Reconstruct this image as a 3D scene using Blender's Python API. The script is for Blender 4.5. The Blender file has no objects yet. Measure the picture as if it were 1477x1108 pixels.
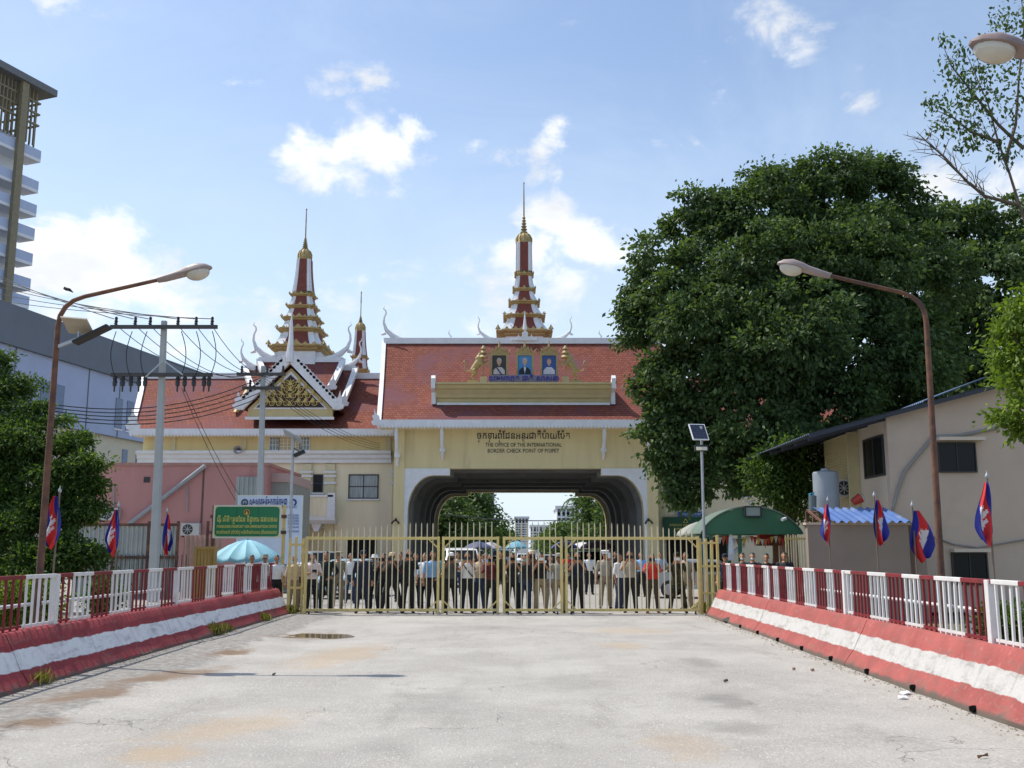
import bpy, bmesh, math, random
import numpy as np
from mathutils import Vector, Matrix

random.seed(11)
rng = np.random.default_rng(11)
SC = bpy.context.scene
COL = SC.collection
R = math.radians

# ------------------------------------------------------------------ camera
CAM_Z, FPX, PITCH = 1.75, 1450.0, math.atan(241 / 1450)
cam_d = bpy.data.cameras.new('camera'); cam = bpy.data.objects.new('camera', cam_d); COL.objects.link(cam)
cam_d.sensor_width = 36; cam_d.lens = 36 * FPX / 1477; cam_d.clip_end = 3000; cam_d.clip_start = .1
cam.location = (0, 0, CAM_Z); cam.rotation_euler = (math.pi / 2 + PITCH, 0, 0)
SC.camera = cam

def at(px, py, Y):
    """survey point: where the sight line through a photo point meets the vertical plane at distance Y"""
    u = (px - 738.5) / FPX; v = (554 - py) / FPX
    cp, sp = math.cos(PITCH), math.sin(PITCH)
    t = Y / (cp - sp * v)
    return Vector((u * t, Y, CAM_Z + (sp + cp * v) * t))

# ------------------------------------------------------------------ light
SUN_TO = Vector((-.47, .20, .86)).normalized()
elev = math.asin(SUN_TO.z); azim = math.atan2(SUN_TO.x, SUN_TO.y)
sun_d = bpy.data.lights.new('sun', 'SUN'); sun = bpy.data.objects.new('sun', sun_d); COL.objects.link(sun)
sun_d.energy = 3.15; sun_d.angle = R(.53); sun_d.color = (1, .93, .83)
sun.rotation_euler = (-SUN_TO).to_track_quat('-Z', 'Y').to_euler(); sun.location = (-30, 8, 60)
SC.view_settings.view_transform = 'Standard'; SC.view_settings.look = 'None'
SC.view_settings.gamma = 1; SC.view_settings.exposure = .56; SC.view_settings.use_curve_mapping = False
SC.render.engine = 'CYCLES'
try:
    SC.cycles.use_denoising = True
    SC.cycles.max_bounces = 8; SC.cycles.transparent_max_bounces = 12
except Exception: pass

W = bpy.data.worlds.new('World'); SC.world = W; W.use_nodes = True
nt = W.node_tree; nt.nodes.clear()
def N(tree, typ, **kw):
    n = tree.nodes.new(typ)
    for k, v in kw.items(): setattr(n, k, v)
    return n
wo = N(nt, 'ShaderNodeOutputWorld'); bg = N(nt, 'ShaderNodeBackground'); nt.links.new(bg.outputs[0], wo.inputs[0])
sky = N(nt, 'ShaderNodeTexSky', sky_type='NISHITA'); sky.sun_disc = False
sky.sun_elevation = elev; sky.sun_rotation = azim; sky.air_density = 1.0; sky.dust_density = 1.0; sky.ozone_density = .95
bg.inputs['Strength'].default_value = .130
tcw = N(nt, 'ShaderNodeTexCoord')
def wmath(op, a, b=None, c=None):
    m = N(nt, 'ShaderNodeMath', operation=op)
    for i, x in enumerate((a, b, c)):
        if x is None: continue
        if isinstance(x, (int, float)): m.inputs[i].default_value = x
        else: nt.links.new(x, m.inputs[i])
    return m.outputs[0]
DIR = tcw.outputs['Generated']
def wnoise(scale, detail, rough, vec=DIR, dist=0.):
    n = N(nt, 'ShaderNodeTexNoise'); n.inputs['Scale'].default_value = scale; n.inputs['Detail'].default_value = detail
    n.inputs['Roughness'].default_value = rough; n.inputs['Distortion'].default_value = dist
    nt.links.new(vec, n.inputs['Vector']); return n.outputs['Fac']
def wrange(x, a, b, c, d, smooth=True):
    m = N(nt, 'ShaderNodeMapRange'); m.interpolation_type = 'SMOOTHSTEP' if smooth else 'LINEAR'
    nt.links.new(x, m.inputs[0])
    for i, v in enumerate((a, b, c, d)): m.inputs[i + 1].default_value = v
    return m.outputs[0]
sep = N(nt, 'ShaderNodeSeparateXYZ'); nt.links.new(DIR, sep.inputs[0])
# cumulus: each cloud stands in its own direction, its edge torn by noise
CLOUDS = [(445, 222, 62, 1.), (500, 232, 62, 1.), (555, 218, 66, 1.), (600, 196, 40, .9), (520, 190, 40, .8), (765, 222, 46, 1.), (785, 200, 34, .9), (730, 232, 32, .7), (672, 225, 26, .55),
          (360, 138, 50, .75), (480, 134, 55, .75), (535, 132, 46, .75), (1130, 25, 75, .85), (1165, 65, 55, .7), (1270, 130, 40, .45), (70, 5, 60, .7),
          (90, 385, 85, 1.3), (160, 395, 90, 1.35), (70, 345, 60, 1.2), (130, 350, 60, 1.2), (205, 400, 75, 1.2), (255, 440, 80, 1.), (30, 400, 80, 1.2), (300, 470, 120, .6), (130, 440, 120, .9), (800, 325, 75, 1.1), (850, 360, 85, 1.05), (770, 370, 70, .9), (830, 410, 90, .9),
          (1370, 275, 70, 1.), (1310, 330, 80, .8), (1440, 280, 70, .9), (495, 440, 70, .7), (600, 470, 110, .5), (690, 440, 90, .5), (1040, 180, 60, .35), (950, 190, 50, .35), (900, 420, 100, .7)]
wn1 = N(nt, 'ShaderNodeTexNoise'); wn1.inputs['Scale'].default_value = 9.; wn1.inputs['Detail'].default_value = 6; wn1.inputs['Roughness'].default_value = .6; nt.links.new(DIR, wn1.inputs['Vector'])
wsc = N(nt, 'ShaderNodeVectorMath', operation='MULTIPLY_ADD'); nt.links.new(wn1.outputs['Color'], wsc.inputs[0]); wsc.inputs[1].default_value = (.12, .12, .07); wsc.inputs[2].default_value = (-.06, -.06, -.035)
wad = N(nt, 'ShaderNodeVectorMath', operation='ADD'); nt.links.new(DIR, wad.inputs[0]); nt.links.new(wsc.outputs[0], wad.inputs[1]); DIRW = wad.outputs[0]
acc = None
for px, py, r, w in CLOUDS:
    d = (at(px, py, 1) - Vector((0, 0, CAM_Z))).normalized()
    vm = N(nt, 'ShaderNodeVectorMath', operation='DISTANCE'); nt.links.new(DIRW, vm.inputs[0]); vm.inputs[1].default_value = d
    f = wrange(vm.outputs['Value'], 0, r / FPX * 1.4, w, 0)
    acc = f if acc is None else wmath('MAXIMUM', acc, f)
zc = wmath('ADD', wmath('MAXIMUM', sep.outputs[2], 0.), .12)
comb = N(nt, 'ShaderNodeCombineXYZ')
nt.links.new(wmath('DIVIDE', sep.outputs[0], zc), comb.inputs[0]); nt.links.new(wmath('DIVIDE', sep.outputs[1], zc), comb.inputs[1])
PL = comb.outputs[0]
sq = N(nt, 'ShaderNodeVectorMath', operation='MULTIPLY'); nt.links.new(DIR, sq.inputs[0]); sq.inputs[1].default_value = (1, 1, 1.6)
fine = wnoise(15., 10, .60, sq.outputs[0], .35)
big = wnoise(1.1, 5, .55, PL)
acc = wmath('MAXIMUM', acc, wrange(big, .56, .75, 0., .75))
dens = wmath('ADD', acc, wmath('MULTIPLY', wmath('SUBTRACT', fine, .5), 2.5))
cum = wrange(dens, .38, 1.12, 0, .97)
# thin veil of high cloud, thicker towards the horizon
ci = wnoise(3.2, 7, .65, sq.outputs[0], .9)
veil = wmath('MULTIPLY', wrange(ci, .35, .8, 0, .55), 1.0)
low = wrange(sep.outputs[2], .0, .50, .80, .04)
veil = wmath('MINIMUM', wmath('ADD', wmath('MULTIPLY', veil, .40), low), .95)
shade = wrange(wnoise(9., 5, .55, sq.outputs[0]), .32, .68, .80, 1.04)
def wmix(fac, a, b):
    m = N(nt, 'ShaderNodeMix', data_type='RGBA'); nt.links.new(fac, m.inputs[0])
    for i, x in ((6, a), (7, b)):
        if isinstance(x, tuple): m.inputs[i].default_value = x
        else: nt.links.new(x, m.inputs[i])
    return m.outputs[2]
CW = 5.9
c1 = wmix(veil, sky.outputs[0], (CW * .72, CW * .84, CW * .97, 1))
vs = N(nt, 'ShaderNodeVectorMath', operation='SCALE'); vs.inputs[0].default_value = (CW * 1.0, CW * 1.02, CW * 1.05); nt.links.new(shade, vs.inputs['Scale'])
c2 = wmix(cum, c1, vs.outputs[0])
nt.links.new(c2, bg.inputs['Color'])

# ------------------------------------------------------------------ materials
MATS = {}
def srgb(r, g, b):
    f = lambda c: ((c / 255 + .055) / 1.055) ** 2.4 if c > 10 else c / 255 / 12.92
    return (f(r), f(g), f(b))
def mat(name, col, rough=.7, var=.12, scale=3., bump=0., bscale=None, metal=0., col2=None, thr=None, detail=6, spec=.5, stretch=None):
    """painted or raw surface: base colour with noise variation, optional second colour in patches, optional fine relief"""
    if name in MATS: return MATS[name]
    m = bpy.data.materials.new(name); m.use_nodes = True; t = m.node_tree; b = t.nodes['Principled BSDF']
    b.inputs['Roughness'].default_value = rough; b.inputs['Metallic'].default_value = metal
    b.inputs['Specular IOR Level'].default_value = spec
    tc = N(t, 'ShaderNodeTexCoord'); vec = tc.outputs['Object']
    if stretch:
        mp = N(t, 'ShaderNodeMapping'); mp.inputs['Scale'].default_value = stretch; t.links.new(vec, mp.inputs[0]); vec = mp.outputs[0]
    n = N(t, 'ShaderNodeTexNoise'); n.inputs['Scale'].default_value = scale; n.inputs['Detail'].default_value = detail; n.inputs['Roughness'].default_value = .6
    t.links.new(vec, n.inputs['Vector'])
    rp = N(t, 'ShaderNodeValToRGB'); t.links.new(n.outputs['Fac'], rp.inputs[0])
    lo = tuple(c * (1 - var) for c in col) + (1,); hi = tuple(min(1, c * (1 + var)) for c in col) + (1,)
    rp.color_ramp.elements[0].position = .3; rp.color_ramp.elements[1].position = .7
    rp.color_ramp.elements[0].color = lo; rp.color_ramp.elements[1].color = hi
    out = rp.outputs[0]
    if col2:
        n2 = N(t, 'ShaderNodeTexNoise'); n2.inputs['Scale'].default_value = scale * .45; n2.inputs['Detail'].default_value = 8; n2.inputs['Roughness'].default_value = .65
        t.links.new(vec, n2.inputs['Vector'])
        r2 = N(t, 'ShaderNodeMapRange'); r2.interpolation_type = 'SMOOTHSTEP'; a, c = thr or (.55, .7)
        r2.inputs[1].default_value = a; r2.inputs[2].default_value = c; t.links.new(n2.outputs['Fac'], r2.inputs[0])
        mx = N(t, 'ShaderNodeMix', data_type='RGBA'); t.links.new(r2.outputs[0], mx.inputs[0]); t.links.new(out, mx.inputs[6]); mx.inputs[7].default_value = tuple(col2) + (1,)
        out = mx.outputs[2]
    t.links.new(out, b.inputs['Base Color'])
    if bump:
        nb = N(t, 'ShaderNodeTexNoise'); nb.inputs['Scale'].default_value = bscale or scale * 8; nb.inputs['Detail'].default_value = 5; t.links.new(vec, nb.inputs['Vector'])
        bp = N(t, 'ShaderNodeBump'); bp.inputs['Strength'].default_value = min(1, bump); bp.inputs['Distance'].default_value = .02
        t.links.new(nb.outputs['Fac'], bp.inputs['Height']); t.links.new(bp.outputs[0], b.inputs['Normal'])
    MATS[name] = m; return m
def leaf_mat(name, a, b_, trans=.35, c=None):
    m = bpy.data.materials.new(name); m.use_nodes = True; t = m.node_tree; t.nodes.clear()
    o = N(t, 'ShaderNodeOutputMaterial'); d = N(t, 'ShaderNodeBsdfPrincipled'); tr = N(t, 'ShaderNodeBsdfTranslucent'); mx = N(t, 'ShaderNodeMixShader')
    g = N(t, 'ShaderNodeNewGeometry'); rp = N(t, 'ShaderNodeValToRGB'); t.links.new(g.outputs['Random Per Island'], rp.inputs[0])
    rp.color_ramp.elements[0].color = a + (1,); rp.color_ramp.elements[1].color = b_ + (1,)
    if c:
        e = rp.color_ramp.elements.new(.93); e.color = b_ + (1,); rp.color_ramp.elements[2].color = c + (1,)
    d.inputs['Roughness'].default_value = .5; d.inputs['Specular IOR Level'].default_value = .18
    t.links.new(rp.outputs[0], d.inputs['Base Color']); 
    br = N(t, 'ShaderNodeMix', data_type='RGBA', blend_type='MULTIPLY'); br.inputs[0].default_value = 1; t.links.new(rp.outputs[0], br.inputs[6]); br.inputs[7].default_value = (1.7, 1.7, .6, 1)
    t.links.new(br.outputs[2], tr.inputs[0]); mx.inputs[0].default_value = trans
    t.links.new(d.outputs[0], mx.inputs[1]); t.links.new(tr.outputs[0], mx.inputs[2]); t.links.new(mx.outputs[0], o.inputs[0])
    MATS[name] = m; return m

# ------------------------------------------------------------------ geometry helpers
class MB:
    def __init__(s): s.v = []; s.f = []; s.m = []
    def add(s, vs, fs, m=0):
        o = len(s.v); s.v += [tuple(v) for v in vs]; s.f += [tuple(i + o for i in f) for f in fs]; s.m += [m] * len(fs); return s
    def box(s, x0, x1, y0, y1, z0, z1, m=0):
        vs = [(x, y, z) for z in (z0, z1) for y in (y0, y1) for x in (x0, x1)]
        return s.add(vs, [(0, 2, 3, 1), (4, 5, 7, 6), (0, 1, 5, 4), (2, 6, 7, 3), (0, 4, 6, 2), (1, 3, 7, 5)], m)
    def obox(s, c, size, rot=None, m=0):
        rot = rot or Matrix.Identity(3); h = Vector(size) / 2; c = Vector(c)
        vs = [c + rot @ Vector((x * h.x, y * h.y, z * h.z)) for z in (-1, 1) for y in (-1, 1) for x in (-1, 1)]
        return s.add(vs, [(0, 2, 3, 1), (4, 5, 7, 6), (0, 1, 5, 4), (2, 6, 7, 3), (0, 4, 6, 2), (1, 3, 7, 5)], m)
    def bar(s, a, b, w, h, m=0, up=(0, 0, 1)):
        a = Vector(a); b = Vector(b); d = b - a; L = d.length; d.normalize(); up = Vector(up)
        if abs(d.dot(up)) > .98: up = Vector((0, 1, 0))
        x = d.cross(up).normalized(); z = x.cross(d)
        rot = Matrix((x, d, z)).transposed()
        return s.obox((a + b) / 2, (w, L, h), rot, m)
    def loft(s, rings, cap=True, m=0, closed=True):
        n = len(rings[0]); o = len(s.v); fs = []
        for r in rings: s.v += [tuple(p) for p in r]
        k = n if closed else n - 1
        for i in range(len(rings) - 1):
            for j in range(k):
                a = o + i * n + j; b = o + i * n + (j + 1) % n
                fs.append((a, b, b + n, a + n))
        if cap and closed:
            fs.append(tuple(o + j for j in reversed(range(n)))); fs.append(tuple(o + (len(rings) - 1) * n + j for j in range(n)))
        s.f += fs; s.m += [m] * len(fs); return s
    def tube(s, pts, r, n=8, m=0, cap=True):
        pts = [Vector(p) for p in pts]; rr = r if isinstance(r, (list, tuple)) else [r] * len(pts)
        rings = []; prev = None
        for i, p in enumerate(pts):
            d = (pts[min(i + 1, len(pts) - 1)] - pts[max(i - 1, 0)]).normalized()
            if prev is None:
                x = d.cross(Vector((0, 0, 1)) if abs(d.z) < .9 else Vector((0, 1, 0))).normalized()
            else:
                x = (prev - d * prev.dot(d)).normalized()
            prev = x; y = d.cross(x)
            rings.append([p + (x * math.cos(a) + y * math.sin(a)) * rr[i] for a in [2 * math.pi * k / n for k in range(n)]])
        return s.loft(rings, cap, m)
    def prism(s, poly, a0, a1, axis='y', m=0):
        def P(p, a): return {'y': (p[0], a, p[1]), 'x': (a, p[0], p[1]), 'z': (p[0], p[1], a)}[axis]
        return s.loft([[P(p, a0) for p in poly], [P(p, a1) for p in poly]], True, m)
    def lathe(s, prof, n=16, c=(0, 0, 0), m=0, rot=0., cap=True):
        return s.loft([[(c[0] + r * math.cos(rot + 2 * math.pi * k / n), c[1] + r * math.sin(rot + 2 * math.pi * k / n), c[2] + z) for k in range(n)] for r, z in prof], cap, m)
    def ell(s, c, r, n=12, k=8, m=0, rot=None):
        rings = []
        for i in range(k + 1):
            t = math.pi * (i + .0) / k; t = min(max(t, .04), math.pi - .04)
            ring = []
            for j in range(n):
                a = 2 * math.pi * j / n
                p = Vector((r[0] * math.sin(t) * math.cos(a), r[1] * math.sin(t) * math.sin(a), -r[2] * math.cos(t)))
                if rot: p = rot @ p
                ring.append(Vector(c) + p)
            rings.append(ring)
        return s.loft(rings, True, m)
    def mesh(s, name, off=(0, 0, 0), smooth=False, recalc=True):
        me = bpy.data.meshes.new(name)
        ox, oy, oz = off
        me.from_pydata([(x - ox, y - oy, z - oz) for x, y, z in s.v], [], s.f)
        me.polygons.foreach_set('material_index', s.m)
        if recalc and len(s.f) < 60000:
            bm = bmesh.new(); bm.from_mesh(me); bmesh.ops.recalc_face_normals(bm, faces=bm.faces); bm.to_mesh(me); bm.free()
        if smooth:
            me.polygons.foreach_set('use_smooth', [True] * len(me.polygons)); 
            try: me.set_sharp_from_angle(angle=R(40))
            except Exception: pass
        me.update(); return me
    def build(s, name, mats, parent=None, smooth=False, label=None, bevel=0., recalc=True):
        off = wloc(parent) if parent else (0, 0, 0)
        me = s.mesh(name, off, smooth, recalc); o = link(name, me, mats, parent)
        if bevel:
            md = o.modifiers.new('bevel', 'BEVEL'); md.width = bevel; md.segments = 2; md.limit_method = 'ANGLE'
        if label: o['label'] = label
        return o
def wloc(o):
    v = Vector((0, 0, 0))
    while o is not None: v += o.location; o = o.parent
    return v
def link(name, me, mats, parent=None, loc=None):
    o = bpy.data.objects.new(name, me); COL.objects.link(o)
    if me is not None and not me.materials:
        for m in (mats if isinstance(mats, (list, tuple)) else [mats]): me.materials.append(m)
    if parent: o.parent = parent
    if loc is not None: o.location = loc
    return o
def inst(name, me, parent, wl):
    """a piece sharing its mesh; wl is its place in the world"""
    o = bpy.data.objects.new(name, me); COL.objects.link(o); o.parent = parent; o.location = Vector(wl) - wloc(parent); return o
def tag(o, label=None, cat=None, group=None, kind=None):
    for k, v in (('label', label), ('category', cat), ('group', group), ('kind', kind)):
        if v: o[k] = v
    return o
def thing(name, label, cat, loc=(0, 0, 0), group=None, rz=0.):
    o = bpy.data.objects.new(name, None); COL.objects.link(o); o.location = loc; o.rotation_euler = (0, 0, rz); o.empty_display_size = .3
    return tag(o, label, cat, group)
def copy_tree(o, parent=None):
    c = o.copy(); COL.objects.link(c); c.parent = parent
    for ch in list(o.children): copy_tree(ch, c)
    return c
def font_pts(body, bold=0.):
    c = bpy.data.curves.new('glyphs', 'FONT'); c.body = body; c.size = 1; c.resolution_u = 2; c.offset = bold; c.align_x = 'LEFT'
    o = bpy.data.objects.new('glyphs', c); COL.objects.link(o); dg = bpy.context.evaluated_depsgraph_get()
    me = bpy.data.meshes.new_from_object(o.evaluated_get(dg)); bpy.data.objects.remove(o)
    v = np.empty(len(me.vertices) * 3, np.float32); me.vertices.foreach_get('co', v); v = v.reshape(-1, 3); f = [tuple(p.vertices) for p in me.polygons]; bpy.data.meshes.remove(me)
    return v, f
def text_mesh(name, body, height, mats, parent, loc, depth=.01, bold=0., align='CENTER', width=None):
    """lettering standing upright, facing the road; Khmer subscript consonants are set small under their base letter"""
    base = ''; subs = []; i = 0
    while i < len(body):
        if body[i] == '\u17d2' and i + 1 < len(body): subs.append((len(base), body[i + 1])); i += 2
        else: base += body[i]; i += 1
    v, f = font_pts(base, bold); V = [v]; Fc = list(f); n = len(v)
    for k, ch in subs:
        pv, _ = font_pts(base[:k], 0); sv, sf = font_pts(ch, bold); xr_ = pv[:, 0].max(); sv = sv.copy(); w = sv[:, 0].max() - sv[:, 0].min()
        sv[:, 0] = (sv[:, 0] - sv[:, 0].min() - w / 2) * .55 + xr_ - .28; sv[:, 1] = sv[:, 1] * .5 - .38; V.append(sv); Fc += [tuple(q + n for q in p) for p in sf]; n += len(sv)
    v = np.concatenate(V); x0, x1 = v[:, 0].min(), v[:, 0].max(); s = height / .72; sx = s if width is None else width / (x1 - x0)
    nv = np.zeros_like(v); nv[:, 0] = (v[:, 0] - (x0 + x1) / 2) * sx; nv[:, 2] = v[:, 1] * s
    me = bpy.data.meshes.new(name); me.from_pydata(nv.tolist(), [], Fc); me.materials.append(mats); me.update()
    ob = bpy.data.objects.new(name, me); COL.objects.link(ob); ob.parent = parent; ob.location = Vector(loc) - wloc(parent)
    sd = ob.modifiers.new('thickness', 'SOLIDIFY'); sd.thickness = depth; sd.offset = 0
    return ob
def corrugated(x0, x1, z_or_y0, z_or_y1, fn, pitch=.16, amp=.02, m=0, mb=None):
    """ribbed sheet: fn(s, t, d) maps run s, rise t and rib depth d to a point"""
    mb = mb or MB(); n = max(2, int((x1 - x0) / pitch * 4)); rows = []
    for t in (z_or_y0, z_or_y1):
        rows.append([fn(x0 + (x1 - x0) * i / n, t, amp * (1, 1, -1, -1)[i % 4]) for i in range(n + 1)])
    return mb.loft(rows, False, m, closed=False)
def scallop_board(x0, x1, zt, zb, y, th, step=.2, depth=.12):
    """fascia board with a scalloped lower edge"""
    n = max(1, int(round((x1 - x0) / step))); st = (x1 - x0) / n; low = []
    for i in range(n):
        for k in range(6):
            a = math.pi * k / 6; low.append((x0 + st * (i + .5 - .5 * math.cos(a)), zb - depth * math.sin(a) + depth * .5))
    low.append((x1, zb + depth * .5))
    mb = MB()
    for i in range(len(low) - 1):
        (xa, za), (xb, zb_) = low[i], low[i + 1]
        mb.add([(xa, y, zt), (xb, y, zt), (xb, y, zb_), (xa, y, za), (xa, y + th, zt), (xb, y + th, zt), (xb, y + th, zb_), (xa, y + th, za)],
               [(0, 1, 2, 3), (7, 6, 5, 4), (3, 2, 6, 7), (0, 4, 5, 1)])
    return mb

# shared materials
white = mat('white_paint', (.74, .76, .78), .6, .07, 2.5, col2=(.55, .56, .56), thr=(.6, .85))
cream = mat('cream_plaster', srgb(220, 205, 158), .85, .06, .8, .15, 30, col2=srgb(176, 162, 128), thr=(.5, .85), stretch=(2.2, 2.2, .35))
beige = mat('beige_plaster', srgb(234, 222, 192), .85, .05, .8, .12, 30, col2=srgb(198, 186, 158), thr=(.5, .82), stretch=(2.2, 2.2, .3))
gold = mat('gold_paint', srgb(170, 148, 96), .55, .25, 6., .2, 30, metal=.0)
dark = mat('dark_glass', (.010, .011, .012), .25, .2, 2., spec=.2)
darkmetal = mat('dark_metal', (.03, .03, .032), .5, .2)
rust = mat('rusty_steel', srgb(112, 78, 60), .8, .3, 5., .3, 40, col2=srgb(84, 62, 54), thr=(.45, .6))
steel = mat('galvanised_steel', (.42, .44, .46), .45, .12, 4., metal=.5)
greyc = mat('grey_concrete', (.36, .36, .35), .9, .15, 2., .3, 40)
black = mat('black_paint', (.02, .02, .022), .6, .1)
# ================================================================== ground, road, barriers
def struct(o): return tag(o, kind='structure')
g = MB().add([(-700, -60, -.1), (700, -60, -.1), (700, 1500, -.1), (-700, 1500, -.1)], [(0, 1, 2, 3)])
struct(g.build('ground', mat('dry_earth', srgb(120, 108, 88), .95, .2, .4, col2=srgb(74, 82, 48), thr=(.45, .6)), recalc=False))
plaza_m = mat('plaza_concrete', srgb(152, 149, 143), .9, .1, .25, .2, 12, col2=srgb(136, 133, 127), thr=(.5, .65))
struct(MB().box(-30, 28, 30.0, 98, -.2, -.008).build('plaza', plaza_m))
struct(MB().box(-9, 11, 98, 500, -.2, -.012).build('avenue', plaza_m))

# worn pale asphalt with dust stains, patches and cracks
def road_mat():
    m = bpy.data.materials.new('worn_asphalt'); m.use_nodes = True; t = m.node_tree; b = t.nodes['Principled BSDF']
    tc = N(t, 'ShaderNodeTexCoord'); V = tc.outputs['Object']
    def noise(sc, det=6, rough=.6, vec=V, dist=0.):
        n = N(t, 'ShaderNodeTexNoise'); n.inputs['Scale'].default_value = sc; n.inputs['Detail'].default_value = det; n.inputs['Roughness'].default_value = rough; n.inputs['Distortion'].default_value = dist
        t.links.new(vec, n.inputs['Vector']); return n.outputs['Fac']
    def rg(x, a, c, lo=0., hi=1.):
        m_ = N(t, 'ShaderNodeMapRange'); m_.interpolation_type = 'SMOOTHSTEP'; t.links.new(x, m_.inputs[0])
        for i, v in enumerate((a, c, lo, hi)): m_.inputs[i + 1].default_value = v
        return m_.outputs[0]
    def ma(op, a, c=None):
        m_ = N(t, 'ShaderNodeMath', operation=op)
        for i, x in enumerate((a, c)):
            if x is None: continue
            if isinstance(x, (int, float)): m_.inputs[i].default_value = x
            else: t.links.new(x, m_.inputs[i])
        return m_.outputs[0]
    def mix(f, a, c):
        m_ = N(t, 'ShaderNodeMix', data_type='RGBA')
        if isinstance(f, float): m_.inputs[0].default_value = f
        else: t.links.new(f, m_.inputs[0])
        for i, x in ((6, a), (7, c)):
            if isinstance(x, tuple): m_.inputs[i].default_value = x + (1,)
            else: t.links.new(x, m_.inputs[i])
        return m_.outputs[2]
    st = N(t, 'ShaderNodeMapping'); st.inputs['Scale'].default_value = (1, .22, 1); t.links.new(V, st.inputs[0]); SV = st.outputs[0]
    col = mix(rg(noise(.5, 8, .65), .35, .68), srgb(158, 155, 149), srgb(176, 173, 166))
    col = mix(rg(noise(1.3, 8, .7, SV, .6), .50, .78, 0, .6), col, srgb(126, 123, 117))       # tyre-worn streaks
    col = mix(rg(noise(2.3, 10, .8), .5, .78, 0, .6), col, srgb(180, 176, 168))
    col = mix(rg(noise(42., 5, .8), .50, .68, 0, .75), col, srgb(104, 102, 98)); col = mix(rg(noise(60., 4, .75, SV), .54, .70, 0, .75), col, srgb(214, 210, 202))                # aggregate
    # spilt laterite: each stain has its own place and ragged edge
    sp = N(t, 'ShaderNodeSeparateXYZ'); t.links.new(V, sp.inputs[0])
    rag = noise(2.2, 8, .7)
    def stain(cx, cy, rx, ry, colr, amt, rot=0.):
        mp = N(t, 'ShaderNodeMapping', vector_type='TEXTURE'); mp.inputs['Location'].default_value = (cx, cy, 0); mp.inputs['Rotation'].default_value = (0, 0, rot); mp.inputs['Scale'].default_value = (rx, ry, 1)
        t.links.new(V, mp.inputs[0]); ln = N(t, 'ShaderNodeVectorMath', operation='LENGTH'); t.links.new(mp.outputs[0], ln.inputs[0])
        f = ma('ADD', ln.outputs['Value'], ma('MULTIPLY', ma('SUBTRACT', rag, .5), 2.2))
        return mix(rg(f, 1.15, .25, 0., amt), col, colr)
    strip = rg(ma('ADD', sp.outputs[0], ma('MULTIPLY', ma('SUBTRACT', rag, .5), .9)), -4.75, -4.95, 0., .8)
    col = mix(strip, col, mix(rg(noise(9., 8, .8), .4, .65), srgb(112, 110, 106), srgb(160, 157, 151)))
    tan = srgb(172, 150, 120); brn = srgb(122, 100, 78)
    for a in STAINS: col = stain(*a[:4], tan if a[4] == 't' else brn if a[4] == 'b' else srgb(120, 118, 113), a[5], a[6])
    # cracks
    vo = N(t, 'ShaderNodeTexVoronoi', feature='DISTANCE_TO_EDGE'); vo.inputs['Scale'].default_value = .55
    wv = N(t, 'ShaderNodeVectorMath', operation='ADD'); nn = N(t, 'ShaderNodeTexNoise'); nn.inputs['Scale'].default_value = 1.7; nn.inputs['Detail'].default_value = 8; t.links.new(V, nn.inputs['Vector'])
    t.links.new(V, wv.inputs[0]); t.links.new(nn.outputs['Color'], wv.inputs[1]); t.links.new(wv.outputs[0], vo.inputs['Vector'])
    crack = ma('MULTIPLY', rg(vo.outputs['Distance'], .006, .0, 0, 1), rg(noise(.35, 3), .5, .62))
    col = mix(ma('MULTIPLY', crack, .55), col, srgb(86, 84, 80))
    t.links.new(col, b.inputs['Base Color']); b.inputs['Roughness'].default_value = .9; b.inputs['Specular IOR Level'].default_value = .25
    bp = N(t, 'ShaderNodeBump'); bp.inputs['Strength'].default_value = .8; bp.inputs['Distance'].default_value = .012
    h = ma('ADD', ma('MULTIPLY', noise(70., 4, .7), .6), ma('SUBTRACT', noise(7., 5), ma('MULTIPLY', crack, 1.)))
    t.links.new(h, bp.inputs['Height']); t.links.new(bp.outputs[0], b.inputs['Normal'])
    return m
def gnd(px, py, z=0.):
    d = at(px, py, 1.) - Vector((0, 0, CAM_Z)); t = (z - CAM_Z) / d.z; return Vector((d.x * t, d.y * t, z))
def st(px, py, wpx, ry, c, amt, rot=0.):
    p = gnd(px, py); return (p.x, p.y, wpx * p.y / FPX / 2, ry, c, amt, rot)
STAINS = [st(490, 945, 130, 2.6, 't', .5, -.15), st(330, 1050, 170, 1.3, 't', .45, -.5), st(230, 1090, 150, .5, 't', .6), st(910, 910, 150, 1.2, 't', .4), st(900, 932, 80, .9, 't', .5),
          st(985, 1075, 130, .9, 't', .35), st(250, 975, 90, 1.6, 'b', .8, -.35), st(130, 1005, 110, 1.0, 'b', .75, -.5), st(50, 1045, 90, .45, 'b', .8, -.6), st(330, 943, 60, .8, 'b', .85, -.3), st(1050, 1010, 90, .8, 'd', .6), st(1010, 955, 60, 1., 'd', .5),
          st(440, 917, 120, 1.6, 'b', .55), st(1060, 1050, 120, .5, 'd', .5), st(700, 905, 150, 1.2, 'd', .3), st(640, 1010, 160, 1.2, 'd', .25), st(830, 985, 150, 1.1, 'd', .3), st(770, 1080, 160, .7, 'd', .25), st(560, 1075, 120, .5, 'd', .25)]
from mathutils import noise as mnoise
road = MB(); nx, ny = 70, 190; X_L, X_R = -6.6, 6.1
pud = gnd(428, 917)
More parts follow.
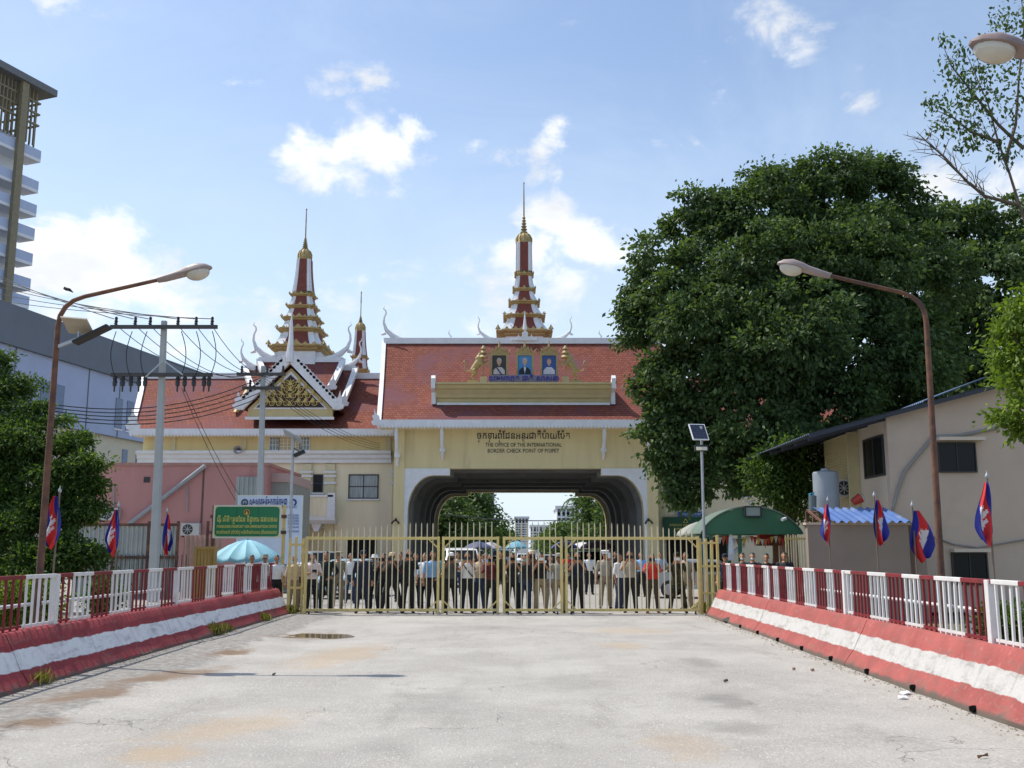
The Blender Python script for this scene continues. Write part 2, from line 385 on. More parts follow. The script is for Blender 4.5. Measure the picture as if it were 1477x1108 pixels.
def road_z(x, y):
    z = .02 * mnoise.noise((x * .35, y * .25, 0)) + .010 * mnoise.noise((x * 1.4, y * 1.1, 3))
    e = max(0., min(1., (-4.75 + .15 * mnoise.noise((0, y * .5, 7)) - x) / .25)); z += .022 * e                  # later strip along the kerb
    d = ((x - pud.x + .25 * mnoise.noise((y * .9, 3, 2))) / 1.35) ** 2 + ((y - pud.y) / 1.3) ** 2; z -= .06 * math.exp(-d)                            # the pot hole
    q = gnd(380, 926); d2 = ((x - q.x) / .8) ** 2 + ((y - q.y) / 1.6) ** 2; z += (.07 + .05 * mnoise.noise((x * 3, y * 3, 1))) * math.exp(-d2)
    q = gnd(330, 943); d3 = ((x - q.x) / .55) ** 2 + ((y - q.y) / .7) ** 2; z += (-.02 + .06 * mnoise.noise((x * 6, y * 5, 4))) * math.exp(-d3)
    return z
ys = [-6 + 36 * (j / ny) for j in range(ny + 1)]
road.v = [(X_L + (X_R - X_L) * i / nx, y, road_z(X_L + (X_R - X_L) * i / nx, y)) for y in ys for i in range(nx + 1)]
road.f = [(j * (nx + 1) + i, j * (nx + 1) + i + 1, (j + 1) * (nx + 1) + i + 1, (j + 1) * (nx + 1) + i) for j in range(ny) for i in range(nx)]
road.m = [0] * len(road.f)
struct(road.build('road', road_mat(), smooth=True, recalc=False))
pm = mat('muddy_water', srgb(112, 96, 72), .10, .15, 2., .15, 6); pm.node_tree.nodes['Principled BSDF'].inputs['Specular IOR Level'].default_value = .6
pl = MB(); pl.add([(pud.x + math.cos(a) * 1.5 * (1 + .25 * math.sin(3 * a) + .12 * math.sin(5 * a + 1)), pud.y + math.sin(a) * 1.3 * (1 + .2 * math.sin(4 * a)), -.028) for a in [2 * math.pi * k / 60 for k in range(60)]], [tuple(range(60))])
tag(pl.build('puddle', pm, recalc=False), kind='structure')

# painted concrete parapets: red, white, red bands with hand-painted edges
def parapet_mat(nm, red, wht, grime):
    m = bpy.data.materials.new(nm); m.use_nodes = True; t = m.node_tree; b = t.nodes['Principled BSDF']
    tc = N(t, 'ShaderNodeTexCoord'); V = tc.outputs['Object']; sp = N(t, 'ShaderNodeSeparateXYZ'); t.links.new(V, sp.inputs[0])
    def noise(sc, det=6, rough=.65, stretch=None):
        n = N(t, 'ShaderNodeTexNoise'); n.inputs['Scale'].default_value = sc; n.inputs['Detail'].default_value = det; n.inputs['Roughness'].default_value = rough
        if stretch:
            mp = N(t, 'ShaderNodeMapping'); mp.inputs['Scale'].default_value = stretch; t.links.new(V, mp.inputs[0]); t.links.new(mp.outputs[0], n.inputs['Vector'])
        else: t.links.new(V, n.inputs['Vector'])
        return n.outputs['Fac']
    def rg(x, a, c, lo=0., hi=1.):
        m_ = N(t, 'ShaderNodeMapRange'); m_.interpolation_type = 'SMOOTHSTEP'; t.links.new(x, m_.inputs[0])
        for i, v in enumerate((a, c, lo, hi)): m_.inputs[i + 1].default_value = v
        return m_.outputs[0]
    def ma(op, a, c):
        m_ = N(t, 'ShaderNodeMath', operation=op)
        for i, x in enumerate((a, c)):
            if isinstance(x, (int, float)): m_.inputs[i].default_value = x
            else: t.links.new(x, m_.inputs[i])
        return m_.outputs[0]
    def mix(f, a, c):
        m_ = N(t, 'ShaderNodeMix', data_type='RGBA'); t.links.new(f, m_.inputs[0])
        for i, x in ((6, a), (7, c)):
            if isinstance(x, tuple): m_.inputs[i].default_value = x + (1,)
            else: t.links.new(x, m_.inputs[i])
        return m_.outputs[2]
    zz = ma('ADD', sp.outputs[2], ma('MULTIPLY', ma('SUBTRACT', noise(2.4, 5), .5), .09))
    r_ = mix(rg(noise(1.6, 8), .35, .7), tuple(c * .8 for c in red), tuple(min(1, c * 1.15) for c in red))
    r_ = mix(rg(noise(9., 6), .55, .75, 0, .6), r_, tuple(min(1, c * 1.5 + .08) for c in red))
    w_ = mix(rg(noise(5., 8, .7), .45, .72, 0, .8), wht, tuple(c * .68 for c in wht))
    col = mix(rg(zz, .235, .25), r_, w_); col = mix(rg(zz, .475, .49), col, r_)
    col = mix(rg(noise(3.2, 9, .75, (1, .5, 2)), .50, .70, 0, grime), col, srgb(112, 98, 84))         # chipped and dirty
    col = mix(ma('MULTIPLY', rg(noise(14., 9, .8), .58, .66, 0, .8), rg(sp.outputs[2], .34, .12)), col, srgb(142, 132, 120))       # flaked to bare concrete
    col = mix(rg(noise(1.1, 7, .7, (1, 6, .6)), .56, .75, 0, .4), col, srgb(104, 96, 90))                        # rain streaks
    dirt = rg(ma('ADD', sp.outputs[2], ma('MULTIPLY', ma('SUBTRACT', noise(3., 6), .5), .22)), .10, .03)
    col = mix(dirt, col, srgb(96, 86, 76))
    t.links.new(col, b.inputs['Base Color']); b.inputs['Roughness'].default_value = .8
    bp = N(t, 'ShaderNodeBump'); bp.inputs['Strength'].default_value = .6; bp.inputs['Distance'].default_value = .012
    t.links.new(noise(26., 6), bp.inputs['Height']); t.links.new(bp.outputs[0], b.inputs['Normal'])
    return m
red_c = srgb(176, 62, 58)
pm_l = parapet_mat('parapet_paint_shade_lifted', srgb(150, 52, 56), (.80, .79, .77), .5)  # white brightened in the colour to lift this shaded side
pm_r = parapet_mat('parapet_paint_sun_dimmed', srgb(158, 80, 74), (.50, .49, .465), .6)  # same paint, its white darkened in the colour against full sun
PROF = [(0, -.1), (.015, .05), (.035, .075), (.17, .25), (.26, .44), (.31, .53), (.385, .68), (.42, .705), (.68, .705), (.7, -.3)]
def xl(y): return -6.08 - .004 * y
def xr(y): return 4.86 + .016 * y
def parapet(name, fx, sgn, m, label, ends):
    root = thing(name, label, 'parapet', (fx(15), 15, 0), 'painted parapets along the bridge')
    for a, b in zip(ends[:-1], ends[1:]):
        a += .012; b -= .012; n = max(4, int((b - a) / .25)); rings = []
        for i in range(n + 1):
            y = a + (b - a) * i / n
            rings.append([(fx(y) + sgn * (px_ + .012 * mnoise.noise((y * 1.3, k * 2., 5 * sgn))), y, pz + (.014 * mnoise.noise((y * 1.1, k * 3., 9 * sgn)) if 0 < k < 9 else 0)) for k, (px_, pz) in enumerate(PROF)])
        MB().loft(rings, True).build('segment', m, root, smooth=True)
    for k in range(13 if sgn > 0 else 0):
        y = ends[0] + 1.2 + k * 1.75
        if y > ends[-1] - 1: break
        MB().prism([(y - .05, .012), (y + .05, .012), (y + .06, .06), (y - .02, .085), (y - .07, .05)], fx(y) + sgn * (-.012), fx(y) + sgn * .03, 'x').build('drain_hole', mat('drain_hole_dark', (.008, .008, .008), .95, .1, spec=0.), root)  # raised block; its black colour stands in for the dark inside a hole
    return root
parapet('parapet', xl, -1, pm_l, 'red and white striped concrete parapet on the shaded side below the electricity poles', [1.5, 7.4, 13.3, 19.2, 25.1, 29.0])
parapet('parapet', xr, 1, pm_r, 'red and white striped sunlit concrete parapet on the side of the beige house', [1.5, 4.6, 10.05, 16.0, 22.4, 26.6, 28.4])

# picket railings
pr = mat('railing_red', srgb(122, 32, 38), .6, .25, 5., .1, 40, col2=srgb(104, 62, 54), thr=(.55, .75)); pw = mat('railing_white', (.68, .67, .65), .5, .08, 5., col2=srgb(150, 138, 120), thr=(.62, .78))
def railing(fx, sgn, label, y0, y1, off, red_first, gap, postat):
    root = thing('picket_railing', label, 'railing', (fx(15) + sgn * off, 15, .66), 'picket railings on the parapets')
    pk = MB().box(-.014, .014, -.014, .014, 0, .70)
    me_r = pk.mesh('picket_red'); me_r.materials.append(pr); me_w = pk.mesh('picket_white'); me_w.materials.append(pw)
    n = int((y1 - y0) / gap); rg_ = random.Random(3 + sgn); left = 0; isred = not red_first
    for i in range(n + 1):
        y = y0 + i * gap; first = left == 0
        if first: left = grp = rg_.choice((3, 4, 4, 5)); isred = not isred
        left -= 1
        o_ = inst('picket', me_r if isred else me_w, root, (fx(y) + sgn * off, y, .70)); o_.rotation_euler = (rg_.gauss(0, .012), rg_.gauss(0, .008), rg_.gauss(0, .08))
        if first:
            ya = y - gap / 2; yb = min(y1 + .1, ya + grp * gap)
            m = pr if isred else pw
            MB().bar((fx(ya) + sgn * off, ya, 1.40), (fx(yb) + sgn * off, yb, 1.40), .055, .055).build('top_rail', m, root, bevel=.008)
            MB().bar((fx(ya) + sgn * off, ya, .745), (fx(yb) + sgn * off, yb, .745), .025, .035).build('bottom_rail', m, root)
    for y in postat:
        MB().box(fx(y) + sgn * off - .05, fx(y) + sgn * off + .05, y - .05, y + .05, .70, 1.42).build('post', pw, root, bevel=.006)
railing(xl, -1, 'red and white picket railing beside the dark tree and three flags', 3.0, 28.6, .50, True, .19, (14.9, 20.3, 25.6))
railing(xr, 1, 'red and white picket railing in front of the beige house and four flags', 3.0, 28.2, .50, False, .165, (11.9, 17.3, 22.7))
# pipe rails on the outer edge of the deck
for fx, sgn, lab in ((xl, -1, 'white double pipe rail behind the picket railing near the bushes'), (xr, 1, 'white double pipe rail behind the picket railing below the beige house')):
    root = thing('pipe_rail', lab, 'rail', (fx(12) + sgn * 2.0, 12, 0))
    for z in (.42, .86): MB().tube([(fx(y) + sgn * 2.0, y, z) for y in (2, 24)], .032, 8).build('rail', pw, root, smooth=True)
    for y in (4, 7, 10, 13, 16, 19, 22): MB().tube([(fx(y) + sgn * 2.0, y, -.1), (fx(y) + sgn * 2.0, y, .9)], .03, 8).build('post', pw, root)

# ================================================================== border gate
gy = mat('gate_yellow', srgb(212, 190, 120), .55, .12, 5., col2=srgb(190, 176, 128), thr=(.5, .7)); gp = mat('gate_bar_cream', srgb(214, 202, 164), .55, .1, 5., col2=srgb(176, 160, 118), thr=(.55, .75))
GY = 28.75
def gate_x(px): return at(px, 830, GY).x
def leaf(name, p0, p1, label, y=GY, braces=(1, 1)):
    x0, x1 = gate_x(p0), gate_x(p1); root = thing(name, label, 'gate', ((x0 + x1) / 2, y, 0), 'leaves of the border gate')
    zt = at(700, 776, y).z; zb = .12
    MB().box(x0, x1, y - .03, y + .03, zt - .05, zt + .03).build('top_rail', gy, root, bevel=.006)
    MB().box(x0, x1, y - .03, y + .03, zb - .03, zb + .04).build('bottom_rail', gy, root, bevel=.006)
    for x in (x0, x1): MB().box(x - .035, x + .035, y - .045, y + .045, .03, zt + .034).build('stile', gy, root, bevel=.006)
    n = int(round((x1 - x0) / .165))
    for i in range(1, n):
        x = x0 + (x1 - x0) * i / n; c = max(0, 1 - abs(x) / 6.2); top = zt + .10 + .36 * math.sin(min(1, c * 1.25) * math.pi / 2) + random.uniform(-.015, .015)
        MB().loft([[(x - .014, y - .014, zb), (x + .014, y - .014, zb), (x + .014, y + .014, zb), (x - .014, y + .014, zb)], [(x - .014, y - .014, top - .06), (x + .014, y - .014, top - .06), (x + .014, y + .014, top - .06), (x - .014, y + .014, top - .06)],
                   [(x - .003, y - .003, top), (x + .003, y - .003, top), (x + .003, y + .003, top), (x - .003, y + .003, top)]]).build('bar', gp, root)
    for k, x, s in ((0, x0, 1), (1, x1, -1)):
        if not braces[k]: continue
        MB().bar((x + s * .02, y, zt - .28), (x + s * .28, y, zt - .03), .05, .035).build('brace', gy, root)
        MB().bar((x + s * .02, y, zb + .26), (x + s * .26, y, zb + .02), .05, .035).build('brace', gy, root)
    for x in (x0 + .12, x1 - .12):
        MB().lathe([(.045, -.02), (.05, -.012), (.05, .012), (.045, .02)], 12).mesh('w')
        w = MB(); w.loft([[(x + dx, y + .05 * math.cos(a), .05 + .05 * math.sin(a)) for a in [2 * math.pi * k / 12 for k in range(12)]] for dx in (-.018, .018)]); w.build('caster', darkmetal, root)
    return root
leaf('gate_leaf', 441, 632, 'yellow barred gate leaf from the green sign to the first bracketed post', GY, (0, 1))
leaf('gate_leaf', 639, 718, 'narrow yellow barred gate leaf beside the white shirt with black strap')
leaf('gate_leaf', 727, 810, 'narrow yellow barred gate leaf in front of the man in khaki trousers')
leaf('gate_leaf', 817, 1008, 'wide yellow barred gate leaf in front of the red shirt')
# side frames
def side_frame(label, pxs, y, rails, ztop):
    xs = [gate_x(p) for p in pxs]; root = thing('gate_side_frame', label, 'gate frame', ((xs[0] + xs[-1]) / 2, y, 0))
    for k, x in enumerate(xs): MB().box(x - .035, x + .035, y - .035 + .06 * k, y + .035 + .06 * k, 0, ztop[k]).build('post', gy, root, bevel=.005)
    for z in rails: MB().box(xs[0] - .02, xs[-1] + .02, y + .04, y + .075, z, z + .06).build('crossbar', gy, root)
side_frame('yellow steel frame holding the gate beside the green sign', [416, 424, 434], GY + .1, (.7, 1.9), (2.1, 2.15, 2.1))
side_frame('yellow steel frame holding the gate beside the sunlit parapet', [1012, 1021, 1030, 1039], GY + .1, (.55, 1.3, 1.95), (2.1, 2.1, 2.05, 2.2))
# ================================================================== checkpoint building
def tile_mat():
    m = bpy.data.materials.new('roof_tile'); m.use_nodes = True; t = m.node_tree; b = t.nodes['Principled BSDF']
    tc = N(t, 'ShaderNodeTexCoord'); sp = N(t, 'ShaderNodeSeparateXYZ'); t.links.new(tc.outputs['Object'], sp.inputs[0])
    cb = N(t, 'ShaderNodeCombineXYZ'); t.links.new(sp.outputs[0], cb.inputs[0]); t.links.new(sp.outputs[2], cb.inputs[1])
    br = N(t, 'ShaderNodeTexBrick'); t.links.new(cb.outputs[0], br.inputs['Vector']); br.inputs['Scale'].default_value = 1
    br.inputs['Brick Width'].default_value = .24; br.inputs['Row Height'].default_value = .15; br.inputs['Mortar Size'].default_value = .012
    br.inputs['Color1'].default_value = srgb(140, 86, 70) + (1,); br.inputs['Color2'].default_value = srgb(122, 70, 58) + (1,); br.inputs['Mortar'].default_value = srgb(92, 46, 38) + (1,)
    n = N(t, 'ShaderNodeTexNoise'); n.inputs['Scale'].default_value = .35; n.inputs['Detail'].default_value = 8; n.inputs['Roughness'].default_value = .65; t.links.new(tc.outputs['Object'], n.inputs['Vector'])
    r = N(t, 'ShaderNodeMapRange'); r.interpolation_type = 'SMOOTHSTEP'; r.inputs[1].default_value = .44; r.inputs[2].default_value = .66; r.inputs[4].default_value = .85; t.links.new(n.outputs['Fac'], r.inputs[0])
    mx = N(t, 'ShaderNodeMix', data_type='RGBA'); t.links.new(r.outputs[0], mx.inputs[0]); t.links.new(br.outputs['Color'], mx.inputs[6]); mx.inputs[7].default_value = srgb(114, 76, 82) + (1,)
    t.links.new(mx.outputs[2], b.inputs['Base Color']); b.inputs['Roughness'].default_value = .8; b.inputs['Specular IOR Level'].default_value = .15
    bp = N(t, 'ShaderNodeBump'); bp.inputs['Strength'].default_value = .6; bp.inputs['Distance'].default_value = .03; bp.invert = True
    t.links.new(br.outputs['Fac'], bp.inputs['Height']); t.links.new(bp.outputs[0], b.inputs['Normal'])
    return m
tile = tile_mat()
red_panel = mat('red_panel', srgb(120, 60, 48), .7, .2, 5., .2, 30)
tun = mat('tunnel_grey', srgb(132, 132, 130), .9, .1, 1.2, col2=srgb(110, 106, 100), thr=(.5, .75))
letters = mat('black_lettering', (.02, .02, .02), .5, .1)

def horn(pts, r0, r1, n=8):
    k = len(pts); return MB().tube(pts, [r0 + (r1 - r0) * i / (k - 1) for i in range(k)], n)
def chofa(x, y, z, s, sg):
    """ridge-end horn: sweeps out from the ridge, rises, and curls at the tip; sg = side it points to"""
    p = [(-.95, 0), (-.45, .10), (-.05, .30), (.28, .62), (.42, 1.0), (.40, 1.3), (.30, 1.52), (.32, 1.68), (.44, 1.78), (.40, 1.95)]
    w = [.20, .24, .26, .17, .11, .085, .07, .06, .05, .012]
    mb = MB(); mb.tube([(x + sg * a * s, y, z + b * s) for a, b in p], [q * s * .6 for q in w], 8)
    mb.tube([(x + sg * .3 * s, y, z + .45 * s), (x + sg * .5 * s, y, z + .36 * s), (x + sg * .58 * s, y, z + .42 * s)], [.12 * s, .07 * s, .01], 6)
    return mb
def flame(mb, x, y, z, s, lean=0., m=0, th=.12):
    pts = [(-.5, 0), (-.62, .35), (-.3, .55), (-.36, .95), (-.08, 1.15), (0, 1.75), (.12, 1.2), (.38, .95), (.32, .55), (.6, .38), (.5, 0)]
    mb.prism([(x + (a + lean * b) * s, z + b * s) for a, b in pts], y - th / 2, y + th / 2, 'y', m)

def opening(hw, zt, zs=4.0, rx=1.45, ry=2.05, step=.95):
    zf = zs + ry; L = [(-hw, 0), (-hw, zs)]
    for k in range(1, 13):
        a = math.pi / 2 * k / 12; L.append((-hw + rx * (1 - math.cos(a)), zs + ry * math.sin(a)))
    L += [(-hw + rx + step, zf), (-hw + rx + step, zt)]
    return L + [(-x, z) for x, z in reversed(L)]
X0 = at(758, 640, 58).x
hall = thing('gatehouse', 'cream gatehouse with orange tiled roof, central spire and wide arched passage', 'building', (X0, 58, 0))
def sh(poly): return [(X0 + x, z) for x, z in poly]
HW, ZT = 6.76, at(757, 676, 58).z
HALF, EZ = 7.45, at(700, 612, 57).z
op = opening(HW, ZT)
MB().prism(sh([(-HALF, 0), (-HALF, EZ + .3), (HALF, EZ + .3), (HALF, 0)] + list(reversed(op))), 58, 58.7).build('front_wall', cream, hall)
def spandrel(s):
    L = [p for p in op if p[0] < -2][:]; half = [p for p in L]
    zf = 4.0 + 2.05; xs = -HW + 1.45 + .95
    poly = [(-HW - .33, .0), (-HW - .33, ZT + .005), (xs, ZT + .005)] + [(xs, zf)] + [p for p in reversed(half[1:14])] + [(-HW, .0)]
    return [(X0 + s * x, z) for x, z in poly]
for s in (1, -1): MB().prism(spandrel(s), 57.93, 58.0).build('arch_surround', white, hall)
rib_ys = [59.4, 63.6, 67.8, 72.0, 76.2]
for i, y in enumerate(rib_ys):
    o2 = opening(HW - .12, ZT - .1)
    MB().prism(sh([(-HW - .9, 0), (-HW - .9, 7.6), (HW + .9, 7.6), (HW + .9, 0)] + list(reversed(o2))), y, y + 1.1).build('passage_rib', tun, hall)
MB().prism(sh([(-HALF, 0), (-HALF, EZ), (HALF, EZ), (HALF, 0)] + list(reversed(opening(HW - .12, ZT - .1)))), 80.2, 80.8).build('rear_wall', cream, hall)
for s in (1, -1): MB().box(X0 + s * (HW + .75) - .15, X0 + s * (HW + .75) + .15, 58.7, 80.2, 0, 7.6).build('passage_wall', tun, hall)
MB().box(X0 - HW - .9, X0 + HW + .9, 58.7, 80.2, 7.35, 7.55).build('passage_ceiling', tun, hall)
# pilasters flanking the arch
for s in (1, -1):
    MB().box(X0 + s * 7.28 - .3, X0 + s * 7.28 + .3, 57.88, 57.997, 0, EZ + .2).build('pilaster', cream, hall)
    MB().box(X0 + s * 7.28 - .4, X0 + s * 7.28 + .4, 57.80, 57.998, 0, .9).build('plinth', mat('dark_stone', srgb(110, 92, 80), .8, .15), hall)
# roof
RX0, RX1 = X0 - 8.35, X0 + 8.35; EY = 56.75; RY = 64.
RZ = at(740, 494, RY).z; EZr = EZ + .1
def roof_pts(x0, x1, y0, z0, y1, z1, sag=.35, n=6, x0t=None, x1t=None):
    x0t = x0 if x0t is None else x0t; x1t = x1 if x1t is None else x1t; rows = []
    for i in range(n + 1):
        t = i / n; y = y0 + (y1 - y0) * t; z = z0 + (z1 - z0) * t - sag * math.sin(math.pi * t)
        rows.append((x0 + (x0t - x0) * t, x1 + (x1t - x1) * t, y, z))
    return rows
def roof(rows, th=.14):
    mb = MB(); mb.loft([[(a, y, z), (b, y, z), (b, y + .02, z - th), (a, y + .02, z - th)] for a, b, y, z in rows]); return mb
RT = X0 - at(554, 497, RY).x; rows = roof_pts(RX0, RX1, EY, EZr, RY, RZ, .35, 6, X0 - RT, X0 + RT); roof(rows).build('roof', tile, hall)
rows_b = roof_pts(RX0, RX1, RY + 7.2, EZr, RY + .02, RZ, .35, 6, X0 - RT, X0 + RT); roof(rows_b).build('roof', tile, hall)
MB().prism([(EY + .4, EZ), (RY, RZ - .3), (RY + 6.8, EZ)], RX0 + .5, RX0 + .75, 'x').build('gable_wall', cream, hall)
MB().prism([(EY + .4, EZ), (RY, RZ - .3), (RY + 6.8, EZ)], RX1 - .75, RX1 - .5, 'x').build('gable_wall', cream, hall)
def roof_z(y):
    t = (y - EY) / (RY - EY); return EZr + (RZ - EZr) * t - .35 * math.sin(math.pi * t)
for k_, s, x in ((0, -1, RX0), (1, 1, RX1)):
    mb = MB(); mb.loft([[(r[k_] - .13, r[2] - .06, r[3] - .25), (r[k_] + .13, r[2] - .06, r[3] - .25), (r[k_] + .13, r[2] - .06, r[3] + .10), (r[k_] - .13, r[2] - .06, r[3] + .10)] for r in rows]); mb.build('verge_board', white, hall)
    mb = MB(); mb.loft([[(r[k_] - .13, r[2] + .06, r[3] - .25), (r[k_] + .13, r[2] + .06, r[3] - .25), (r[k_] + .13, r[2] + .06, r[3] + .10), (r[k_] - .13, r[2] + .06, r[3] + .10)] for r in rows_b]); mb.build('verge_board', white, hall)
    chofa(X0 + s * (RT - .45), RY, RZ + .1, 1.2, s).build('roof_horn', white, hall, smooth=True)
    mb = MB(); flame(mb, x + s * .05, EY - .1, EZr - .2, .55, s * .25); mb.build('eave_horn', white, hall)
MB().box(X0 - RT, X0 + RT, RY - .22, RY + .22, RZ - .12, RZ + .26).build('ridge_cap', white, hall)
scallop_board(RX0 - .1, RX1 + .1, EZr + .12, EZr - .28, EY - .1, .08, .2, .16).build('eave_trim', white, hall)
MB().box(RX0, RX1, EY + .03, 58, EZr - .3, EZr - .24).build('soffit', beige, hall)
MB().prism([(EY, EZr - .24), (58.0, EZr + .75), (58.0, EZr - .24)], RX0 + .2, RX0 + .3, 'x').build('soffit_end', white, hall)
for px, sc in ((573, 1.25), (638, 1.), (871, 1.), (935, 1.25)):     # corbel brackets under the eave
    x = at(px, 640, 57.5).x; zt = EZr - .3; zb = zt - 1.75 * sc
    mb = MB(); mb.tube([(x, 56.95, zt), (x, 57.0, zt - .35 * sc), (x, 57.3, zt - .85 * sc), (x, 57.75, zt - 1.25 * sc), (x, 57.88, zb)], [.10, .12, .10, .12, .05], 8)
    mb.box(x - .16, x + .16, 57.6, 57.99, zt - 1.3 * sc, zt - 1.12 * sc); mb.build('eave_bracket', white, hall, smooth=True)
for px, z in ((648, .9), (865, .9)):
    x = at(px, 490, RY).x; MB().tube([(x, RY, RZ + .2), (x + .12, RY, RZ + .4), (x - .05, RY, RZ + .6), (x + .02, RY, RZ + .85)], [.07, .06, .045, .01], 6).build('ridge_finial', white, hall, smooth=True)
for px, s in ((697, -1), (817, 1)):
    x = at(px, 490, RY).x; chofa(x, RY, RZ + .22, .8, s).build('ridge_horn', white, hall, smooth=True)
mb = MB(); x = at(757, 490, RY).x
for dx, s in ((0, 1.0), (-.42, .5), (.42, .5), (-.75, .35), (.75, .35)): flame(mb, x + dx, RY - .3 + abs(dx) * .05, RZ + .05, s * .55)
mb.tube([(x, RY - .3, RZ + .8), (x, RY - .3, RZ + 2.0)], [.14, .012], 8); mb.build('flame_finial', white, hall)
# lettering over the arch
def khmer(name, s, height, m, parent, loc, width=None, bold=.006):
    return text_mesh(name, s, height, m, parent, loc, .012, bold, width=width)
def wpx(p0, p1, y, Y): return at(p1, y, Y).x - at(p0, y, Y).x
tx = at(755, 630, 57.9)
khmer('khmer_lettering', 'ច្រកទ្វារព្រំែដនអន្តរជាតិប៉ាយែប៉ត', .40, letters, hall, (tx.x, 57.985, at(755, 633, 58).z), wpx(688, 822, 630, 58), .012)
text_mesh('lettering', 'THE OFFICE OF THE INTERNATIONAL', .235, letters, hall, (tx.x, 57.985, at(755, 644.5, 58).z), .012, .0, width=wpx(701, 811, 642, 58))
text_mesh('lettering', 'BORDER CHECK POINT OF POIPET', .235, letters, hall, (tx.x, 57.985, at(755, 653, 58).z), .012, .0, width=wpx(705, 808, 650, 58))
# moulded platform on the roof slope
PX0, PX1 = at(622, 565, 58).x, at(888, 565, 58).x; PZ0 = at(757, 577, 58).z; PZ1 = at(757, 552, 58).z
prof = [(59.9, PZ0 - .1), (58.55, PZ0 - .1), (58.5, PZ0 + .06), (58.5, PZ0 + .12), (58.36, PZ0 + .2), (58.3, PZ0 + .36), (58.12, PZ0 + .62), (58.0, PZ0 + .7), (57.95, PZ1 - .15), (57.8, PZ1 - .1), (57.8, PZ1), (62.0, PZ1)]
gcream = mat('yellow_moulding', srgb(196, 182, 134), .75, .08, 1.5)
MB().prism(prof, PX0 + .25, PX1 - .25, 'x').build('portrait_platform', gcream, hall)
for x, s in ((PX0, 1), (PX1, -1)):
    MB().prism([(59.5, PZ0 - .2), (58.3, PZ0 - .2), (58.3, PZ0 + .5), (57.75, PZ0 + .65), (57.72, PZ1 + .22), (57.95, PZ1 + .42), (58.3, PZ1 + .12), (60.5, PZ1 + .1)], x, x + s * .24, 'x').build('platform_end', white, hall)
MB().box(PX0 + .3, PX1 - .3, 58.35, 58.55, PZ0 - .24, PZ0 - .103).build('platform_sill', white, hall)

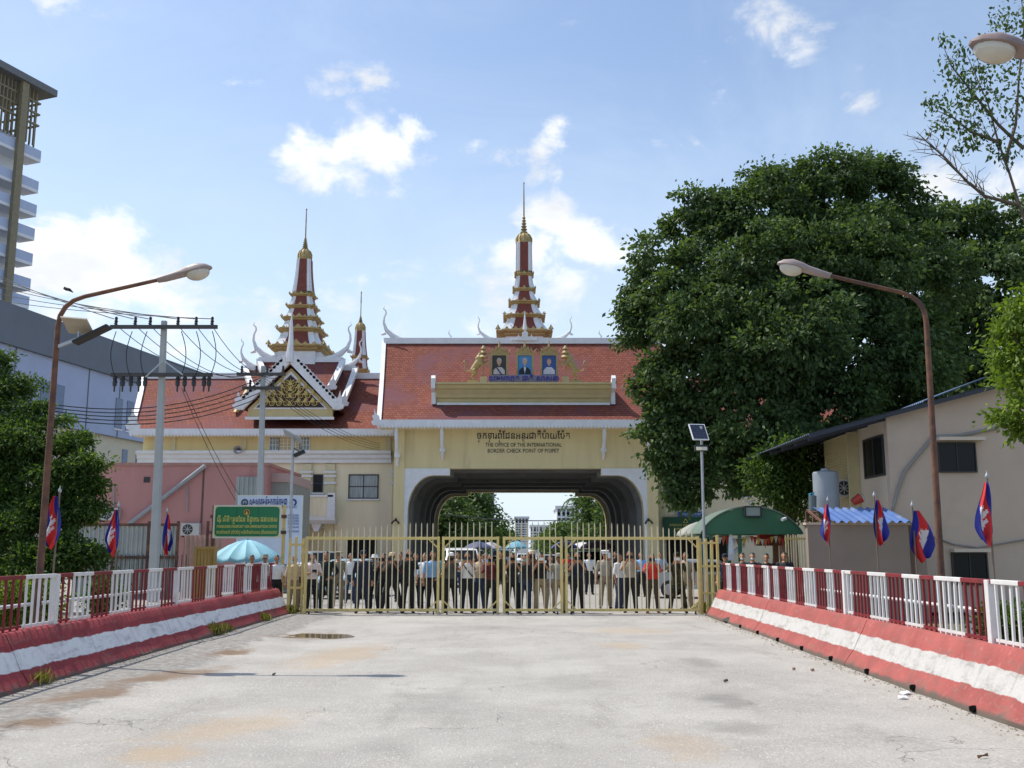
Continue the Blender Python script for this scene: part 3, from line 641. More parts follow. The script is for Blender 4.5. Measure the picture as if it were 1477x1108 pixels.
# spires
def spire(root, cx, Y, tiers, shaft, dome, rings, tip, drum=None, label=None):
    X = at(cx, 450, Y).x; zz = lambda py: at(cx, py, Y).z; hw = lambda p: p * Y / FPX * 1.01; q = math.sqrt(2)
    def sq(h, z): return [(X + a * h, Y + b * h, z) for a, b in ((-1, -1), (1, -1), (1, 1), (-1, 1))]
    def red(h, z):                                     # redented square plan
        c = .80; pts = []
        for a, b in ((-1, -1), (1, -1), (1, 1), (-1, 1)):
            seq = [(a * 1, b * c), (a * c, b * c), (a * c, b * 1)]
            if a * b < 0: seq.reverse()
            pts += seq
        return [(X + u * h, Y + v * h, z) for u, v in pts]
    body = MB(); segs = []
    for i, (h, yt, yb) in enumerate(tiers):
        h0 = hw(h) * .88; h1 = hw(tiers[i + 1][0]) * .80 if i + 1 < len(tiers) else hw(shaft[0]); z0 = zz(yb) + (zz(yt) - zz(yb)) * .42; z1 = zz(tiers[i + 1][2] if i + 1 < len(tiers) else yt) + .05
        if i + 1 < len(tiers): segs.append((h0, h1, z0, z1))
    segs.append((hw(shaft[0]), hw(shaft[1]), zz(shaft[3]) - .05, zz(shaft[2]) + .05))
    for h0, h1, z0, z1 in segs:
        body.loft([red(h0 + (h1 - h0) * (1 - (1 - t) ** 1.6), z0 + (z1 - z0) * t) for t in (0, .25, .5, .75, 1)])
    if drum: body.loft([red(hw(drum[0]), zz(drum[2])), red(hw(drum[0]) * .97, zz(drum[1]))])
    sp = body.build('spire', white, root)
    if label: sp['label'] = label
    for h0, h1, z0, z1 in segs:
        for ang in range(4):
            mb = MB(); c, s_ = math.cos(ang * math.pi / 2), math.sin(ang * math.pi / 2); rows_ = []
            for t in (0, .25, .5, .75, 1):
                h = h0 + (h1 - h0) * (1 - (1 - t) ** 1.6); w = h * .52; z = z0 + (z1 - z0) * t
                rows_.append([(X + c * u - s_ * v, Y + s_ * u + c * v, z) for u, v in ((-w, -h - .03), (w, -h - .03), (w, -h + .05), (-w, -h + .05))])
            mb.loft(rows_); mb.build('red_inlay', red_panel, sp)
    for h, yt, yb in tiers:
        H = hw(h); z0 = zz(yb); z1 = zz(yt); d = (z1 - z0) * .66; mb = MB()
        mb.loft([red(H * f, z0 + d * t) for f, t in ((.80, 0), (.84, .12), (.9, .2), (.9, .34), (.97, .42), (1.0, .5), (1.0, .66), (.95, .7), (.9, .74))])
        n = 7 if h > 25 else 5
        for ang in range(4):
            c, s_ = math.cos(ang * math.pi / 2), math.sin(ang * math.pi / 2)
            for k in range(n):
                u = (-1 + 2 * k / (n - 1)) * H * .93; big = 1.55 if k == n // 2 else (1.25 if k in (0, n - 1) else .8); hh = d * .36 * big + .03; w = H * .10 * (1.9 if k == n // 2 else 1.); v = -H * .95; zb = z0 + d * .64
                P = lambda a, b, z: (X + c * a - s_ * b, Y + s_ * a + c * b, z)
                mb.add([P(u - w, v - .03, zb), P(u + w, v - .03, zb), P(u + w, v + .06, zb), P(u - w, v + .06, zb), P(u, v + .015, zb + hh)], [(0, 1, 4), (1, 2, 4), (2, 3, 4), (3, 0, 4), (0, 3, 2, 1)])
        mb.build('cornice', gold, sp)
    H = hw(dome[2]); z0, z1 = zz(dome[1]), zz(dome[0]); d = z1 - z0
    mb = MB(); mb.lathe([(H * 1.04, z0), (H * 1.06, z0 + d * .12), (H * .98, z0 + d * .2), (H * 1.0, z0 + d * .5), (H * .8, z0 + d * .8), (H * .4, z0 + d)], 16, (X, Y, 0))
    for k in range(12):
        a = 2 * math.pi * k / 12; mb.tube([(X + H * 1.02 * f * math.cos(a), Y + H * 1.02 * f * math.sin(a), z0 + d * t) for f, t in ((1.0, .15), (1.02, .5), (.82, .8), (.45, .98))], H * .06, 5)
    mb.build('dome', gold, sp, smooth=True)
    zr0, zr1 = zz(rings[1]), zz(rings[0]); n = 6; pr_ = []
    for k in range(n):
        r = H * (.46 - .30 * k / n); z = zr0 + (zr1 - zr0) * k / n; dz = (zr1 - zr0) / n
        pr_ += [(r * .55, z - .02), (r, z + dz * .25), (r, z + dz * .5), (r * .5, z + dz * .75)]
    zt = zz(tip); pr_ += [(H * .10, zr1), (H * .085, zr1 + (zt - zr1) * .5), (.045, zr1 + (zt - zr1) * .5 + .1), (.03, zt - .2), (.06, zt - .12), (.006, zt)]
    MB().lathe(pr_, 10, (X, Y, 0)).build('needle', mat('needle_bronze', srgb(150, 132, 84), .5, .2, 4., metal=.3), sp, smooth=True)
    return sp
spire(hall, 756, 70, [(40.5, 470, 493), (30.5, 453, 464), (23, 432, 443.5), (17, 413, 424), (14.2, 392, 401)], (11.5, 11.3, 353, 392), (337, 353, 11.6), (312, 337), 262, (34, 490, 620))

# --- office wings
wing = thing('office_wing', 'long cream office wing with tiled roof, ornate gable and tall spire', 'building', (at(380, 640, 61).x, 61, 0))
LY = 61.; WX0 = at(206, 650, LY).x; WX1 = X0 - HALF + .02
EZ2 = at(380, 622, LY - 1.2).z
MB().box(WX0, WX1, LY, LY + .4, at(300, 655, LY).z, EZ2 + .2).build('upper_wall', mat('cream_less_shaded', srgb(226, 210, 158), .85, .06, .8, .15, 30, col2=srgb(196, 182, 142), thr=(.52, .85), stretch=(2.2, 2.2, .35)), wing)  # lighter cream copy: the weaker eave shade is put into the colour
MB().box(WX0 + .2, WX1, LY + .1, LY + .5, 0, at(300, 655, LY).z).build('lower_wall', beige, wing)
MB().box(WX0, WX0 + .4, LY + .42, LY + 13, 0, EZ2 + .2).build('end_wall', cream, wing)
MB().box(WX0, WX1, LY + 13, LY + 13.4, 0, EZ2 + .2).build('rear_wall', cream, wing)
zc0, zc1 = at(300, 668, LY).z, at(300, 651, LY).z
MB().prism([(LY - .003, zc0), (LY - .12, zc0), (LY - .15, zc0 + .18), (LY - .3, zc0 + .3), (LY - .32, zc0 + .45), (LY - .5, zc0 + .55), (LY - .5, zc1), (LY - .003, zc1 + .05)], WX0 - .25, at(565, 655, LY).x, 'x').build('cornice', white, wing)
EY2, RY2 = LY - 1.2, LY + 6.; RZ2 = at(300, 545, RY2).z
rx0b, rx0t, rx1 = at(190, 619, EY2).x, at(208, 546, RY2).x, X0 - 7.9
rows2 = roof_pts(rx0b, rx1, EY2, EZ2 + .1, RY2, RZ2, .3, 6, rx0t, rx1); roof(rows2).build('roof', tile, wing)
rows2b = roof_pts(rx0b, rx1, RY2 + 7.4, EZ2 + .1, RY2 + .02, RZ2, .3, 6, rx0t, rx1); roof(rows2b).build('roof', tile, wing)
mb = MB(); mb.loft([[(x - .16, y - .06, z - .2), (x + .16, y - .06, z - .2), (x + .16, y - .06, z + .14), (x - .16, y - .06, z + .14)] for x, _, y, z in rows2]); mb.build('verge_board', white, wing)
mb = MB(); flame(mb, rx0b + .1, EY2 - .02, EZ2 + .1, .75, -.1); mb.build('eave_horn', white, wing)
mb = MB(); flame(mb, rx1 - .2, EY2 + .5, EZ2 + .4, .9, -.05); mb.build('eave_horn', white, wing)
MB().box(rx0t, rx1, RY2 - .2, RY2 + .2, RZ2 - .1, RZ2 + .3).build('ridge_cap', white, wing)
scallop_board(rx0b - .1, rx1 + .5, EZ2 + .14, EZ2 - .22, EY2 - .1, .08, .2, .16).build('eave_trim', white, wing)
MB().box(rx0b, rx1, EY2 + .02, LY, EZ2 - .25, EZ2 - .2).build('soffit', beige, wing)
pil = mat('pilaster_cream', srgb(214, 204, 168), .8, .05)
for px in (250, 352, 560):
    x = at(px, 640, LY).x; MB().box(x - .16, x + .16, LY - .08, LY - .003, zc1 + .06, EZ2 - .2).build('pilaster', pil, wing)
for px in (442, 476, 572):
    x = at(px, 700, LY).x
    MB().box(x - .28, x + .28, LY - .03, LY + .097, 0, zc0 - .05).build('pilaster', pil, wing)
    for py in (681, 687, 697): MB().box(x - .38, x + .38, LY - .12, LY - .033, at(px, py, LY).z - .06, at(px, py, LY).z + .06).build('pilaster_band', white, wing)
# windows
def window(root, p0, p1, q0, q1, Y, cols=2, rows_=1, frame=None, sill=True, name='window', glass=None, fr=.07):
    a = at(p0, q1, Y); b = at(p1, q0, Y); a = Vector((at((p0 + p1) / 2, q1, Y).x - wpx(p0, p1, (q0 + q1) / 2, Y) / 2, Y, a.z)); b = Vector((a.x + wpx(p0, p1, (q0 + q1) / 2, Y), Y, b.z))
    w = MB().box(a.x, b.x, Y - .035, Y - .012, a.z, b.z).build(name, glass or dark, root)
    f = MB(); f.box(a.x - fr, b.x + fr, Y - .07, Y - .008, b.z, b.z + fr); f.box(a.x - fr, b.x + fr, Y - .07, Y - .008, a.z - fr, a.z); f.box(a.x - fr, a.x, Y - .07, Y - .008, a.z, b.z); f.box(b.x, b.x + fr, Y - .07, Y - .008, a.z, b.z)
    for k in range(1, cols): x = a.x + (b.x - a.x) * k / cols; f.box(x - fr * .4, x + fr * .4, Y - .06, Y - .036, a.z, b.z)
    for k in range(1, rows_): z = a.z + (b.z - a.z) * k / rows_; f.box(a.x, b.x, Y - .058, Y - .0362, z - fr * .4, z + fr * .4)
    f.build('frame', frame or darkmetal, w)
    if sill: MB().box(a.x - .15, b.x + .15, Y - .14, Y - .005, a.z - fr - .09, a.z - fr - .003).build('sill', white, w)
    return w
curt = mat('curtained_glass', srgb(150, 158, 160), .2, .3, 1.5, stretch=(6, 1, .6))
window(wing, 504, 544, 686, 718, LY + .1, 2, 2, glass=curt)
window(wing, 453, 464, 686, 709, LY + .1, 1, 2); window(wing, 413, 423, 686, 709, LY + .1, 1, 1)
window(wing, 389, 402, 628, 649, LY, 3, 3, white, False, glass=mat('glass_block', srgb(120, 140, 146), .15, .2, 4.), fr=.045)
window(wing, 433, 446, 628, 649, LY, 3, 3, white, False, glass=MATS['glass_block'], fr=.045)
window(wing, 403, 432, 630, 649, LY, 5, 4, beige, False, glass=mat('pale_lattice', srgb(190, 184, 160), .6, .1), fr=.06)
window(wing, 500, 540, 779, 835, LY + .1, 3, 1, darkmetal, False, name='door')
# balcony with balustrade block over an arched niche
bx0, bx1 = at(432, 730, LY - .9).x, at(478, 730, LY - .9).x; bz0, bz1 = at(455, 748, LY - .9).z, at(455, 714, LY - .9).z
bal = MB().prism([(LY + .1, bz0 - .3), (LY - .7, bz0 - .3), (LY - 1.0, bz0 - .1), (LY - 1.05, bz0 + .1), (LY + .1, bz0 + .1)], bx0 - .25, bx1 + .25, 'x').build('balcony', white, wing)
MB().box(bx0, bx1, LY - .9, LY - .72, bz0 + .1, bz1 - .12).build('parapet_panel', beige, bal); MB().box(bx0 - .1, bx1 + .1, LY - 1.0, LY - .62, bz1 - .12, bz1).build('coping', white, bal)
for x in (bx0, bx1): MB().box(x - .22, x + .22, LY - 1.0, LY - .6, bz0 + .1, bz1 + .12).build('pier', white, bal)
mb = MB(); xc = (bx0 + bx1) / 2; mb.prism([(xc - .3, bz0 - .3), (xc + .3, bz0 - .3), (xc + .12, bz0 - .75), (xc - .12, bz0 - .75)], LY - .5, LY + .09); mb.build('corbel', white, bal)
ah = (bx1 - bx0) * .62; arc = [(xc + ah * math.cos(a), .0 if k in () else bz0 - .5 - ah + ah * math.sin(a)) for k, a in enumerate([math.pi * j / 16 for j in range(17)])]
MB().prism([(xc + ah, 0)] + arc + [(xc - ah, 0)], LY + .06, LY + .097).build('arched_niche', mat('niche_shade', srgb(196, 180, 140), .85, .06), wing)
# loudspeaker and small lamps on the walls
lp = at(346, 650, LY - .2); ls = thing('loudspeaker', 'small grey horn loudspeaker on the cream upper wall', 'loudspeaker', lp)
m_ = MB(); m_.loft([[(lp.x + r * math.cos(a), lp.y + y, lp.z + r * math.sin(a)) for a in [2 * math.pi * k / 16 for k in range(16)]] for r, y in ((.26, -.5), (.24, -.48), (.12, -.2), (.08, .0))], cap=False); m_.build('horn', mat('speaker_grey', (.35, .35, .34), .5), ls, smooth=True)
MB().box(lp.x - .07, lp.x + .07, lp.y - .05, lp.y + .2, lp.z - .07, lp.z + .07).build('driver', darkmetal, ls)
for px, lab in ((571, 'small black wall lamp on the pilaster left of the arch'), (935, 'small black wall lamp on the pilaster right of the arch')):
    q = at(px, 750, 57.85); wl = thing('wall_lamp', lab, 'lamp', q); MB().box(q.x - .06, q.x + .06, 57.78, 57.875, q.z - .08, q.z + .08).build('back_plate', darkmetal, wl)
    for s in (-1, 1): MB().tube([(q.x, 57.78, q.z), (q.x + s * .12, 57.66, q.z - .08), (q.x + s * .2, 57.55, q.z - .2)], [.03, .05, .06], 8).build('spot', darkmetal, wl)

# crossing roofs behind the gable (ridges run along the wing)
def cross_roof(p0, p1, yr, q0, q1, ye, Yr, Ye, hs):
    a, b, c, d = at(p0, yr, Yr), at(p1, yr, Yr), at(q0, ye, Ye), at(q1, ye, Ye)
    rows_ = roof_pts(c.x, d.x, Ye, (c.z + d.z) / 2, Yr, (a.z + b.z) / 2, .12, 5, a.x, b.x); roof(rows_).build('crossing_roof', tile, wing)
    back = [(x0, x1, 2 * Yr - y + .02, z) for x0, x1, y, z in rows_]; roof(back).build('crossing_roof', tile, wing)
    for k, s in ((0, -1), (1, 1)):
        mb = MB(); mb.loft([[(r[k] - .17, r[2] - .08, r[3] - .15), (r[k] + .17, r[2] - .08, r[3] - .15), (r[k] + .17, r[2] - .08, r[3] + .16), (r[k] - .17, r[2] - .08, r[3] + .16)] for r in rows_]); mb.build('verge_board', white, wing)
        mb = MB(); flame(mb, rows_[0][k] + s * .12, Ye - .15, rows_[0][3] - .1, .55, s * .12); mb.build('verge_flame', white, wing)
        chofa((a, b)[k].x - s * .1, Yr, a.z + .12, hs, s).build('roof_horn', white, wing, smooth=True)
        z = min(a.z, c.z)
        MB().prism([(Ye + .3, c.z - .4), (Yr, a.z - .25), (2 * Yr - Ye - .3, c.z - .4)], (a, b)[k].x - s * .75, (a, b)[k].x - s * .6, 'x').build('gable_wall', cream, wing)
    MB().box(a.x, b.x, Yr - .2, Yr + .2, a.z - .1, a.z + .24).build('ridge_cap', white, wing)
cross_roof(354, 513, 533, 374, 493, 584, 66.5, 61.6, 1.05)
cross_roof(374, 495, 521, 392, 476, 560, 65.2, 62.6, 1.3)
# front gable
GYf = 59.6; ap = at(418, 524, GYf); gl = at(350, 590, GYf); gr = at(486, 590, GYf); gx = (gl.x + gr.x) / 2
base_z = at(418, 604, GYf).z
MB().prism([(at(357, 604, GYf).x, base_z), (at(357, 604, GYf).x, gl.z), (gx, ap.z - .3), (at(479, 604, GYf).x, gl.z), (at(479, 604, GYf).x, base_z)], GYf, GYf + .35).build('gable_wall', gcream, wing)
MB().box(at(354, 604, GYf).x, at(482, 604, GYf).x, GYf - .12, GYf - .003, base_z - .06, base_z + .1).build('gable_sill', white, wing)
t0 = at(370, 588, GYf); t1 = at(468, 588, GYf); ta = at(419, 541, GYf)
MB().prism([(t0.x - .2, t0.z - .1), (gx, ta.z + .22), (t1.x + .2, t0.z - .1)], GYf - .05, GYf - .003).build('pediment_border', white, wing)
ped = MB().prism([(t0.x, t0.z), (gx, ta.z), (t1.x, t0.z)], GYf - .09, GYf - .053).build('pediment_panel', mat('pediment_brown', srgb(58, 46, 46), .7, .15), wing)
orn = MB()
def scroll(cx, cz, r, sg, turns=1.5):
    pts = []; rr = []
    for k in range(15):
        t = k / 14; a = sg * t * turns * 2 * math.pi + math.pi / 2; q = r * (1 - .85 * t); pts.append((cx + q * math.cos(a), GYf - .12, cz + q * math.sin(a))); rr.append(r * .20 * (1 - .5 * t))
    orn.tube(pts, rr, 5)
H_ = ta.z - t0.z; Wd = (t1.x - t0.x) / 2
for row, (zf, cnt) in enumerate(((.13, 4), (.36, 3), (.56, 2), (.73, 1))):
    for k in range(cnt):
        xf = (k + .55) * .21 * Wd
        if xf / Wd + zf > .92: continue
        for s in (-1, 1):
            scroll(gx + s * xf, t0.z + zf * H_, .105 * H_, s); flame(orn, gx + s * (xf + .11 * Wd), GYf - .115, t0.z + (zf + .02) * H_, .115 * H_, s * .25, th=.05)
for zf in (.05, .28, .5, .68): flame(orn, gx, GYf - .12, t0.z + zf * H_, .12 * H_, 0, th=.06)
orn.build('gilded_scrollwork', mat('gilding', srgb(186, 164, 96), .45, .25, 5., metal=.2), ped)
for s, e in ((-1, gl), (1, gr)):
    A = Vector((gx, GYf - .35, ap.z + .12)); B = Vector((e.x, GYf - .35, e.z)); d = (A - B); n = Vector((-d.z * s, 0, d.x * s)).normalized(); n = n if n.z > 0 else -n
    mb = MB(); mb.prism([(p.x, p.z) for p in (B - n * .14, A - n * .14, A + n * .26, B + n * .26)], GYf - .5, GYf - .2); mb.build('barge_board', white, wing)
    mb = MB(); L = d.length
    for k in range(1, 14):
        p = B + d * (k / 14.5) + n * .22; flame(mb, p.x, GYf - .46, p.z, .34, -s * .35, th=.1)
    mb.build('barge_crest', white, wing)
    mb = MB(); flame(mb, e.x + s * .1, GYf - .36, e.z - .05, .62, s * .12, th=.2); flame(mb, e.x + s * .05, GYf - .30, e.z - .1, .4, s * .5, th=.2); mb.build('barge_flame', white, wing)
    rr_ = MB(); Bk = Vector((e.x, GYf - .3, e.z + .1)); rr_.add([A + Vector((0, .1, -.02)), Bk, Bk + Vector((0, 4.5, 0)), A + Vector((0, 4.6, -.02))] + [A + Vector((0, .1, -.14)), Bk - Vector((0, 0, .12)), Bk + Vector((0, 4.5, -.12)), A + Vector((0, 4.6, -.14))], [(0, 1, 2, 3), (7, 6, 5, 4), (0, 4, 5, 1), (3, 2, 6, 7)]); rr_.build('gable_roof', tile, wing)
mb = MB(); mb.tube([(gx, GYf - .4, ap.z), (gx, GYf - .5, ap.z + .7), (gx, GYf - .35, ap.z + 1.5), (gx, GYf - .42, ap.z + 2.3), (gx, GYf - .4, ap.z + 2.95)], [.28, .2, .14, .10, .015], 8); flame(mb, gx, GYf - .3, ap.z + .1, .6); mb.build('gable_finial', white, wing, smooth=True)
spire(wing, 437, 66.5, [(42, 493, 513), (32.5, 471, 484.5), (27, 455, 467), (21.5, 438, 449), (18, 422, 431)], (14.5, 10.2, 377, 422), (360, 377, 10.2), (343, 360), 300, (34, 512, 570), 'tall left-hand spire rising behind the ornate gable')
spire(wing, 520.5, 73.2, [(13.5, 527, 540), (12, 512, 519)], (10, 6.8, 479, 513), (466, 479, 7.2), (456, 466), 420, (11, 538, 650), 'small spire behind the roof')

# right wing mostly behind the tree
rw = thing('office_wing', 'plain beige office wing behind the big tree beside the arch', 'building', (14, 61, 0))
RWX0, RWX1 = X0 + HALF - .02, X0 + 23
MB().box(RWX0, RWX1, LY, LY + .4, 0, EZ2 + .2).build('front_wall', beige, rw); MB().box(RWX1 - .4, RWX1, LY + .42, LY + 13, 0, EZ2 + .2).build('end_wall', beige, rw)
MB().box(RWX0, RWX1, LY + 13, LY + 13.4, 0, EZ2 + .2).build('rear_wall', beige, rw)
MB().prism([(LY - .003, zc0), (LY - .12, zc0), (LY - .3, zc0 + .3), (LY - .5, zc0 + .55), (LY - .5, zc1), (LY - .003, zc1 + .05)], RWX0 + .3, RWX1 + .2, 'x').build('cornice', white, rw)
r3 = roof_pts(RWX0 + .3, RWX1 + .8, EY2, EZ2 + .1, RY2, RZ2, .3); roof(r3).build('roof', tile, rw); roof([(a, b, 2 * RY2 + .02 - y, z) for a, b, y, z in r3]).build('roof', tile, rw)
scallop_board(RWX0 + .3, RWX1 + .8, EZ2 + .14, EZ2 - .22, EY2 - .1, .08, .2, .16).build('eave_trim', white, rw)
x = at(952, 700, LY).x; MB().box(x - .28, x + .28, LY - .1, LY - .003, 0, zc0 - .05).build('pilaster', pil, rw)
for p0, p1 in ((1060, 1080), (1100, 1120)): window(rw, p0, p1, 690, 715, LY, 2, 1)
window(rw, 962, 1050, 777, 830, LY, 4, 1, darkmetal, False, name='shopfront')
# signboards on that wing
def board(name, p0, p1, q0, q1, Y, m, label, th=.1, cat='sign', frame=None, fw=.05):
    y_ = (q0 + q1) / 2; xa, xb = at(p0, y_, Y).x, at(p1, y_, Y).x; za, zb = at((p0 + p1) / 2, q1, Y).z, at((p0 + p1) / 2, q0, Y).z
    root = thing(name, label, cat, ((xa + xb) / 2, Y, za)); MB().box(xa, xb, Y, Y + th, za, zb).build('panel', m, root)
    if frame:
        f = MB(); f.box(xa - fw, xb + fw, Y - .02, Y + th, zb, zb + fw); f.box(xa - fw, xb + fw, Y - .02, Y + th, za - fw, za); f.box(xa - fw, xa, Y - .02, Y + th, za, zb); f.box(xb, xb + fw, Y - .02, Y + th, za, zb); f.build('frame', frame, root)
    return root, xa, xb, za, zb
dgreen = mat('sign_green_dark', srgb(24, 84, 62), .5, .08); yel = mat('sign_yellow', srgb(226, 206, 96), .5, .05); blu = mat('sign_blue', srgb(48, 104, 176), .5, .1)
s, xa, xb, za, zb = board('signboard', 957, 1050, 746, 777, LY - .25, dgreen, 'dark green wall sign under the blue strip on the right wing')
for k, (q, w) in enumerate(((759, 'នគរបាល អន្តោប្រេវសន៍'), (765, 'IMMIGRATION'), (771, 'ប៉ាយែប៉ត'))): text_mesh('lettering', w, .16, yel, s, ((xa + xb) / 2 - .6, LY - .26, at(1000, q, LY - .25).z), .008, 0, width=(1.9, 1.3, 1.0)[k])
mb = MB(); mb.tube([((xa + xb) / 2 - .6 + .16 * math.cos(a), LY - .27, at(1000, 752, LY - .25).z + .16 * math.sin(a)) for a in [2 * math.pi * k / 3 + math.pi / 2 for k in range(4)]], .025, 5); mb.build('emblem', yel, s)
s, xa, xb, za, zb = board('signboard', 978, 1015, 738, 745, LY - .3, blu, 'narrow blue sign strip above the dark green wall sign'); text_mesh('lettering', 'ការិយាល័យ អន្តោប្រេវសន៍', .13, white, s, ((xa + xb) / 2, LY - .31, za + .08), .008, 0, width=(xb - xa) * .85)

# ------------------------------------------------------------------ portraits and guardian lions on the platform
PZ = PZ1
skin_p = mat('printed_skin', srgb(196, 156, 130), .6, .08)
def portrait(px, bgc, coat, label, kind):
    a, b = at(px - 10, 526, 58.6), at(px + 10, 526, 58.6); z0, z1 = at(px, 540, 58.6).z, at(px, 513, 58.6).z; Y = 58.6; xc = (a.x + b.x) / 2; hw = (b.x - a.x) / 2
    root = thing('portrait', label, 'portrait', (xc, Y, PZ))
    f = MB()
    for s in (-1, 1): f.box(xc + s * (hw + .06) - .06, xc + s * (hw + .06) + .06, Y - .08, Y + .08, PZ, z1 + .1)
    f.box(xc - hw, xc + hw, Y - .07, Y + .08, z1, z1 + .1); f.build('frame', gold, root)
    f = MB(); f.prism([(xc - hw - .3, z1 + .1), (xc - hw * .5, z1 + .28), (xc, z1 + .62), (xc + hw * .5, z1 + .28), (xc + hw + .3, z1 + .1)], Y - .06, Y + .05); f.tube([(xc, Y, z1 + .5), (xc, Y, z1 + .95)], [.09, .01], 6)
    for k in (-.6, -.3, .3, .6): flame(f, xc + k * hw * 1.5, Y - .07, z1 + .14 + .25 * (1 - abs(k)), .16)
    f.build('crest', gold, root)
    for k in (-1, 1): 
        g_ = MB(); g_.tube([(xc + k * hw * (.9 + t * .8), Y - .05, z1 + .28 + .25 * abs(t - .5) * 2 - .12) for t in (0, .25, .5, .75, 1)], .02, 5); g_.build('swag', gold, root)
    pic = MB().box(xc - hw, xc + hw, Y, Y + .05, PZ + .25, z1).build('picture', bgc, root)
    h = z1 - z0; zc = z0 + h * .66; r = h * .15
    MB().prism([(xc - hw * .85, z0 + .0), (xc - hw * .8, z0 + h * .22), (xc - hw * .35, z0 + h * .38), (xc + hw * .35, z0 + h * .38), (xc + hw * .8, z0 + h * .22), (xc + hw * .85, z0)], Y - .008, Y - .002).build('printed_coat', coat, pic)
    if kind == 'suit': MB().prism([(xc - hw * .16, z0 + h * .38), (xc, z0 + .02), (xc + hw * .16, z0 + h * .38)], Y - .012, Y - .0085).build('printed_shirt', white, pic)
    if kind == 'sash': MB().prism([(xc - hw * .5, z0 + h * .36), (xc - hw * .3, z0 + h * .38), (xc + hw * .45, z0), (xc + hw * .2, z0)], Y - .012, Y - .0085).build('printed_sash', mat('sash_blue', srgb(50, 50, 90), .6), pic)
    el = lambda cx, cz, rx, rz: [(cx + rx * math.cos(a), cz + rz * math.sin(a)) for a in [2 * math.pi * k / 20 for k in range(20)]]
    MB().prism(el(xc, zc + r * .35, r * .86, r * 1.1), Y - .010, Y - .003).build('printed_hair', mat('printed_hair_' + kind, srgb(190, 186, 180) if kind != 'dress' else srgb(110, 104, 104), .6), pic)
    MB().prism([(xc - r * .3, zc - r * 1.4), (xc + r * .3, zc - r * 1.4), (xc + r * .3, zc - r * .5), (xc - r * .3, zc - r * .5)], Y - .014, Y - .0105).build('printed_neck', skin_p, pic)
    MB().prism(el(xc, zc, r * .75, r * 1.0), Y - .018, Y - .0145).build('printed_face', skin_p, pic)
portrait(720, mat('portrait_dark', srgb(56, 52, 48), .5), mat('coat_pale', srgb(206, 196, 190), .6), 'framed portrait of a figure in pale dress uniform on dark ground', 'sash')
portrait(757, mat('portrait_sky', srgb(72, 138, 192), .5), mat('coat_dark', srgb(28, 34, 44), .6), 'framed middle portrait of a man in a dark suit on blue', 'suit')
portrait(792, mat('portrait_blue', srgb(52, 84, 150), .5), mat('coat_white', srgb(214, 212, 214), .6), 'framed portrait of a person in white on deep blue', 'dress')
bl = mat('royal_blue', srgb(44, 46, 150), .5, .1); Yb = 57.95
bb, xa, xb, za, zb = board('blue_letter_panel', 706, 805, 541, 551, Yb, mat('lattice_grey', srgb(130, 124, 134), .6, .3, 8.), 'lattice strip with blue letters below the three portraits', .05)
bb.location.z = PZ
for o_ in bb.children: o_.location.z += za - PZ
text_mesh('lettering', 'ព្រះមហាក្សត្រ ជាតិ សាសនា', .30, bl, bb, ((xa + xb) / 2, Yb - .03, at(756, 549, Yb).z), .03, .012, width=(xb - xa) * 1.02)
for px in (720, 757, 792):
    x = at(px, 545, Yb - .05).x; MB().prism([(x - .36, PZ + .02), (x + .36, PZ + .02), (x + .42, PZ + .3), (x + .2, PZ + .5), (x - .2, PZ + .5), (x - .42, PZ + .3)], Yb + .3, Yb + .36).build('blue_plinth', bl, bb)

def voxel(mb, name, vox, smooth_it=2):
    """fuse overlapping volumes into one continuous skin"""
    me = mb.mesh('raw', recalc=True); o = bpy.data.objects.new('raw', me); COL.objects.link(o)
    r = o.modifiers.new('r', 'REMESH'); r.mode = 'VOXEL'; r.voxel_size = vox; r.use_smooth_shade = True
    if smooth_it: s_ = o.modifiers.new('s', 'SMOOTH'); s_.iterations = smooth_it; s_.factor = .5
    dg = bpy.context.evaluated_depsgraph_get(); out = bpy.data.meshes.new_from_object(o.evaluated_get(dg)); out.name = name
    bpy.data.objects.remove(o); bpy.data.meshes.remove(me); out.materials.clear(); return out
def lion_mesh():
    b = MB()          # rearing, facing +x, stands on hind feet at the origin; unit: metres
    b.tube([(0, 0, .62), (.10, 0, .80), (.26, 0, 1.05), (.38, 0, 1.3)], [.19, .20, .23, .22], 10)
    b.ell((.36, 0, 1.42), (.24, .22, .26)); b.ell((.44, 0, 1.66), (.19, .17, .19)); b.ell((.60, 0, 1.62), (.12, .10, .09))
    for s in (-1, 1):
        b.tube([(.02, s * .13, .66), (.16, s * .15, .48), (-.04, s * .15, .26), (.02, s * .15, .05)], [.16, .12, .07, .06], 8); b.ell((.08, s * .15, .05), (.12, .07, .05))
        b.tube([(.40, s * .16, 1.22), (.58, s * .18, 1.04 + s * .12), (.74, s * .17, 1.12 + s * .14), (.82, s * .16, 1.16 + s * .14)], [.11, .08, .055, .05], 8); b.ell((.86, s * .16, 1.17 + s * .14), (.07, .06, .05))
        b.ell((.40, s * .12, 1.84), (.05, .04, .07))
    b.tube([(-.1, 0, .62), (-.34, 0, .60), (-.46, 0, .78), (-.38, 0, 1.0), (-.46, 0, 1.16)], [.06, .045, .04, .04, .05], 8); b.ell((-.46, 0, 1.2), (.07, .06, .1))
    me = voxel(b, 'lion', .03, 2); me.materials.append(gold); return me
lm_ = lion_mesh()
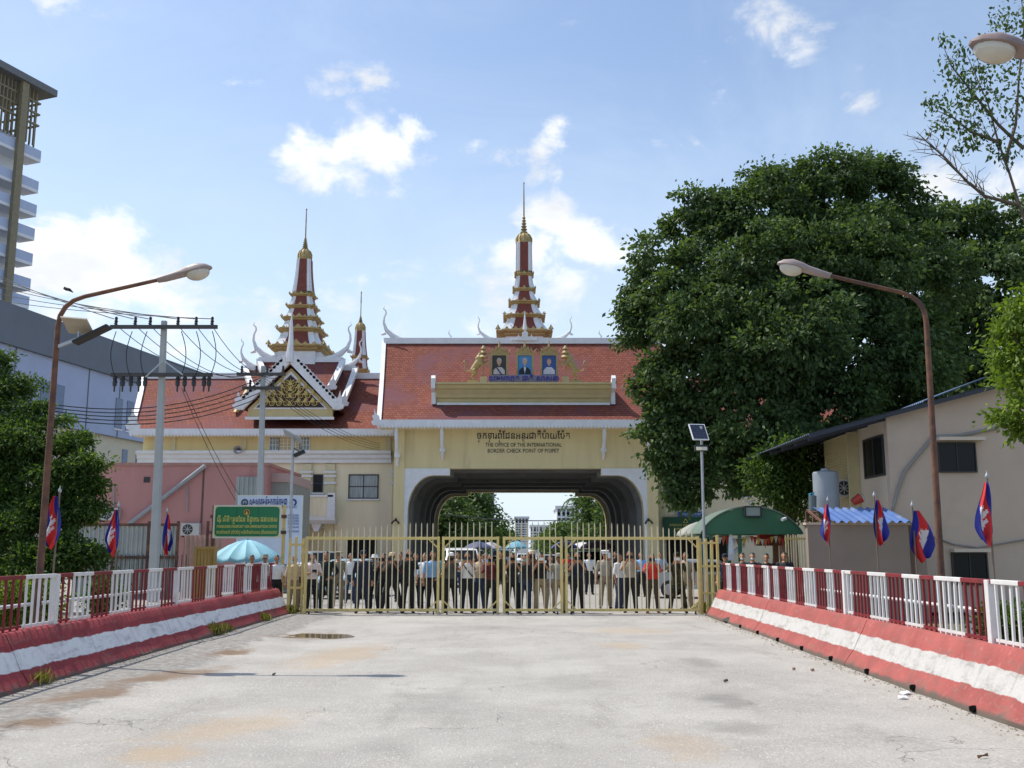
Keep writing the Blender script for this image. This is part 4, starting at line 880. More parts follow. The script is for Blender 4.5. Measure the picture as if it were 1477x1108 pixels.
for px, s, lab in ((684, 1, 'gilded rearing lion statue beside the figure in pale uniform'), (829, -1, 'gilded rearing lion statue beside the portrait of a person in white')):
    p = at(px - s * 2, 548, 58.5); root = thing('lion_statue', lab, 'statue', (p.x, 58.5, PZ), 'gilded lions on the roof platform')
    o = link('body', lm_, gold, root, (0, 0, .22)); o.scale = (s * 1.1, .95, .92)
    MB().box(p.x - .3, p.x + .32, 58.3, 58.72, PZ, PZ + .22).build('plinth', gold, root)
    x = p.x + s * .62; pr2 = thing('ceremonial_parasol', 'tiered gilded parasol on a pedestal held by the %s lion' % ('left-hand' if s > 0 else 'right-hand'), 'parasol', (x, 58.5, PZ), 'gilded parasols on the roof platform')
    MB().box(x - .2, x + .2, 58.35, 58.7, PZ, PZ + .42).build('pedestal', gcream, pr2)
    MB().tube([(x, 58.5, PZ + .4), (x, 58.5, PZ + 2.3)], .035, 6).build('shaft', gold, pr2)
    for k in range(3): MB().lathe([(.28 - .07 * k, 0), (.30 - .07 * k, .05), (.22 - .06 * k, .16), (.05, .24)], 14, (x, 58.5, PZ + 1.55 + .26 * k)).build('tier', gold, pr2)
# ================================================================== left: hotel tower, blue building, pink building
hotel_w = mat('hotel_white', srgb(228, 230, 234), .8, .04); hotel_b = mat('hotel_blue', srgb(182, 194, 220), .75, .05, 1.); bronze = mat('bronze_fin', srgb(134, 124, 98), .6, .15)
hp = at(60, 215, 110); hdir = Vector((.36, .93, 0)).normalized(); hn = Vector((hdir.y, -hdir.x, 0))     # facade runs along hdir, faces hn
hroot = thing('hotel_tower', 'tall white hotel tower with blue balconies and bronze screen crown', 'building', (hp.x, hp.y, 0))
rotH = Matrix((hdir, -hn, Vector((0, 0, 1)))).transposed()
def hb(u0, u1, v0, v1, z0, z1):           # u along facade (0 = far corner), v out from facade
    c = Vector((hp.x, hp.y, 0)) + hdir * ((u0 + u1) / 2) + hn * ((v0 + v1) / 2); c.z = (z0 + z1) / 2
    return MB().obox(c, (u1 - u0, v1 - v0, z1 - z0), rotH)
zt_h = at(60, 200, 110).z
hb(-45, -1.2, -18, -2.2, 0, zt_h).build('tower_wall', hotel_w, hroot)
fl = [at(58, y, 110).z for y in (214, 258, 292, 326, 362, 398, 424, 450, 480, 510)]
for i, z in enumerate(fl):
    hb(-45, 0, -2.3, 0, z - 1.75, z - 1.4).build('balcony_slab', hotel_w, hroot)
    hb(-45, 0, -.25, 0, z - 1.4, z - .35).build('balcony_front', hotel_b, hroot)
    hb(-.25, 0, -5.0, -.26, z - 1.4, z - .35).build('balcony_end', hotel_b, hroot)
    for u in (-6, -10.5, -15, -19.5):
        w = hb(u - .7, u + .7, -2.2, -2.12, z - 1.6, z + .5).build('window', dark, hroot)
        hb(u - .8, u + .8, -2.2, -2.16, z - 1.75, z - 1.61).build('sill', hotel_w, w)
    hb(-8.4, -8.1, -2.2, -.3, z - 1.9, z + 1.4).build('balcony_divider', hotel_w, hroot); hb(-12.9, -12.6, -2.2, -.3, z - 1.9, z + 1.4).build('balcony_divider', hotel_w, hroot)
zr = at(75, 137, 110).z
hb(-3.7, -2.8, .05, .5, 10, zr).build('bronze_pilaster', bronze, hroot); hb(-20, -18.8, .05, .7, 10, zr).build('bronze_pilaster', bronze, hroot)
hb(-48, .9, -20, .8, zr, zr + .8).build('roof_slab', mat('roof_slab_grey', srgb(110, 112, 116), .7), hroot)
for k in range(44): hb(-1.0 - k * .5, -.88 - k * .5, -.5, -.3, zt_h - 1.1, zr).build('screen_fin', bronze, hroot)
for k in range(7): hb(-.5, -.35, -.9 - k * .75, -.75 - k * .75, zt_h - 1.1, zr).build('screen_fin', bronze, hroot)
for t in (.25, .5, .75): hb(-22, -.3, -.55, -.28, zt_h + (zr - zt_h) * t, zt_h + (zr - zt_h) * t + .2).build('screen_rail', bronze, hroot); hb(-.52, -.3, -6, -.56, zt_h + (zr - zt_h) * t, zt_h + (zr - zt_h) * t + .2).build('screen_rail', bronze, hroot)
hb(-22, -7.6, -14, -4, zr + .8, zr + 5).build('plant_room', hotel_w, hroot); hb(-23, -6.6, -15, -3, zr + 5, zr + 5.6).build('plant_room_roof', MATS['roof_slab_grey'], hroot)

A = at(0, 431, 80); B = at(292, 541, 114); cdir = (Vector((B.x, B.y, 0)) - Vector((A.x, A.y, 0))).normalized(); cn = Vector((cdir.y, -cdir.x, 0)); H = (A.z + B.z) / 2
cas = thing('blue_hall', 'huge pale blue windowed hall with dark grey parapet band behind the trees', 'building', (A.x, A.y, 0))
rotC = Matrix((cdir, -cn, Vector((0, 0, 1)))).transposed(); Lc = (Vector((B.x, B.y, 0)) - Vector((A.x, A.y, 0))).length
def cb_(u0, u1, v0, v1, z0, z1):
    c = Vector((A.x, A.y, 0)) + cdir * ((u0 + u1) / 2) + cn * ((v0 + v1) / 2); c.z = (z0 + z1) / 2
    return MB().obox(c, (u1 - u0, v1 - v0, z1 - z0), rotC)
zb_ = at(190, 640, 104).z; blueg = mat('hall_blue', srgb(164, 176, 206), .7, .05, .4); dkg = mat('hall_grey', srgb(104, 112, 124), .7, .06, .5)
cb_(-25, Lc, -20, -.5, 0, zb_).build('lower_wall', mat('hall_cream', srgb(206, 198, 178), .8, .05), cas)
cb_(-25, Lc, -20, 0, zb_, H - 3.4).build('upper_wall', blueg, cas); cb_(-25, Lc, -20.3, .35, H - 3.4, H).build('parapet_band', dkg, cas)
for k in range(8):
    u = -8 + k * 5.2; cb_(u, u + .12, .0, .05, zb_, H - 3.42).build('panel_joint', dkg, cas)
for u0, z0, w, h in ((6, zb_ + 1, 1.3, 2.6), (8, zb_ + 1, 1.3, 2.6), (17.5, zb_ + .8, 1.2, 3), (19.5, zb_ + .8, 1.2, 3), (24, zb_ + .8, 1.2, 3), (26, zb_ + .8, 1.2, 3), (29.5, zb_ + 1, 1.2, 2.8)):
    w_ = cb_(u0, u0 + w, .0, .06, z0, z0 + h).build('window', mat('blue_glass', srgb(88, 108, 140), .15, .1), cas); cb_(u0 - .1, u0 + w + .1, .0, .1, z0 - .14, z0 - .01).build('sill', hotel_w, w_)
for u0 in (20, 22.5, 27, 30): 
    w_ = cb_(u0, u0 + .9, -.5, -.44, zb_ - 3.4, zb_ - 1.0).build('window', MATS['blue_glass'], cas); cb_(u0 - .1, u0 + 1.0, -.5, -.4, zb_ - 3.55, zb_ - 3.41).build('sill', hotel_w, w_)
cb_(22, 26, .06, .14, H - 6.3, H - 6.1).build('sign_arm', darkmetal, cas)

pinkm = mat('pink_plaster', srgb(186, 134, 128), .9, .12, .7, .2, 25, col2=srgb(150, 110, 106), thr=(.48, .7), stretch=(1, 1, 0.17)); PY = 46.
pk = thing('pink_building', 'low weathered pink building behind the corrugated fence', 'building', (at(270, 750, PY).x, PY, 0))
px0, px1 = at(118, 720, PY).x, at(385, 720, PY).x; pz = at(260, 672, PY).z
MB().box(px0, px1, PY, PY + 7, 0, pz).build('wall', pinkm, pk); MB().box(px0 - .06, px1 + .06, PY - .06, PY + 7.06, pz, pz + .14).build('coping', mat('pink_coping', srgb(170, 128, 118), .9, .15), pk)
MB().box(px1 + .003, at(410, 700, PY).x, PY + .8, PY + 6, 0, at(400, 694, PY).z).build('annex_wall', mat('annex_grey', srgb(150, 150, 142), .8, .08), pk); MB().box(px1 + .003, at(411, 690, PY).x, PY + .7, PY + 6.1, at(400, 694, PY).z, at(400, 681, PY).z).build('annex_band', mat('pink_pale', srgb(188, 160, 152), .9, .08), pk)
mtl = mat('corrugated_grey', srgb(168, 172, 168), .5, .12, 1.2, metal=.3, col2=srgb(128, 110, 92), thr=(.6, .8))
corrugated(at(340, 700, PY - .1).x, at(372, 700, PY - .1).x, 2.4, at(350, 688, PY).z, lambda s, t, d: (s, PY - .1 + d, t), .2, .03).build('corrugated_panel', mtl, pk)
MB().tube([at(185, 757, PY - .2), at(296, 672, PY - .2)], .10, 10).build('drain_pipe', mat('pvc_grey', srgb(150, 152, 156), .5), pk, smooth=True)
MB().box(at(293, 700, PY).x - .04, at(293, 700, PY).x + .04, PY - .02, PY - .003, .5, pz - .05).build('rain_streak', mat('streak', srgb(104, 80, 76), .9, .3, 4.), pk)
MB().box(at(212, 692, PY).x - .14, at(212, 692, PY).x + .14, PY - .03, PY - .004, at(212, 696, PY).z, at(212, 688, PY).z).build('vent', darkmetal, pk)
for px in (164, 270): MB().tube([at(px, 700, PY - .08), at(px, 738, PY - .08)], .03, 6).build('conduit', MATS['pvc_grey'], pk)
acw = mat('ac_white', srgb(190, 188, 182), .5, .08)
def aircon(px, py, Y, lab):
    p = at(px, py, Y); r = thing('air_conditioner', lab, 'air conditioner', (p.x, Y, p.z - .28), 'outdoor air conditioners'); MB().box(p.x - .42, p.x + .42, Y - .32, Y, p.z - .28, p.z + .28).build('casing', acw, r, bevel=.02)
    g_ = MB(); g_.loft([[(p.x - .1 + q * math.cos(a), Y - .322 - e, p.z + q * math.sin(a)) for a in [2 * math.pi * k / 20 for k in range(20)]] for q, e in ((.23, 0), (.23, .012), (.2, .012), (.2, .002))], cap=True); fan = g_.build('fan_grille', darkmetal, r)
    for k in range(4): MB().obox((p.x - .1, Y - .338, p.z), (.4, .008, .02), Matrix.Rotation(k * math.pi / 4, 3, 'Y')).build('grille_bar', acw, fan)
    for s in (-1, 1): MB().box(p.x + s * .32 - .03, p.x + s * .32 + .03, Y - .34, Y + .02, p.z - .34, p.z - .283).build('foot', darkmetal, r)
aircon(161, 742, PY - .02, 'white air conditioner on the pink wall beside the dark tree'); aircon(277, 764, PY - .02, 'white air conditioner low on the pink wall near the green sign')
# corrugated fence
FY = 38.; cf = thing('corrugated_fence', 'grey corrugated fence topped with a rusty rail', 'fence', (at(215, 800, FY).x, FY, 0))
for k, (a, b) in enumerate(((110, 165), (165, 215), (215, 258))): corrugated(at(a, 790, FY).x + .01, at(b, 790, FY).x - .01, 0, at(200, 758, FY).z, lambda s, t, d: (s, FY + d - .01 * (k % 2), t), .17, .025).build('sheet', mtl, cf)
for a, b in ((260, 298), (298, 318)): corrugated(at(a, 790, FY).x + .01, at(b, 790, FY).x, 0, at(280, 772, FY).z, lambda s, t, d: (s, FY + .3 + d, t), .17, .025).build('sheet', mat('corrugated_pinkish', srgb(186, 150, 136), .7, .15, 2.), cf)
for y in (757, 804): MB().box(at(108, y, FY).x, at(258, y, FY).x, FY - .1, FY - .04, at(200, y, FY).z - .05, at(200, y, FY).z + .05).build('rail', rust, cf)
for px in (112, 165, 215, 257, 300): MB().box(at(px, 790, FY).x - .05, at(px, 790, FY).x + .05, FY - .16, FY - .105, 0, at(px, 752, FY).z).build('post', rust, cf)
for i in range(26):
    x = at(112, 820, FY - .3).x + i * .16; MB().box(x - .012, x + .012, FY - .35, FY - .325, 0, at(200, 800, FY).z).build('spike_bar', darkmetal, cf)

# yellow panel and kiosk bits left of the gate
yp = thing('yellow_screen', 'tall yellow metal screen beside the blue umbrella', 'screen', (at(295, 850, 29.5).x, 29.5, 0)); xa, xb = at(281, 830, 29.5).x, at(309, 830, 29.5).x; zt_ = at(295, 791, 29.5).z
corrugated(xa, xb, .1, zt_, lambda s, t, d: (s, 29.5 + d, t), .1, .012).build('sheet', mat('panel_yellow', srgb(168, 142, 82), .6, .15, 3.), yp)
for x in (xa, xb): MB().box(x - .04, x + .04, 29.44, 29.56, 0, zt_ + .06).build('post', MATS['panel_yellow'], yp)
MB().box(xa, xb, 29.43, 29.47, zt_ - .02, zt_ + .05).build('rail', MATS['panel_yellow'], yp)

# ---------------- signs
sgreen = mat('sign_green', srgb(28, 122, 78), .45, .05, 2.); swhite = mat('sign_white', (.72, .74, .70), .5, .05)
SY = 30.6
s, xa, xb, za, zb = board('green_signboard', 310, 403, 731, 774, SY, sgreen, 'green signboard with yellow lettering and round emblem by the gate', .06, frame=mat('sign_frame', srgb(214, 214, 196), .5, .06), fw=.05)
s.location.z = 0
for o_ in s.children: o_.location.z += za
for px in (305, 407): MB().box(at(px, 790, SY).x - .045, at(px, 790, SY).x + .045, SY + .08, SY + .16, 0, zb + .05).build('post', rust if px < 350 else gy, s)
for px in (305, 407):
    for q in (745, 768): MB().box(at(px, 790, SY).x - .09, at(px, 790, SY).x + .09, SY + .02, SY + .079, at(350, q, SY).z - .05, at(350, q, SY).z + .05).build('bracket', rust, s)
for px in (341, 372): MB().box(at(px, 752, SY).x - .008, at(px, 752, SY).x + .008, SY - .004, SY - .0005, za, zb).build('seam', dgreen, s)
ec = at(356, 739, SY)
for r_, m_, e in ((.11, mat('emblem_brown', srgb(86, 64, 44), .5), .004), (.09, yel, .008), (.075, MATS['emblem_brown'], .012)):
    mb = MB(); mb.prism([(ec.x + r_ * math.cos(a), ec.z + r_ * math.sin(a)) for a in [2 * math.pi * k / 24 for k in range(24)]], SY - e, SY - .0006); mb.build('emblem', m_, s)
mb = MB(); flame(mb, ec.x, SY - .015, ec.z - .05, .06, 0, th=.008); mb.build('emblem', yel, s)
pale_y = mat('lettering_yellow', srgb(212, 206, 110), .5, .05)
text_mesh('khmer_lettering', 'ជំរុំ លិខិតឆ្លងែដន ទិដ្ឋាការ ជនបេទស', .15, pale_y, s, ((xa + xb) / 2, SY - .008, at(356, 752.5, SY).z), .008, .012, width=(xb - xa) * .93)
text_mesh('lettering', 'FOREIGNER PASSPORT VISA IMMIGRATION OFFICE', .085, pale_y, s, ((xa + xb) / 2, SY - .008, at(356, 761.5, SY).z), .008, .012, width=(xb - xa) * .93)
text_mesh('thai_lettering', 'ชาวต่างชาติ (ทำวีซ่า) หนังสือผ่านแดน (ขั้นตอนแรก)', .105, pale_y, s, ((xa + xb) / 2, SY - .008, at(356, 770, SY).z), .008, .008, width=(xb - xa) * .93)
for sx in (-1, 1):
    for sz in (-1, 1):
        x = (xa if sx < 0 else xb); z = (za if sz < 0 else zb); MB().prism([(x, z), (x - sx * .11, z), (x - sx * .03, z - sz * .03), (x, z - sz * .11)], SY - .006, SY - .0007).build('corner_mark', pale_y, s)
SY2 = 39.
s, xa, xb, za, zb = board('white_signboard', 343, 434, 716, 812, SY2, mat('sign_paleblue', srgb(206, 216, 232), .5, .05, 2.), 'tall pale blue notice board behind the green signboard', .08, frame=swhite, fw=.04)
s.location.z = 0
for o_ in s.children: o_.location.z += za
for px in (348, 430): MB().box(at(px, 812, SY2).x - .05, at(px, 812, SY2).x + .05, SY2 + .09, SY2 + .18, 0, zb).build('post', steel, s)
navy = mat('navy_ink', srgb(40, 58, 128), .5, .05)
text_mesh('khmer_lettering', 'សូមស្វាគមន៍មកកាន់កម្ពុជា', .26, navy, s, (at(387, 727, SY2).x, SY2 - .01, at(387, 728, SY2).z), .01, .015, width=wpx(361, 415, 727, SY2))
for px, c in ((353, mat('grey_ink', srgb(66, 74, 92), .5)), (423, navy)):
    p = at(px, 725, SY2); mb = MB(); mb.tube([(p.x + .11 * math.cos(a), SY2 - .012, p.z + .11 * math.sin(a)) for a in [2 * math.pi * k / 16 - 1.2 for k in range(15)]], .035, 6)
    if px < 400: flame(mb, p.x, SY2 - .012, p.z - .1, .1, 0, th=.02)
    mb.build('emblem', c, s)
for k, q in enumerate((733, 745, 749, 753, 757, 762, 768)):
    p0_, p1_ = ((405, 428) if q < 740 else (415, 431)); x0_, x1_ = at(p0_, q, SY2).x, at(p1_, q, SY2).x
    text_mesh('lettering', 'ការអនុញ្ញាត និង េសវាកម្ម', .09, mat('faint_ink', srgb(128, 142, 186), .5), s, ((x0_ + x1_) / 2, SY2 - .008, at(420, q, SY2).z), .006, 0, width=x1_ - x0_)

# ---------------- umbrellas
def umbrella(loc, rad, ztop, drop, m, label, ribs=12, tilt=0., group=None, pole=True):
    root = thing('market_umbrella', label, 'umbrella', (loc[0], loc[1], 0), group); x, y = loc[0], loc[1]; mb = MB(); rings = []; n = ribs * 4
    for t in (0.02, .25, .5, .75, .92, 1.0):
        ring = []
        for k in range(n):
            a = 2 * math.pi * k / n; sag = abs(math.sin(a * ribs / 2)); rr_ = rad * t * (1 - .035 * sag * t)
            z = ztop - drop * (t ** 1.75) - .09 * sag * t + (-.07 * (t > .95) * (1 - .5 * sag)); ring.append((x + rr_ * math.cos(a), y + rr_ * math.sin(a), z + tilt * rr_ * math.cos(a)))
        rings.append(ring)
    mb.loft(rings, False); o = mb.build('canopy', m, root, smooth=True, recalc=False); sd = o.modifiers.new('cloth', 'SOLIDIFY'); sd.thickness = .008
    MB().tube([(x, y, 0), (x, y, ztop + .06)], .025, 8).build('pole', steel, root)
    MB().lathe([(.05, 0), (.04, .08), (.005, .12)], 10, (x, y, ztop - .01)).build('cap', m, root)
    for k in range(ribs):
        a = 2 * math.pi * k / ribs; MB().tube([(x + rad * t * math.cos(a), y + rad * t * math.sin(a), ztop - drop * (t ** 1.75) - .02 + tilt * rad * t * math.cos(a)) for t in (.05, .5, .97)], .007, 4).build('rib', steel, root)
    return root
ub = mat('umbrella_cyan', srgb(138, 190, 206), .7, .08, 2.)
p = at(356, 790, 32.5); umbrella((p.x, 32.5), 1.17, at(356, 779, 32.5).z, at(356, 779, 32.5).z - at(356, 806, 32.5).z, ub, 'large pale blue umbrella below the green signboard', 14)

# ---------------- street lamps
lampglass = mat('lamp_glass', srgb(196, 190, 176), .15, .1, 3.); lamphead = mat('lamp_head_grey', srgb(150, 136, 132), .5, .12, 4.)
def street_lamp(base, knee, arm_end, label, tilt=(0, 0), headm=lamphead, solar=False):
    base, knee, arm_end = Vector(base), Vector(knee), Vector(arm_end); root = thing('street_lamp', label, 'street lamp', base, 'rusty street lamps along the bridge'); d = (arm_end - knee).normalized(); up = (knee - base).normalized()
    pts = [base, base.lerp(knee, .33), base.lerp(knee, .66), knee - up * .42]; 
    for t in (.25, .5, .75): pts.append((knee - up * .42) * (1 - t) ** 2 + knee * 2 * t * (1 - t) + (knee + d * .42) * t * t)
    pts += [knee + d * .42, knee.lerp(arm_end, .6), arm_end]
    MB().tube(pts, [.062, .056, .05, .044, .04, .04, .037, .036, .034, .032], 12).build('pole', rust, root, smooth=True)
    MB().lathe([(.1, 0), (.1, .5), (.085, .55)], 12, base).build('pole_base', rust, root, smooth=True)
    s = Vector((0, 1, 0)); u = d.cross(s).normalized(); u = u if u.z > 0 else -u
    rings = []
    for t, w, h0, h1 in ((-.05, .05, -.05, .05), (.08, .07, -.06, .06), (.34, .09, -.05, .09), (.46, .14, -.02, .12), (.62, .16, -.02, .135), (.78, .12, -.02, .09), (.86, .04, -.01, .03)):
        rings.append([arm_end + d * t + s * (w * math.cos(a)) + u * ((h1 if math.sin(a) > 0 else -h0) * math.sin(a)) for a in [2 * math.pi * k / 14 for k in range(14)]])
    MB().loft(rings).build('lamp_head', headm, root, smooth=True)
    rot = Matrix((d, s, u)).transposed(); MB().ell(arm_end + d * .62 - u * .03, (.20, .135, .13), 16, 10, 0, rot).build('lamp_bowl', lampglass, root, smooth=True)
    return root
LYp = 16.2
street_lamp(gnd(56, 838) * 0 + Vector((at(57, 838, LYp).x, LYp, -.1)), at(86, 436, LYp), at(232, 403, LYp), 'rusty street lamp with an added solar light beside the dark tree')
sl = at(84, 500, LYp); so = thing('solar_light', 'solar panel light clamped to the rusty lamp post by the dark tree', 'solar light', sl); so['group'] = 'solar lights'
MB().bar(sl, at(113, 489, LYp), .05, .05).build('arm', steel, so); MB().tube([at(113, 489, LYp), at(114, 478, LYp)], .02, 6).build('stem', steel, so)
c = at(112, 470, LYp - .02); MB().obox(c, (.44, .40, .025), Matrix.Rotation(R(-28), 3, 'X') @ Matrix.Rotation(R(6), 3, 'Y')).build('solar_panel', mat('panel_back', srgb(190, 180, 164), .6, .1), so)
MB().obox(at(133, 483, LYp), (.62, .24, .05), Matrix.Rotation(R(-27), 3, 'Y')).build('led_head', black, so, bevel=.01)
RYp = 16.6
street_lamp((at(1357, 838, RYp).x, RYp, -.1), at(1334, 430, RYp), at(1193, 397, RYp), 'rusty street lamp in front of the big tree and beige house')
e3 = at(1528, 84, 9.0); street_lamp((e3.x + 1.9, 9.0, -.1), (e3.x + 1.75, 9.0, e3.z - .32), e3, 'near street lamp head jutting in at the top corner of the view', headm=mat('lamp_head_pink', srgb(140, 122, 118), .5, .2, 5.))

def solar_pole(px, Y, ztop, label, mirror):
    x = at(px, 800, Y).x; root = thing('solar_lamp_post', label, 'solar lamp', (x, Y, 0), 'solar lamp posts at the gate'); MB().tube([(x, Y, 0), (x - .02 * mirror, Y, ztop)], .045, 10).build('pole', steel, root, smooth=True); return root, x
r_, x = solar_pole(418, 31.2, at(418, 632, 31.2).z, 'slim solar lamp post rising behind the green sign', 1)
MB().obox((x - .02, 31.1, at(418, 630, 31.2).z), (.62, .5, .03), Matrix.Rotation(R(28), 3, 'Y') @ Matrix.Rotation(R(-15), 3, 'X')).build('solar_panel', mat('panel_grey', srgb(168, 172, 176), .4, .1), r_)
MB().obox((x + .22, 31.05, at(418, 655, 31.2).z), (.34, .22, .1), Matrix.Rotation(R(-25), 3, 'Y')).build('floodlight', black, r_); MB().bar((x, 31.2, at(418, 646, 31.2).z), (x + .2, 31.1, at(418, 652, 31.2).z), .03, .03).build('bracket', darkmetal, r_)
r_, x = solar_pole(1016, 31.5, at(1012, 615, 31.5).z, 'slim solar lamp post with upright panel in front of the big tree', -1)
zc = at(1012, 624, 31.5).z; rotp = Matrix.Rotation(R(8), 3, 'Z') @ Matrix.Rotation(R(-38), 3, 'X')
MB().obox((x - .08, 31.4, zc), (.52, .04, .68), rotp).build('panel_frame', white, r_); cell = MB()
for i in range(4):
    for j in range(6): cell.obox(Vector((x - .08, 31.4, zc)) + rotp @ Vector(((i - 1.5) * .118, -.024, (j - 2.5) * .104)), (.112, .012, .098), rotp)
cell.build('solar_cells', mat('solar_cell', srgb(38, 44, 62), .2, .15), r_)
MB().obox((x - .02, 31.38, at(1012, 647, 31.5).z), (.42, .14, .16), Matrix.Rotation(R(-20), 3, 'X')).build('floodlight', darkmetal, r_); MB().obox((x - .02, 31.30, at(1012, 648, 31.5).z), (.34, .02, .11), Matrix.Rotation(R(-20), 3, 'X')).build('lens', mat('lens', srgb(220, 214, 190), .2), r_)

# ---------------- electricity poles and lines
conc = mat('pole_concrete', srgb(176, 178, 176), .85, .08, 2., .15, 20); cross_m = mat('crossarm', srgb(78, 76, 74), .8, .15); insul = mat('insulator', (.025, .022, .022), .35)
def upole(px_b, px_t, py_t, Y, arms, label):
    b = at(px_b, 800, Y); t = at(px_t, py_t, Y); root = thing('electricity_pole', label, 'pole', (b.x, Y, 0)); w0, w1 = .15, .09
    MB().loft([[(b.x + (t.x - b.x) * k + a * w, Y + c * w, t.z * k) for a, c in ((-1, -1), (1, -1), (1, 1), (-1, 1))] for k, w in ((0, w0), (1, w1))]).build('shaft', conc, root, bevel=.02)
    for (p0, p1, q, ins) in arms:
        a = at(p0, q, Y - .2); c = at(p1, q, Y - .2); MB().bar((a.x, Y - .24, a.z), (c.x, Y - .24, c.z), .12, .13).build('crossarm', cross_m, root)
        for f in ins[0]:
            p = Vector((a.x, Y - .24, a.z)).lerp(Vector((c.x, Y - .24, c.z)), f); s = ins[1]
            MB().lathe([(.05, .06), (.06, .1), (.045, .16), (.07, .2), (.045, .26), (.06, .32), (.03, .38)], 10, p + Vector((0, 0, 0))).build('insulator', insul, root, smooth=True) if s > 0 else MB().lathe([(.03, -.62), (.035, -.42), (.075, -.4), (.085, -.26), (.06, -.2), (.085, -.14), (.05, -.07)], 10, p).build('fuse_cutout', insul, root, smooth=True)
    return root
bracep = upole(224, 237, 463, 36, [(160, 314, 472, ((.05, .23, .37, .63, .8, .95), 1)), (161, 307, 541, ((.04, .12, .2, .28, .34, .66, .73, .82, .92, .97), -1))], 'tall concrete electricity pole with two crossarms beside the pink building')
for px in (210, 264): MB().bar(at(236, 520, 35.7), at(px, 544 if px < 236 else 541, 35.7), .05, .05).build('brace', steel, bracep)
upole(374, 380, 528, 44, [(342, 412, 540, ((.1, .4, .62, .95), 1)), (350, 405, 560, ((.2, .8), 1))], 'shorter concrete electricity pole in front of the ornate gable')
wire_m = mat('wire_black', (.02, .02, .022), .6)
def wire(a, b, sag, label, group, r=.014, n=14):
    a, b = Vector(a), Vector(b); pts = [a.lerp(b, k / n) - Vector((0, 0, sag * 4 * (k / n) * (1 - k / n))) for k in range(n + 1)]
    o = MB().tube(pts, r, 5).build('power_line', wire_m, None, smooth=True); tag(o, label, 'power line', group)
NTH = ['topmost', 'second', 'third', 'fourth', 'fifth', 'lowest']
for k, (px, py) in enumerate(((0, 384), (0, 393), (0, 402), (0, 414), (0, 428), (0, 440))):
    f = (.05, .23, .37, .63, .8, .95)[k]; e = at(160 + 154 * f, 466, 36); wire(at(px - 60, py - 18, 72), (e.x, 35.76, e.z + .1), .3, NTH[k] + ' of the thin power lines running from the hotel side to the tall pole', 'power lines to the hotel', .018)
for k, f in enumerate((.05, .23, .37, .63, .8, .95)):
    e = at(160 + 154 * f, 472, 36); q = at(342 + 70 * (.1, .25, .4, .62, .8, .95)[k], 538 + (k % 3) * 3, 44); wire((e.x, 35.76, e.z + .1), q, .7, ('first', 'second', 'third', 'fourth', 'fifth', 'last')[k] + ' insulator line from the dark tree side between the two concrete poles', 'power lines between the poles', .014)
for k in range(5):
    e = at(150 + 6 * k, 565 + k * 7, 36); q = at(376, 545 + k * 7, 44); wire((at(20, 600, 34).x, 33, at(20, 575 + k * 4, 34).z), q, .9, ('topmost', 'second', 'middle', 'fourth', 'lowest')[k] + ' of the low black cables passing the tall concrete pole', 'low cables', .02)
for k in range(4): wire(at(376 + k * 4, 540 + k * 8, 44), at(548, 640 + k * 3, 60.5), .5, ('top', 'second', 'third', 'bottom')[k] + ' black cable from the shorter pole to the gatehouse wall', 'cables to the gatehouse', .012)
for k in range(2): wire(at(262 + k * 4, 560, 36), at(340 + k * 10, 722, 45.5), .2, ('outer', 'inner')[k] + ' stay wire slanting down across the pink building', 'stay wires', .012)
for k, f in enumerate((.05, .2, .34, .66, .8, .95)):           # jumper loops between the crossarms
    a = at(160 + 154 * f, 478, 35.7); b = at(162 + 144 * f, 552, 35.7); pts = [a.lerp(b, t) + Vector(((-.22 if k < 3 else .22) * math.sin(math.pi * t), 0, 0)) for t in [j / 8 for j in range(9)]]
    tag(MB().tube(pts, .016, 5).build('jumper_cable', wire_m, None, smooth=True), ('first', 'second', 'third', 'fourth', 'fifth', 'last')[k] + ' jumper cable from the dark tree side between the crossarms of the tall pole', 'cable', 'jumper cables')
bd = at(98, 419, 70); b_ = MB(); b_.tube([bd + Vector((-.35, 0, .12)), bd + Vector((-.12, 0, .1)), bd + Vector((.1, 0, .05)), bd + Vector((.4, 0, -.16))], [.03, .13, .12, .03], 8); b_.ell(bd + Vector((-.24, 0, .2)), (.09, .08, .08)); bm_ = voxel(b_, 'bird', .03, 1)
tag(link('bird', bm_, mat('bird_dark', (.03, .03, .03), .7)), 'small dark bird perched on the power line', 'bird')

# ================================================================== right: house, tank, booth
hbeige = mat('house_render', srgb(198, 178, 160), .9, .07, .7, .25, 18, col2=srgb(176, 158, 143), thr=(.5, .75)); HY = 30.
HX = at(1283, 680, HY).x; HX1 = HX + 9; hs = thing('beige_house', 'two-storey beige rendered house with a sloping metal roof', 'house', (HX + 3, HY, 0))
def rz(x): return at(1283, 597, HY).z + (x - HX) * (at(1440, 554, HY).z - at(1283, 597, HY).z) / (at(1440, 554, HY).x - HX)
XR = at(1443, 554, HY).x
MB().prism([(HX, -.1), (HX, rz(HX) - .08), (XR, rz(XR) - .08), (HX1, rz(XR) - .08 - (HX1 - XR) * .3), (HX1, -.1)], HY, HY + .25).build('front_wall', hbeige, hs)
hsunlit = mat('house_render_sunlit', srgb(214, 198, 180), .9, .05, .7)  # lighter copy of the render, with the side wall's sunlight put into the colour
MB().box(HX, HX + .25, HY + .253, HY + 8, -.1, rz(HX) - .1).build('side_wall', hsunlit, hs); MB().box(HX, HX1, HY + 8, HY + 8.2, -.1, rz(HX) - .1).build('rear_wall', hbeige, hs)
metal_r = mat('roof_sheet', srgb(96, 108, 124), .45, .1, 1.5, metal=.4)
corrugated(HY - .35, HY + 9, at(1163, 637, HY).x, XR, lambda s, t, d: (t, s, rz(t) + d), .2, .02).build('roof_sheet', metal_r, hs)
